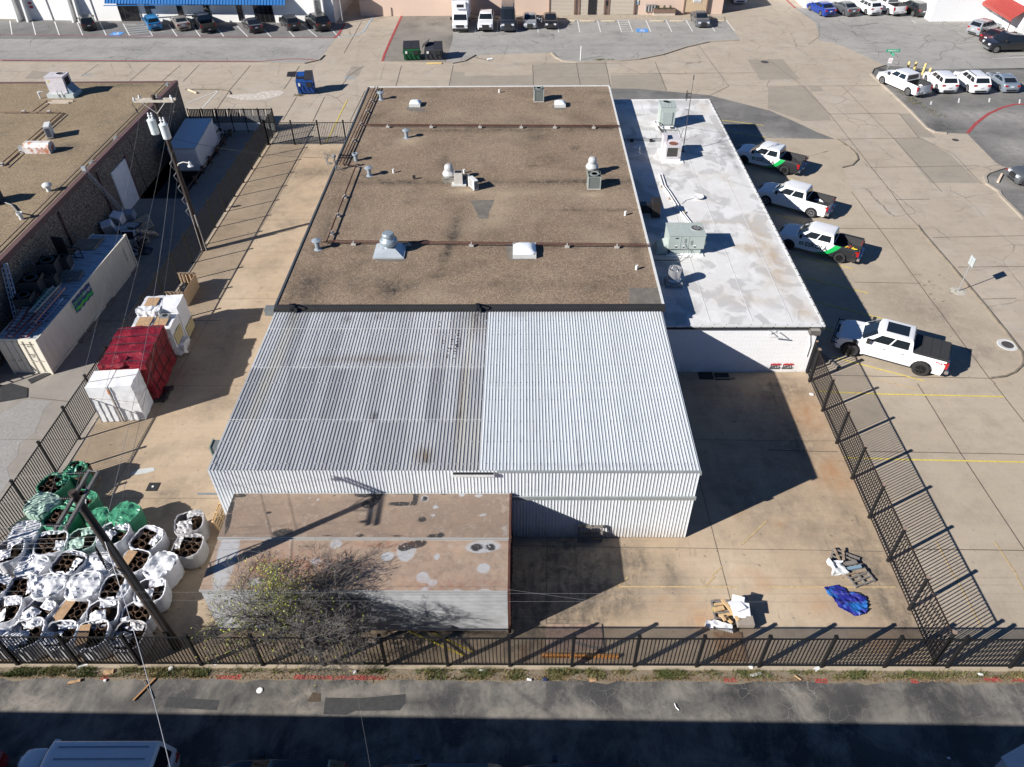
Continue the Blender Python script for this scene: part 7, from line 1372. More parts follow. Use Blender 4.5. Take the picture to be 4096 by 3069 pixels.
B_ = [(-22.76, 25.76, wrapg, 'part', 'farthest small green wrapped bundle tucked against the alley fence'), (-23.54, 24.82, wrapg, 'open', 'green wrapped pallet of tubes second from the far end'), (-23.5, 23.48, wrapl, 'shut', 'pale green wrapped pallet leaning on the alley fence'), (-21.7, 23.8, wrapg, 'part', 'green wrapped pallet hidden behind the pole crossarm'),
      (-22.13, 22.62, wrapg, 'open', 'green wrapped pallet with brown tube mouths under the near crossarm end'), (-20.43, 22.75, wrapg, 'shut', 'small green wrapped heap just right of the leaning pole'), (-19.15, 22.9, wrapg, 'shut', 'tall bright green film heap with long shadow toward the sheds'),
      (-23.6, 21.9, wrapw, 'shut', 'white wrapped pallet with bluish film leftmost just below the green ones'), (-22.04, 21.3, wrapw, 'open', 'white wrapped pallet with nine dark tubes below the green ones'), (-20.61, 21.45, wrapl, 'part', 'milky wrapped pallet with one dark roll just left of the pole'), (-19.19, 21.75, wrapw, 'part', 'white wrapped pallet with loose film flap right behind the pole'), (-17.6, 21.6, wrapw, 'open', 'white wrapped pallet with nine open tubes right of the pole'), (-15.81, 22.4, wrapc, 'part', 'hazy wrapped pallet next to the brown roofed trailer'), (-15.5, 21.15, wrapc, 'open', 'hazy wrapped pallet of nine tubes beside the trailers'),
      (-23.6, 20.7, wrapw, 'part', 'white wrapped pallet with torn hole at the left of the third row'), (-22.28, 20.05, wrapw, 'shut', 'smooth white covered pallet in the third row'), (-20.6, 20.05, wrapw, 'open', 'white wrapped pallet with dark tube mouths in the third row left of the pole'), (-19.2, 20.15, wrapw, 'shut', 'bulging white film pallet under the pole in the third row'), (-17.6, 20.2, wrapw, 'board', 'white wrapped pallet with tan card and tubes right of the pole in the third row'), (-16.3, 19.95, wrapw, 'shut', 'crumpled white pallet with a small black hole by the trailers'),
      (-23.5, 18.95, wrapw, 'part', 'white pallet at the left end of the fourth row'), (-22.15, 18.85, wrapw, 'open', 'white pallet with brown and orange tubes in the fourth row'), (-20.9, 18.85, wrapw, 'shut', 'white pallet with flat grey sheet on top in the fourth row'), (-19.4, 18.9, wrapw, 'shut', 'crinkled white pallet in the middle of the fourth row'), (-17.9, 18.85, wrapw, 'open', 'white pallet with dusty grey tubes left of the pole foot in the fourth row'), (-16.35, 18.7, wrapw, 'part', 'tall white pallet touching the right side of the pole'),
      (-22.25, 17.65, wrapw, 'part', 'torn white pallet at the left end of the second row from the street'), (-20.8, 17.6, wrapw, 'part', 'white pallet with small torn openings in the second row from the street'), (-19.4, 17.7, wrapw, 'board', 'white pallet with a bent tan card beside two tubes'), (-18.0, 17.6, wrapw, 'part', 'white pallet with crumpled film between tubes second row from the street'), (-16.55, 17.6, wrapw, 'open', 'white pallet with tubes and torn film at the pole foot'),
      (-21.85, 16.55, wrapw, 'shut', 'plain white pallet at the left of the row against the street fence'), (-20.7, 16.55, wrapw, 'part', 'white pallet with torn dark holes against the street fence'), (-19.35, 16.55, wrapw, 'part', 'white pallet with one dark tube mouth against the street fence'), (-17.95, 16.55, wrapw, 'board', 'pallet covered by a big sheet of brown card against the street fence'), (-16.4, 16.5, wrapc, 'part', 'hazy clear wrapped pallet nearest the pole against the street fence')]
for i, (x, y, wm_, md, lb_) in enumerate(B_): bag(lb_, x, y, i+3, wm_, md, h={0: 1.15, 6: 1.2}.get(i, .95+.03*(i % 5)), w_=(.67+.02*(i % 3)) if i not in (0, 5) else .52)
_q = random.Random(77)
for o in [x for x in C.objects if x.get('category') == 'wrapped pallet']: o.rotation_euler = (R(_q.uniform(-2, 2)), R(_q.uniform(-2, 2)), R(_q.uniform(-25, 25))); o.scale = (_q.uniform(.95, 1.04), _q.uniform(.95, 1.04), _q.uniform(.9, 1.12))
# ================================================================ STACKS BESIDE THE ALLEY FENCE
def rough_box(x0, x1, y0, y1, z0, z1, step=.12, amp=.02, seed=0, freq=3.):
    b = MB()
    def f3(o, u, v_, nu, nv):
        V = []
        for j in range(nv+1):
            for i in range(nu+1):
                p = o+u*(i/nu)+v_*(j/nv); n_ = noise.noise_vector(p*freq+Vector((seed, 0, 0)))*amp; V.append(p+n_)
        b.add(V, [(j*(nu+1)+i, j*(nu+1)+i+1, (j+1)*(nu+1)+i+1, (j+1)*(nu+1)+i) for j in range(nv) for i in range(nu)])
    X, Y_, Z_ = Vector((x1-x0, 0, 0)), Vector((0, y1-y0, 0)), Vector((0, 0, z1-z0)); nx, ny, nz = [max(1, int(d/step)) for d in (x1-x0, y1-y0, z1-z0)]
    f3(Vector((x0, y0, z0)), X, Z_, nx, nz); f3(Vector((x1, y0, z0)), Y_, Z_, ny, nz); f3(Vector((x1, y1, z0)), -X, Z_, nx, nz); f3(Vector((x0, y1, z0)), -Y_, Z_, ny, nz); f3(Vector((x0, y0, z1)), X, Y_, nx, ny); return b
foam = pm('white foam board', (.76, .77, .78), .7, var=.05)
t = thing('foam_stack', 'stack of white foam boards wrapped with thin straps beside the alley fence', 'foam boards', (-22.65, 31.2, .015), R(4))
for i, (x0, x1) in enumerate(((-1.22, -.03), (.03, 1.24))):
    for z0, z1_ in ((.02, 1.28), (1.3, 2.58)):
        o = rough_box(x0, x1, -.75+.03*i, .72, z0, z1_, .09, .018, i+z0).build('foam_block', foam, t, smooth=30)
        g = MB()
        z = z0+.06
        while z < z1_: g.box(x0+.01, x1-.01, -.762+.03*i, -.74, z, z+.006).box(x1-.012, x1+.006, -.7, .7, z, z+.006); z += .085
        g.build('board_edge', pm('foam seam', (.5, .51, .52), .8), o)
b = MB().bar((-1.26, -.78, 1.9), (1.27, -.74, 1.35), .02, .01).bar((-.04, -.8, .05), (-.04, -.8, 2.6), .07, .02, k=1).bar((-.04, -.81, 2.1), (-.04, -.81, 2.4), .08, .02, k=2).bar((-1.26, -.3, 2.62), (1.25, .2, 2.62), .02, .01); b.build('strap', [pm('tan strap', (.3, .26, .2), .7), pm('dirty white strap', (.45, .4, .36), .7), pm('orange strap', (.6, .2, .05), .6)], t)
tarpm = NT('red tarpaulin', .38, 0, .5); tarpm.col(tarpm.mix(tarpm.step(tarpm.noise(1.5, 6, .7, .5, vec=tarpm.P(obj=True)), .4, .7), (.17, .008, .018), (.3, .02, .035))); tarpm.bump(tarpm.noise(2.4, 6, .65, 1.5, vec=tarpm.P(obj=True)), .8, .12)
t = thing('tarped_stack', 'tall stack completely covered with a dark red tarpaulin and black rope', 'covered stack', (-22.6, 33.95, .015), R(4))
rough_box(-1.28, 1.3, -1.85, 1.85, .1, 2.75, .1, .09, 4, 1.6).build('tarpaulin', tarpm.m, t, smooth=50)
q = random.Random(12)
rp = MB()
for k in range(5): y = -1.6+k*.8; rp.tube([(-1.33, y-.1, 2.0), (-1.3, y, 2.8), (-.4, y+.1*q.uniform(-1, 1), 2.84), (.5, y+.05, 2.84), (1.34, y, 2.78), (1.38, y-.2, 1.6), (1.35, y+.2, .3)], .02, 5)
for z in (.9, 1.8): rp.tube([(1.38, -1.9, z), (1.38, 0, z+.06), (1.38, 1.9, z-.05)], .02, 5)
rp.tube([(-1.1, -1.9, 2.1), (0, -1.95, 1.2), (1.3, -1.93, .5)], .02, 5); rp.build('rope', black, t)
rough_box(-1.0, .2, -1.9, -1.2, 2.65, 2.9, .1, .14, 9, 2.5).build('tarp_fold', tarpm.m, t, smooth=60)
t = thing('tarp_scrap', 'crumpled dark plastic scraps at the foot of the red tarp', 'plastic scrap', (-21.1, 32.4, .015)); rough_box(-.2, .3, -.4, .9, 0, .18, .1, .15, 3, 3).build('scrap', pm('black plastic film', (.02, .02, .022), .4), t, smooth=40)
t = thing('wrapped_stack', 'white film wrapped stack of insulation boards behind the red tarp', 'wrapped stack', (-22.6, 37.75, .015), R(3))
filmm = wrap_mat('torn white film', (.72, .73, .75)); yel = pm('yellowish board edges', (.55, .45, .25), .8, var=.3, scale=8)
rough_box(-1.2, .0, -1.55, .1, .1, 2.25, .1, .05, 5, 3).build('film_block', filmm, t, smooth=40); rough_box(.02, 1.15, -1.5, .05, .1, 2.2, .1, .04, 6, 3).build('board_block', foam, t, smooth=30)
rough_box(-1.15, .05, .15, 1.6, .1, 2.5, .1, .06, 7, 3).build('film_block', filmm, t, smooth=40); rough_box(.1, 1.2, .12, 1.6, .1, 2.55, .1, .03, 8, 3).build('board_block', foam, t, smooth=30)
MB().box(1.13, 1.22, -1.4, -.2, .8, 1.6).box(1.17, 1.28, .3, 1.5, .15, .9).build('board_edge', yel, t); MB().box(-.9, -.15, .3, 1.3, 2.54, 2.58).box(-.95, -.1, -1.3, -.4, 2.28, 2.33).box(.1, .85, -1.3, -.3, 2.24, 2.28).build('cardboard', card, t)
MB().box(.25, .85, -.6, -.15, 2.285, 2.36).lathe((.55, -.38, 2.36), [(.14, 0), (.16, .02)], 14, 1).build('meter_box', [grey, dark], t); rough_box(-1.2, .2, -.25, .35, 2.2, 2.6, .08, .14, 2, 4).build('film_twist', filmm, t, smooth=50); rough_box(.9, 1.5, -1.5, -.3, .1, .7, .1, .16, 2, 3).build('film_twist', filmm, t, smooth=50)
osb = NT('chip board', .8); osb.col(osb.mix(osb.step(osb.vor(18, vec=osb.P((1, 1, 2), obj=True), out=0), .1, .6), (.33, .22, .13), (.52, .37, .23)))
t = thing('open_crate', 'open sided chipboard crate with timber battens against the alley fence', 'crate', (-23.3, 42.9, .015), 0)
MB().box(-.6, .6, -1.2, -1.17, 0, 1.15).build('end_panel', osb.m, t); MB().box(-.6, .6, 1.17, 1.2, 0, 1.15).build('end_panel', osb.m, t); MB().box(.58, .61, -1.2, 1.2, 0, 1.1).build('side_panel', osb.m, t); MB().box(-.6, .58, -1.17, 1.17, .05, .1).build('floor', osb.m, t)
b = MB()
for x in (-.5, -.25, .0, .25, .5): b.box(x-.04, x+.04, -1.24, -1.2, 0, 1.2).box(x-.04, x+.04, 1.13, 1.17, 0, 1.2)
b.box(-.62, .62, 1.1, 1.22, 1.15, 1.2).box(-.62, .62, -1.25, -1.14, 1.15, 1.2); b.build('batten', wood, t); rough_box(-.4, .4, -.6, .9, .1, .5, .1, .2, 3, 3).build('scrap', pm('black plastic film', (.02, .02, .022), .4), t, smooth=40)
# ================================================================ PALLETS AND SCRAP
def pallet(label, loc, rz=0, m=wood, group='loose wooden pallets', tilt=None, w_=1.2, d_=1.0, n=7, s=1):
    t = thing('pallet', label, 'pallet', loc, rz, group)
    if tilt: t.rotation_euler = (tilt[0], tilt[1], rz)
    for x in (-w_/2+.03, 0, w_/2-.03): MB().box(x-.04, x+.04, -d_/2, d_/2, .02, .11).build('stringer', m, t)
    for i in range(n): y = -d_/2+.05+i*(d_-.1)/(n-1); MB().box(-w_/2, w_/2, y-.04, y+.04, .11, .13).build('deck_board', m, t)
    for y in (-d_/2+.06, 0, d_/2-.06): MB().box(-w_/2, w_/2, y-.05, y+.05, 0, .02).build('base_board', m, t)
    return t
pallet('grey pallet near the right fence with a blue plank across it', (15.05, 21.0, .015), R(-28), greywood, n=5)
pallet('grey pallet overlapping the first one nearer the blue tarp', (15.45, 20.2, .015), R(20), greywood, n=5, w_=1.05)
t = thing('plank_pile', 'short grey and blue planks lying on the two pallets', 'planks', (15.3, 20.55, .16), R(12)); MB().box(-.5, .35, -.1, .05, 0, .12).build('plank', pm('faded blue plank', (.2, .3, .38), .8), t); MB().box(-.35, .3, .15, .35, 0, .1).build('plank', greywood, t); MB().box(-.55, .5, -.3, -.15, 0, .06).build('plank', wood, t); MB().bar((-.2, .5, .02), (.1, 1.1, .03), .1, .04).bar((-.4, .5, .02), (-.3, 1.2, .03), .1, .04).build('plank', wood, t)
t = thing('plastic_sheet', 'crumpled clear plastic beside the blue plank', 'plastic sheet', (14.55, 20.55, .1)); rough_box(-.3, .3, -.35, .35, 0, .25, .06, .15, 3, 4).build('film', wrap_mat('clear film', (.6, .62, .62)), t, smooth=50)
# blue tarpaulin on the ground
t_ = [(13.69, 19.59), (14.35, 19.72), (14.7, 19.4), (15.1, 19.2), (15.42, 19.05), (15.35, 18.8), (15.22, 18.4), (15.05, 18.2), (14.88, 18.16), (14.61, 18.11), (14.35, 18.32), (14.02, 18.6), (13.98, 18.78), (13.93, 18.95), (13.8, 19.15), (13.75, 19.3)]
bmq = bmesh.new(); f_ = bmq.faces.new([bmq.verts.new((x-14.6, y-18.9, .05)) for x, y in t_])
for ax in (0, 1):
    tt = -1.2
    while tt < 1.2:
        co = [0, 0, 0]; co[ax] = tt; no = [0, 0, 0]; no[ax] = 1; bmesh.ops.bisect_plane(bmq, geom=bmq.verts[:]+bmq.edges[:]+bmq.faces[:], plane_co=co, plane_no=no); tt += .045
bmq.normal_update()
if bmq.faces[:][0].normal.z < 0: bmesh.ops.reverse_faces(bmq, faces=bmq.faces[:])
for v_ in bmq.verts:
    p = v_.co; v_.co.z = .03+.16*abs(noise.noise(Vector((p.x*2.2+p.y*1.6, p.y*2.5-p.x*1.2, 0))))+.11*abs(noise.noise(Vector((p.x*5+p.y*4, p.y*3, 4))))+.04*abs(noise.noise(Vector((p.x*14, p.y*9, 4))))
me = bpy.data.meshes.new('blue_tarpaulin'); bmq.to_mesh(me); bmq.free()
for p in me.polygons: p.use_smooth = True
btm = NT('blue tarpaulin', .28, 0, .5); btm.col(btm.mix(btm.step(btm.noise(1.1, 3, .5, vec=btm.P((1, 1.5, 1), obj=True)), .52, .62), (.018, .022, .2), (.02, .13, .4))); btm.b.inputs['Coat Weight'].default_value = .1; btm.b.inputs['Roughness'].default_value = .42
me.materials.append(btm.m); o = bpy.data.objects.new('blue_tarpaulin', me); C.objects.link(o); o.location = (14.6, 18.9, 0); sf = o.modifiers.new('s', 'SOLIDIFY'); sf.thickness = .01; tag(o, 'crumpled blue tarpaulin lying on the sunlit yard', 'tarpaulin')
# debris pallet
pallet('dark pallet buried under sawn timber and white packaging', (9.1, 18.25, .015), 0, greywood, n=5, w_=1.35, d_=1.25)
t = thing('timber_offcuts', 'sawn timber offcuts piled on the dark pallet', 'timber', (8.9, 18.2, .16), 0)
for a, b__, w2 in (((-.05, .5, .3), (.45, -.55, .3), .14), ((-.4, .35, .1), (.1, .42, .1), .1), ((-.45, .1, .1), (.0, .2, .1), .2), ((-.3, -.2, .1), (.3, -.1, .1), .12), ((-.2, -.25, .2), (-.1, -.5, .2), .12), ((0, -.3, .1), (.2, -.55, .1), .12)): MB().bar(a, b__, w2, .06).build('board', wood2, t)
MB().box(-.5, -.25, .05, .25, 0, .1).build('board', pm('mossy board', (.3, .27, .1), .9), t)
t = thing('packaging_heap', 'heap of bright white crumpled packaging sheets on the debris pallet', 'packaging', (9.6, 18.25, .15), 0); q = random.Random(9)
for k in range(11):
    M_ = Matrix.Translation((q.uniform(-.25, .05), q.uniform(-.2, .25), .25+.03*k)) @ Matrix.Rotation(q.uniform(-.5, .5), 4, 'Z') @ Matrix.Rotation(q.uniform(-.25, .25), 4, 'X'); MB().box(-.26, .26, -.32, .32, 0, .02, M=M_).build('packing_sheet', foam, t)
MB().box(-.3, .4, -.8, .6, 0, .3).build('crate_block', pm('taupe box', (.3, .26, .22), .8), t)
t = thing('packaging_roll', 'white film roll drooping off the near corner of the debris pallet', 'packaging', (8.6, 17.55, .1), R(-18)); rough_box(-.35, .5, -.12, .14, 0, .22, .06, .07, 5, 4).build('roll', foam, t, smooth=50); rough_box(-.6, -.3, -.25, .1, 0, .15, .06, .08, 5, 4).build('film_end', foam, t, smooth=50)
def flat_boards(label, x0, x1, y0, y1, m, n, horiz, nm='board_deck'):
    t = thing(nm, label, 'boards', ((x0+x1)/2, (y0+y1)/2, .012)); w2, d2 = (x1-x0)/2, (y1-y0)/2
    for i in range(n):
        if horiz: MB().box(-w2, w2, -d2+2*d2*i/n, -d2+2*d2*(i+.93)/n, 0, .05).build('board', m, t)
        else: MB().box(-w2+2*w2*i/n, -w2+2*w2*(i+.96)/n, -d2, d2, 0, .05).build('board', m, t)
    return t
rustb = pm('reddish boards', (.34, .24, .18), .85, var=.35, scale=4)
flat_boards('wide rust stained deck of boards lying flat behind the street fence', 1.05, 3.5, 16.45, 17.7, rustb, 6, False)
flat_boards('square weathered board deck lying below the debris pallet', 8.25, 9.45, 16.05, 17.35, pm('burnt orange boards', (.38, .24, .14), .85, var=.5, scale=4), 6, True)
tag(MB().bar((.87, 16.2, .1), (4.1, 16.17, .1), .12, .14).build('orange_beam', pm('orange timber beam', (.62, .27, .07), .7, var=.3, scale=6)), 'long orange timber beam lying on the ground behind the street fence', 'beam')
tag(MB().bar((-.04, 0, 0), (.04, 0, 1.8), .06, .06).build('steel_prop', pm('brown steel', (.1, .06, .045), .7), loc=(3.53, 16.6, .06)), 'thin dark steel prop standing at the end of the rusty deck', 'post') if False else None
tag(MB().bar((0, 0, .03), (1.25, -.35, .03), .1, .04).build('grey_plank', greywood, loc=(2.1, 16.85, .07)), 'grey plank lying across the rusty deck behind the fence', 'plank')
tag(MB().cyl((-4.82, 17.05, .55), (-2.4, 16.2, .05), .035, n=8).build('yellow_pole', pm('yellow fibreglass', (.65, .5, .05), .5)), 'longer yellow pole leaning between trailer and street fence', 'pole')
tag(MB().cyl((-3.75, 17.0, .5), (-2.0, 16.35, .05), .035, n=8).build('yellow_pole', pm('yellow fibreglass', (.65, .5, .05), .5)), 'shorter yellow pole lying right of the longer one behind the fence', 'pole')
t = pallet('grey pallet standing upright against the ribbed metal wall', (3.27, 22.2, .6), 0, greywood, tilt=(R(80), 0), w_=1.15, d_=1.0, n=3)
pallet('fresh pallet standing on edge between the metal wall and the hazy pallets', (-14.75, 23.1, .5), R(90), wood2, tilt=(R(78), 0), n=6)
tag(MB().box(-.28, .28, -.28, .28, 0, .03).cyl((0, 0, .03), (0, 0, .05), .06, n=10, k=1).build('rubber_mat', [rubber, white], loc=(-19.1, 25.55, .012)), 'black square mat with a white dot lying on the yard', 'mat')
for (x, y), l in (((11.1,34.37), 'left of two black rubber mats lying by the white block wall'), ((12.06,34.31), 'right of two black rubber mats lying by the white block wall')): tag(MB().box(-.42, .42, -.3, .3, 0, .05).build('rubber_mat', rubber, loc=(x, y, .012)), l, 'mat', 'rubber mats by the white block wall')
tag(MB().bar((0, 0, .03), (1.2, .02, .03), .12, .05).build('grey_plank', greywood, loc=(11.6, 34.1, .012)), 'grey plank lying at the foot of the white block wall', 'plank')
# wheelbarrow by the fence
t = thing('wheelbarrow', 'upturned rusty green wheelbarrow against the alley fence near the pallets', 'wheelbarrow', (-24.15, 22.6, .02), R(60))
MB().add([(-.35, -.3, .25), (.35, -.3, .25), (.35, .3, .25), (-.35, .3, .25), (-.5, -.38, .65), (.55, -.38, .65), (.55, .38, .65), (-.5, .38, .65)], [(3, 2, 1, 0), (4, 5, 6, 7), (0, 1, 5, 4), (1, 2, 6, 5), (2, 3, 7, 6), (3, 0, 4, 7)]).build('tray', pm('dull green tray', (.05, .08, .06), .6, var=.5), t)
MB().cyl((.75, -.05, .2), (.75, .05, .2), .2, n=16).build('wheel', rubber, t)
for s in (-1, 1): MB().bar((.75, s*.08, .2), (-1.0, s*.3, .55), .04).build('handle', wood, t)
# ================================================================ ON AND AROUND THE CONTAINER
TZ = 2.62
G7 = 'scrapped condensers on top of the container'
for x, y, w2, h2, l in ((-31.45, 41.7, 1.1, 1.1, 'farthest tall dark condenser on the container roof'), (-30.95, 42.5, .7, .85, 'small dark condenser with a bent lid on the container roof'), (-31.5, 39.6, 1.1, 1.1, 'wide dark condenser in the middle of the container roof'), (-30.75, 40.35, .6, .8, 'narrow open condenser squeezed beside the wide one'), (-31.4, 38.2, .95, .75, 'low dark condenser half behind the ladders')):
    condenser(l, (x+.6, y, TZ), w2, h2, 'charcoal', G7, R(8))
pallet('dark pallet lying flat on the middle of the container roof', (-29.55, 41.4, TZ+.02), R(10), greywood, w_=1.3, d_=1.1)
t = thing('plywood_sheet', 'weathered timber panel lying on the far end of the container roof', 'panel', (-30.4, 45.5, TZ), R(3)); MB().box(-.8, .9, -.7, .7, 0, .05).build('panel', pm('weathered panel', (.3, .22, .15), .9, var=.35), t); MB().bar((.85, -.7, .08), (.95, .9, .08), .1, .06).build('edge_batten', wood, t)
t = thing('metal_rack', 'black mesh rack standing upright on the container beside the pebble wall', 'rack', (-31.0, 43.9, TZ), R(-12))
MB().box(-.6, .3, -.03, .03, 0, 1.5).build('mesh_panel', pm('black mesh', (.02, .018, .016), .8, var=.5, scale=12), t); MB().bar((.3, 0, .8), (1.2, .1, .75), .05).bar((1.2, .1, .75), (1.2, .1, 0), .05).bar((.3, -.6, .6), (1.2, -.5, .6), .05).bar((.7, 0, .8), (.7, 0, 0), .05).bar((-.6, 0, 0), (-.5, -.9, 0), .06).bar((-.6, 0, 0), (1.2, .1, 0), .05).bar((.7, 0, .6), (.7, -.55, .6), .05).build('frame', black, t)
def ladder(label, a, b, w_, railm, group='ladders piled on the container', step=.3, rung=None):
    a, b = Vector(a), Vector(b); d = (b-a).normalized(); s = d.cross(Vector((0, 0, 1))); s = (s.normalized() if s.length > .01 else Vector((1, 0, 0)))*w_/2
    t = thing('ladder', label, 'ladder', a, 0, group); L = (b-a).length
    for k in (-1, 1): MB().bar(s*k, (b-a)+s*k, .05, .09).build('rail', railm, t)
    g = MB().bar(-s, s, .045, .04).build('rung', rung or pm('aluminium rung', (.68, .68, .68), .4, .4), t); g.location = d*.15; x = .15+step
    while x < L: o = bpy.data.objects.new('rung', g.data); C.objects.link(o); o.parent = t; o.location = d*x; x += step
    return t
rf_ = pm('red fibreglass', (.26, .07, .06), .6, var=.3); al_ = pm('aluminium', (.5, .55, .6), .35, .5); gf = pm('green fibreglass', (.04, .25, .15), .5); cfm = pm('cream fibreglass', (.5, .47, .38), .6); bf = pm('blue fibreglass', (.05, .13, .28), .5); pf = pm('pink fibreglass', (.42, .22, .18), .6)
ladder('long orange red ladder farthest left on the ladder pile', (-30.4, 35.4, TZ+.12), (-30.75, 39.7, TZ+.3), .45, rf_); ladder('green railed ladder in the middle of the pile', (-30.0, 37.2, TZ+.2), (-29.95, 39.5, TZ+.35), .3, gf); ladder('cream railed ladder on top of the pile', (-29.8, 36.9, TZ+.35), (-29.55, 39.6, TZ+.45), .35, cfm)
ladder('pale pink ladder nearest the sunny long side', (-29.35, 36.0, TZ+.25), (-29.15, 39.6, TZ+.35), .3, pf); ladder('blue railed ladder at the outer edge of the pile', (-29.05, 36.2, TZ+.12), (-28.85, 38.6, TZ+.2), .3, bf); ladder('short red ladder sticking out over the container doors', (-30.2, 34.75, TZ+.1), (-29.95, 37.4, TZ+.12), .4, rf_); ladder('red ladder lying lowest across the container doors end', (-29.4, 34.8, TZ+.06), (-29.2, 37.2, TZ+.1), .42, rf_)
for i in range(2): ladder(('left' if i else 'right')+' bare aluminium ladder standing against the pebble wall above the container', (-31.2-.35*i, 37.6, TZ-.6), (-31.9-.25*i, 39.5, TZ+2.2), .16, al_)
ladder('red ladder leaning at the container doors at the left picture edge', (-31.6, 33.4, .02), (-31.2, 34.4, 2.2), .45, rf_, None)
b = MB(); A = Vector((-31.5, 53.9, 0)); Bv = Vector((-32.1, 51.5, 5.3)); s3 = [Vector((.18, 0, 0)), Vector((-.12, .12, .05)), Vector((-.12, -.12, .05))]
for s in s3: b.bar(A+s, Bv+s, .03)
for i in range(17):
    p = A.lerp(Bv, i/17); p2 = A.lerp(Bv, (i+1)/17)
    for j in range(3): b.bar(p+s3[j], p2+s3[(j+1) % 3], .018)
b.box(-.15, .15, -.1, .1, 0, .3, M=Matrix.Translation(Bv)); tag(b.build('lattice_mast', pm('lattice aluminium', (.5, .52, .55), .4, .4)), 'pale lattice mast leaning on the pebble wall beside the painted panel', 'mast')
# scrap heap behind the container
def cabinet(label, loc, sz, rot, m, extra=None, nm='scrap_cabinet'):
    t = thing(nm, label, 'scrap appliance', loc, 0, 'scrap appliances behind the container'); t.rotation_euler = rot; x, y, z = sz
    MB().box(-x/2, x/2, -y/2, y/2, 0, z).build('casing', m, t, bevel=.02)
    MB().box(-x/2+.06, x/2-.06, -y/2-.012, -y/2-.002, .08, z-.1).build('front_panel', extra or pm('scrap panel', (.34, .37, .42), .5), t); return t
sw = pm('scrap white casing', (.8, .82, .85), .5, var=.15); sg2 = pm('scrap grey casing', (.36, .4, .45), .5, var=.2)
cabinet('pale boxy casing leaning nearest the container end of the scrap heap', (-31.55, 50.9, .6), (.8, .7, .9), (.25, -.2, .4), sw); cabinet('pale boxy casing behind the nearest one in the scrap heap', (-31.4, 52.1, .7), (.8, .7, .9), (.3, .2, -.1), sw); cabinet('dark grey casing lying against the pebble wall behind the scrap heap', (-31.3, 53.4, .4), (1.1, .7, .6), (.2, 0, .1), sg2)
cabinet('blue grey cabinet standing open in the scrap heap', (-30.6, 50.6, 0), (.7, .6, 1.1), (0, .1, .5), sg2, dark); cabinet('white cooker top with a dark centre panel in the scrap heap', (-30.0, 50.1, .1), (1.0, .5, .9), (-.5, 0, .05), sw, dark)
t = thing('window_frame', 'dark framed glass panel lying on the scrap heap', 'frame', (-30.2, 51.5, .75), R(-10)); MB().box(-.65, .65, -.45, .45, 0, .06).build('frame', black, t); MB().box(-.52, .52, -.34, .34, .061, .08).build('panel', sg2, t); MB().box(-.5, .5, -.02, .02, .08, .1).box(-.05, -.01, -.33, .33, .08, .1).box(.2, .4, -.3, -.05, .08, .1).build('bar', galv, t)
t = thing('scrap_pile', 'tangle of dark scrap metal and pipes at the end of the container', 'scrap heap', (-29.6, 48.9, 0)); q = random.Random(31)
for k in range(34):
    p = Vector((q.uniform(-.9, .9), q.uniform(-1.0, 1.2), q.uniform(.1, .8))); d = Vector((q.uniform(-1, 1), q.uniform(-1, 1), q.uniform(-.3, .4))).normalized()*q.uniform(.3, .8)
    MB().bar(p, p+d, q.uniform(.03, .25), .04).build('scrap_piece', [black, black, sg2, grey, black, galv][k % 6], t)
rough_box(-.9, .9, -.9, .9, 0, .5, .15, .3, 4, 2).build('dark_heap', dark, t)
t = thing('scrap_grille', 'silver ribbed metal grille standing in the dark scrap', 'grille', (-29.0, 48.6, .5), R(10)); b = MB()
for i in range(7): b.bar((-.35+i*.11, 0, 0), (-.3+i*.11, -.1, .7), .05, .02)
b.bar((-.4, 0, 0), (.4, 0, 0), .04).bar((-.35, -.1, .7), (.4, -.1, .7), .04); b.build('slats', al_, t)
tag(MB().tube([(0, 0, 0), (.5, -.5, .1), (1.2, -.9, .05)], .035, 6).build('metal_bar', al_, loc=(-29.5, 48.7, .7)), 'bent silver bar crossing the dark scrap toward the container', 'metal bar')
t = thing('glass_sheet', 'leaning glass topped frame at the near tip of the scrap', 'frame', (-28.7, 47.7, .2), R(35)); MB().box(-.35, .35, -.25, .25, .2, .24).build('glass', pm('reflective glass', (.25, .3, .34), .1, .3), t); MB().bar((-.35, -.25, .2), (-.35, -.25, -.15), .04).bar((.35, -.25, .2), (.35, -.25, -.15), .04).bar((-.38, -.25, .22), (.38, -.25, .22), .05).build('frame', black, t)
t = thing('hand_truck', 'blue hand truck standing among the pallets in the alley', 'hand truck', (-29.2, 49.9, .02), R(-20)); hb = pm('hand truck blue', (.03, .09, .28), .5)
MB().tube([(-.22, 0, 0), (-.22, .35, 1.2), (-.12, .42, 1.4), (.12, .42, 1.4), (.22, .35, 1.2), (.22, 0, 0)], .025, 6).bar((-.22, .1, .4), (.22, .1, .4), .03).bar((-.22, .25, .85), (.22, .25, .85), .03).build('frame', hb, t); MB().box(-.25, .25, -.3, 0, 0, .02).build('toe_plate', hb, t)
for s in (-1, 1): MB().cyl((s*.27, .08, .12), (s*.33, .08, .12), .12, n=12).build('wheel', rubber, t)
palew = pm('pale pallet wood', (.72, .56, .38), .8, var=.25)
G8 = 'pallets leaning in the alley scrap corner'
pallet('brown pallet propped up at the back of the alley scrap corner', (-29.8, 52.3, .35), R(30), palew, G8, tilt=(.4, -.3), w_=1.5, d_=1.3); pallet('pallet lying tilted with open slats nearest the alley lane', (-29.0, 51.0, .4), R(32), palew, G8, tilt=(-.25, .45), w_=1.5, d_=1.3); pallet('yellow brown pallet flat beside the blue hand truck', (-29.3, 50.4, .05), R(25), palew, G8, tilt=(.1, .1)); pallet('weathered pallet under the propped one in the scrap corner', (-29.6, 51.5, .1), R(28), greywood, G8)
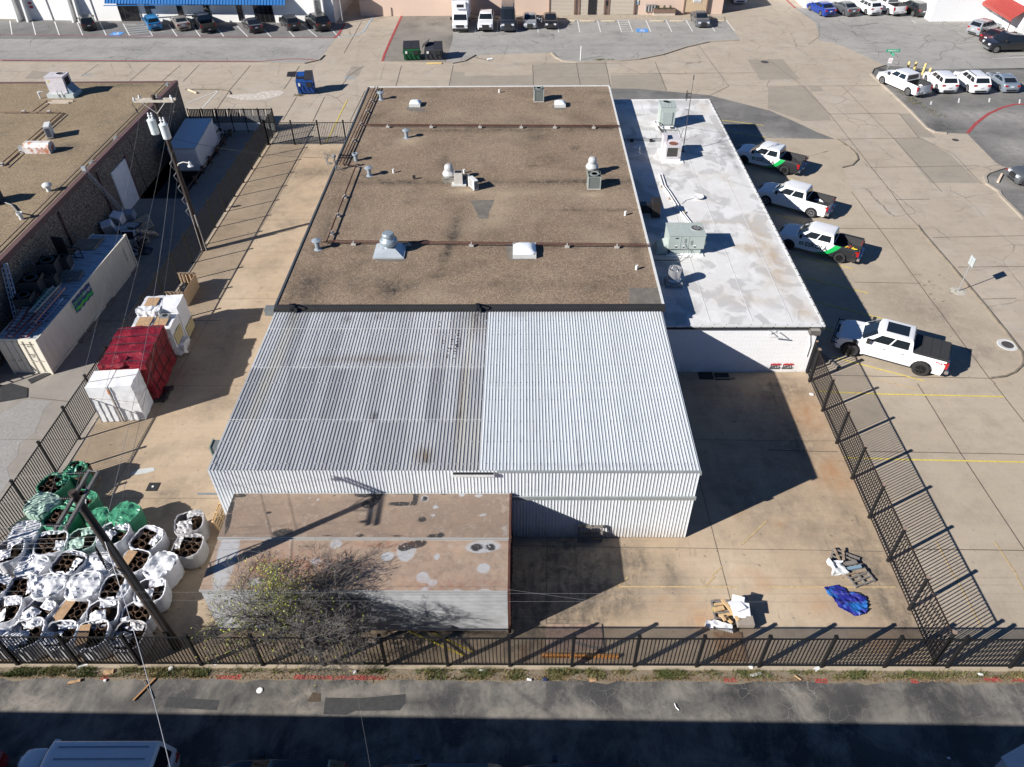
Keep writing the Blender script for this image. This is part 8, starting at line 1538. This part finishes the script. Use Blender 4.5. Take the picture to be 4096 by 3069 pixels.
tag(rough_box(-.9, .7, -.5, .5, 0, .12, .1, .12, 5, 2).build('dark_cover', pm('black plastic film', (.02, .02, .022), .4), loc=(-28.6, 48.9, .02), smooth=40), 'black rubber cover lying flat in front of the hand truck', 'cover')
for pts, l in (([(-29.9,34.04),(-29.06,34.8),(-28.74,34.58),(-29.52,33.7)], 'dark flat sheet lying in front of the container doors'), ([(-31.31,33.49),(-30.72,33.7),(-29.52,33.28),(-29.14,32.46),(-30.55,32.05)], 'larger dark sheet in front of the container at the left edge')): 
    cx, cy = sum(p[0] for p in pts)/len(pts), sum(p[1] for p in pts)/len(pts); tag(MB().prism([(x-cx, y-cy) for x, y in pts], 0, .03).build('steel_sheet', pm('dark steel sheet', (.035, .035, .037), .7, var=.3), loc=(cx, cy, .015)), l, 'metal sheet')
# ================================================================ LITTER ALONG THE STREET
def litter(nm, label, cat, x, y, m, sx=.2, sy=.12, rz=0, h=.05, seed=1): tag(rough_box(-sx, sx, -sy, sy, 0, h, .04, .03, seed, 6).build(nm, m, loc=(x, y, .02), smooth=40), label, cat).rotation_euler.z = rz
litter('cardboard_scrap', 'torn tan cardboard lying in the grass below the pallets', 'cardboard', *(-17.17,15.41), card, .2, .1, .2); litter('paper_litter', 'long white paper scrap in the grass at the left', 'litter', *(-18.38,15.66), white, .22, .05, .5); litter('cardboard_scrap', 'narrow tan cardboard strip on the asphalt edge at the left', 'cardboard', *(-18.41,14.99), card, .25, .06, .3)
litter('paper_cup', 'crushed clear cup on the asphalt near the long timber', 'litter', *(-17.17,15.05), foam, .05, .04); tag(MB().bar((0, 0, .04), (.55, .95, .04), .06, .06).build('timber_stick', pm('orange brown stick', (.42, .22, .09), .8), loc=(*(-15.66,14.21), .01)), 'long orange brown timber lying on the asphalt', 'timber')
tag(MB().tube([(-.35, .75, .03), (-.1, .8, .05), (.05, .6, .05), (.3, .35, .04), (.55, .05, .03)], .015, 5).build('fallen_branch', greywood, loc=(*(-15.45,14.24), .01)), 'thin fallen branch crossing the orange timber', 'branch')
tag(MB().lathe((0, 0, 0), [(.11, 0), (.12, .02), (.08, .08), (0, .1)], 16).build('paper_plate', white, loc=(*(-14.62,15.59), .03)), 'round white plate in the grass under the silver cable', 'litter'); tag(MB().lathe((0, 0, 0), [(.12, 0), (.13, .02), (.1, .03)], 16).build('paper_plate', white, loc=(*(-10.67,14.67), .012)), 'round white plate on the asphalt left of the pothole', 'litter')
tag(MB().lathe((0, 0, 0), [(.1, 0), (.11, .03), (.06, .09), (0, .1)], 16).build('paper_plate', white, loc=(*(9.53,15.77), .05)), 'round white lid at the foot of the street fence on the right', 'litter'); litter('plastic_bag', 'crumpled clear bag on the kerb left of the tree', 'litter', *(-12.88,15.79), foam, .2, .06, .1, seed=5)
litter('white_carton', 'small white carton by the red painted edge', 'litter', *(-6.91,15.46), foam, .06, .07, .4); litter('cardboard_scrap', 'square of pale cardboard at the asphalt edge in the middle', 'cardboard', *(2.92,15.17), card, .13, .08, .2); litter('blue_rag', 'small dark blue rag in the dry leaves', 'litter', *(0.94,15.18), pm('navy rag', (.02, .03, .12), .8), .09, .06); litter('paper_litter', 'white paper scrap in the leaves right of the red paint', 'litter', *(-1.62,15.55), white, .12, .03, 0)
litter('paper_litter', 'bright scrap lying in the verge left of the blue rag', 'litter', *(0.31,15.16), foam, .09, .04); litter('white_tangle', 'tangle of white film below the right part of the street fence', 'litter', *(9.63,15.43), foam, .25, .05, .2, seed=8); tag(MB().tube([(0, 0, .02), (.03, -.15, .03), (.13, -.27, .02)], .022, 6).build('plastic_strip', white, loc=(*(6.12,14.2), .01)), 'curved white plastic strip on the sunlit asphalt', 'litter')
litter('paper_litter', 'pale scrap on the kerb strip at the far right', 'litter', *(12.22,15.69), foam, .12, .07, .6); litter('paper_litter', 'white crumpled litter on the verge near the corner post', 'litter', *(18.84,15.47), foam, .08, .04, 0); litter('paper_litter', 'tiny white scrap in the shaded roadway at the right', 'litter', *(16.11,12.13), white, .05, .03); litter('wood_chip', 'thin pale wood chip at the orange paint on the right', 'litter', *(11.32,15.29), wood2, .13, .02, -.6)
litter('paper_litter', 'flattened white paper on the street concrete beyond the far kerb', 'litter', *(-3.68,92.35), white, .35, .2, .5); litter('wire_coil', 'white coil at the foot of the round post fence', 'litter', *(16.95,32.68), white, .09, .08)
po = MB().prism([(-8.64,14.22),(-8.49,14.61),(-8.15,14.56),(-8.1,14.22),(-8.45,14.2)], .005, .011); po.build('pothole', pm('pothole earth', (.09, .065, .045), .95, var=.4, scale=8), kind='structure')
# ================================================================ TREE
def tree(seed):
    q = random.Random(seed); base = Vector((-9.0, 16.35, 0)); t = thing('tree', 'nearly bare tree with a few yellow green leaves growing between trailer and street fence', 'tree', base)
    B = MB(); Lf = MB(); tips = []
    def seg(a, b, r0, r1, n=4): B.cyl(a, b, r0, r1, n, cap=False)
    def grow(p, d, L, r, depth):
        n = 3 if depth > 3 else 2; a = p
        for i in range(n):
            d = (d+Vector((q.gauss(0, .14), q.gauss(0, .14), q.gauss(0, .1)-(.03 if depth < 3 else -.02)))).normalized(); b_ = a+d*L/n; r2 = max(.0048, r*.88)
            seg(a, b_, r, r2, 6 if depth > 3 else 3); a = b_; r = r2
            if depth > 0 and i < n-1:
                s = (d+Vector((q.gauss(0, .7), q.gauss(0, .7), q.gauss(0, .45)))).normalized(); grow(a, s, L*q.uniform(.5, .75), r*.5, depth-1)
        if depth == 0: tips.append(a); return
        for k in range(q.choice((2, 3, 3)) if depth > 1 else 3):
            s = (d+Vector((q.gauss(0, .5), q.gauss(0, .5), q.gauss(0, .35)))).normalized(); grow(a, s, L*q.uniform(.6, .82), r*.62, depth-1)
        if depth < 3: tips.append(a)
    o0 = Vector((0, 0, 0)); f0 = Vector((.1, -.05, 1.9)); seg(o0, Vector((.03, 0, 1)), .17, .14, 10); seg(Vector((.03, 0, 1)), f0, .14, .12, 10)
    dirs = [(-1, .1, .6), (-.6, .7, .7), (0, .9, .9), (.7, .6, .7), (1, 0, .45), (.7, -.6, .5), (.1, -.5, .9), (-.6, -.4, .7), (.3, .3, 1.2), (-.2, -.1, 1.3), (1, .3, .8), (-1, -.1, .3), (1, -.1, .25)]
    for dx, dy, dz in dirs:
        d = Vector((dx, dy, dz)).normalized(); grow(f0, d, q.uniform(1.05, 1.5), .07, 5)
    print('TREE', len(B.v)); B.build('trunk', pm('bark', (.12, .108, .1), .85, var=.25, scale=3), t)
    for p in tips:
        w_ = base+p; g = math.exp(-(((w_.x+9.6)/.8)**2+((w_.y-16.8)/.9)**2))*.22+(.04 if w_.x < -10.5 else .006)
        for k in range(9):
            if q.random() < g*.6:
                c = p+Vector((q.gauss(0, .07), q.gauss(0, .07), q.gauss(0, .07))); a = Vector((q.gauss(0, 1), q.gauss(0, 1), q.gauss(0, .6))).normalized()*q.uniform(.03, .05); b_ = a.cross(Vector((q.gauss(0, 1), q.gauss(0, 1), q.gauss(0, 1)))).normalized()*a.length*.6
                Lf.add([c-a, c+b_, c+a, c-b_], [(0, 1, 2, 3)])
    lm = NT('yellow green leaves', .6); lm.col(lm.mix(lm.step(lm.noise(3, 2, vec=lm.P(obj=True)), .4, .6), (.16, .22, .02), (.42, .42, .06))); Lf.build('foliage', lm.m, t); print('tree', len(B.v), len(Lf.f)); return t
tree(5)
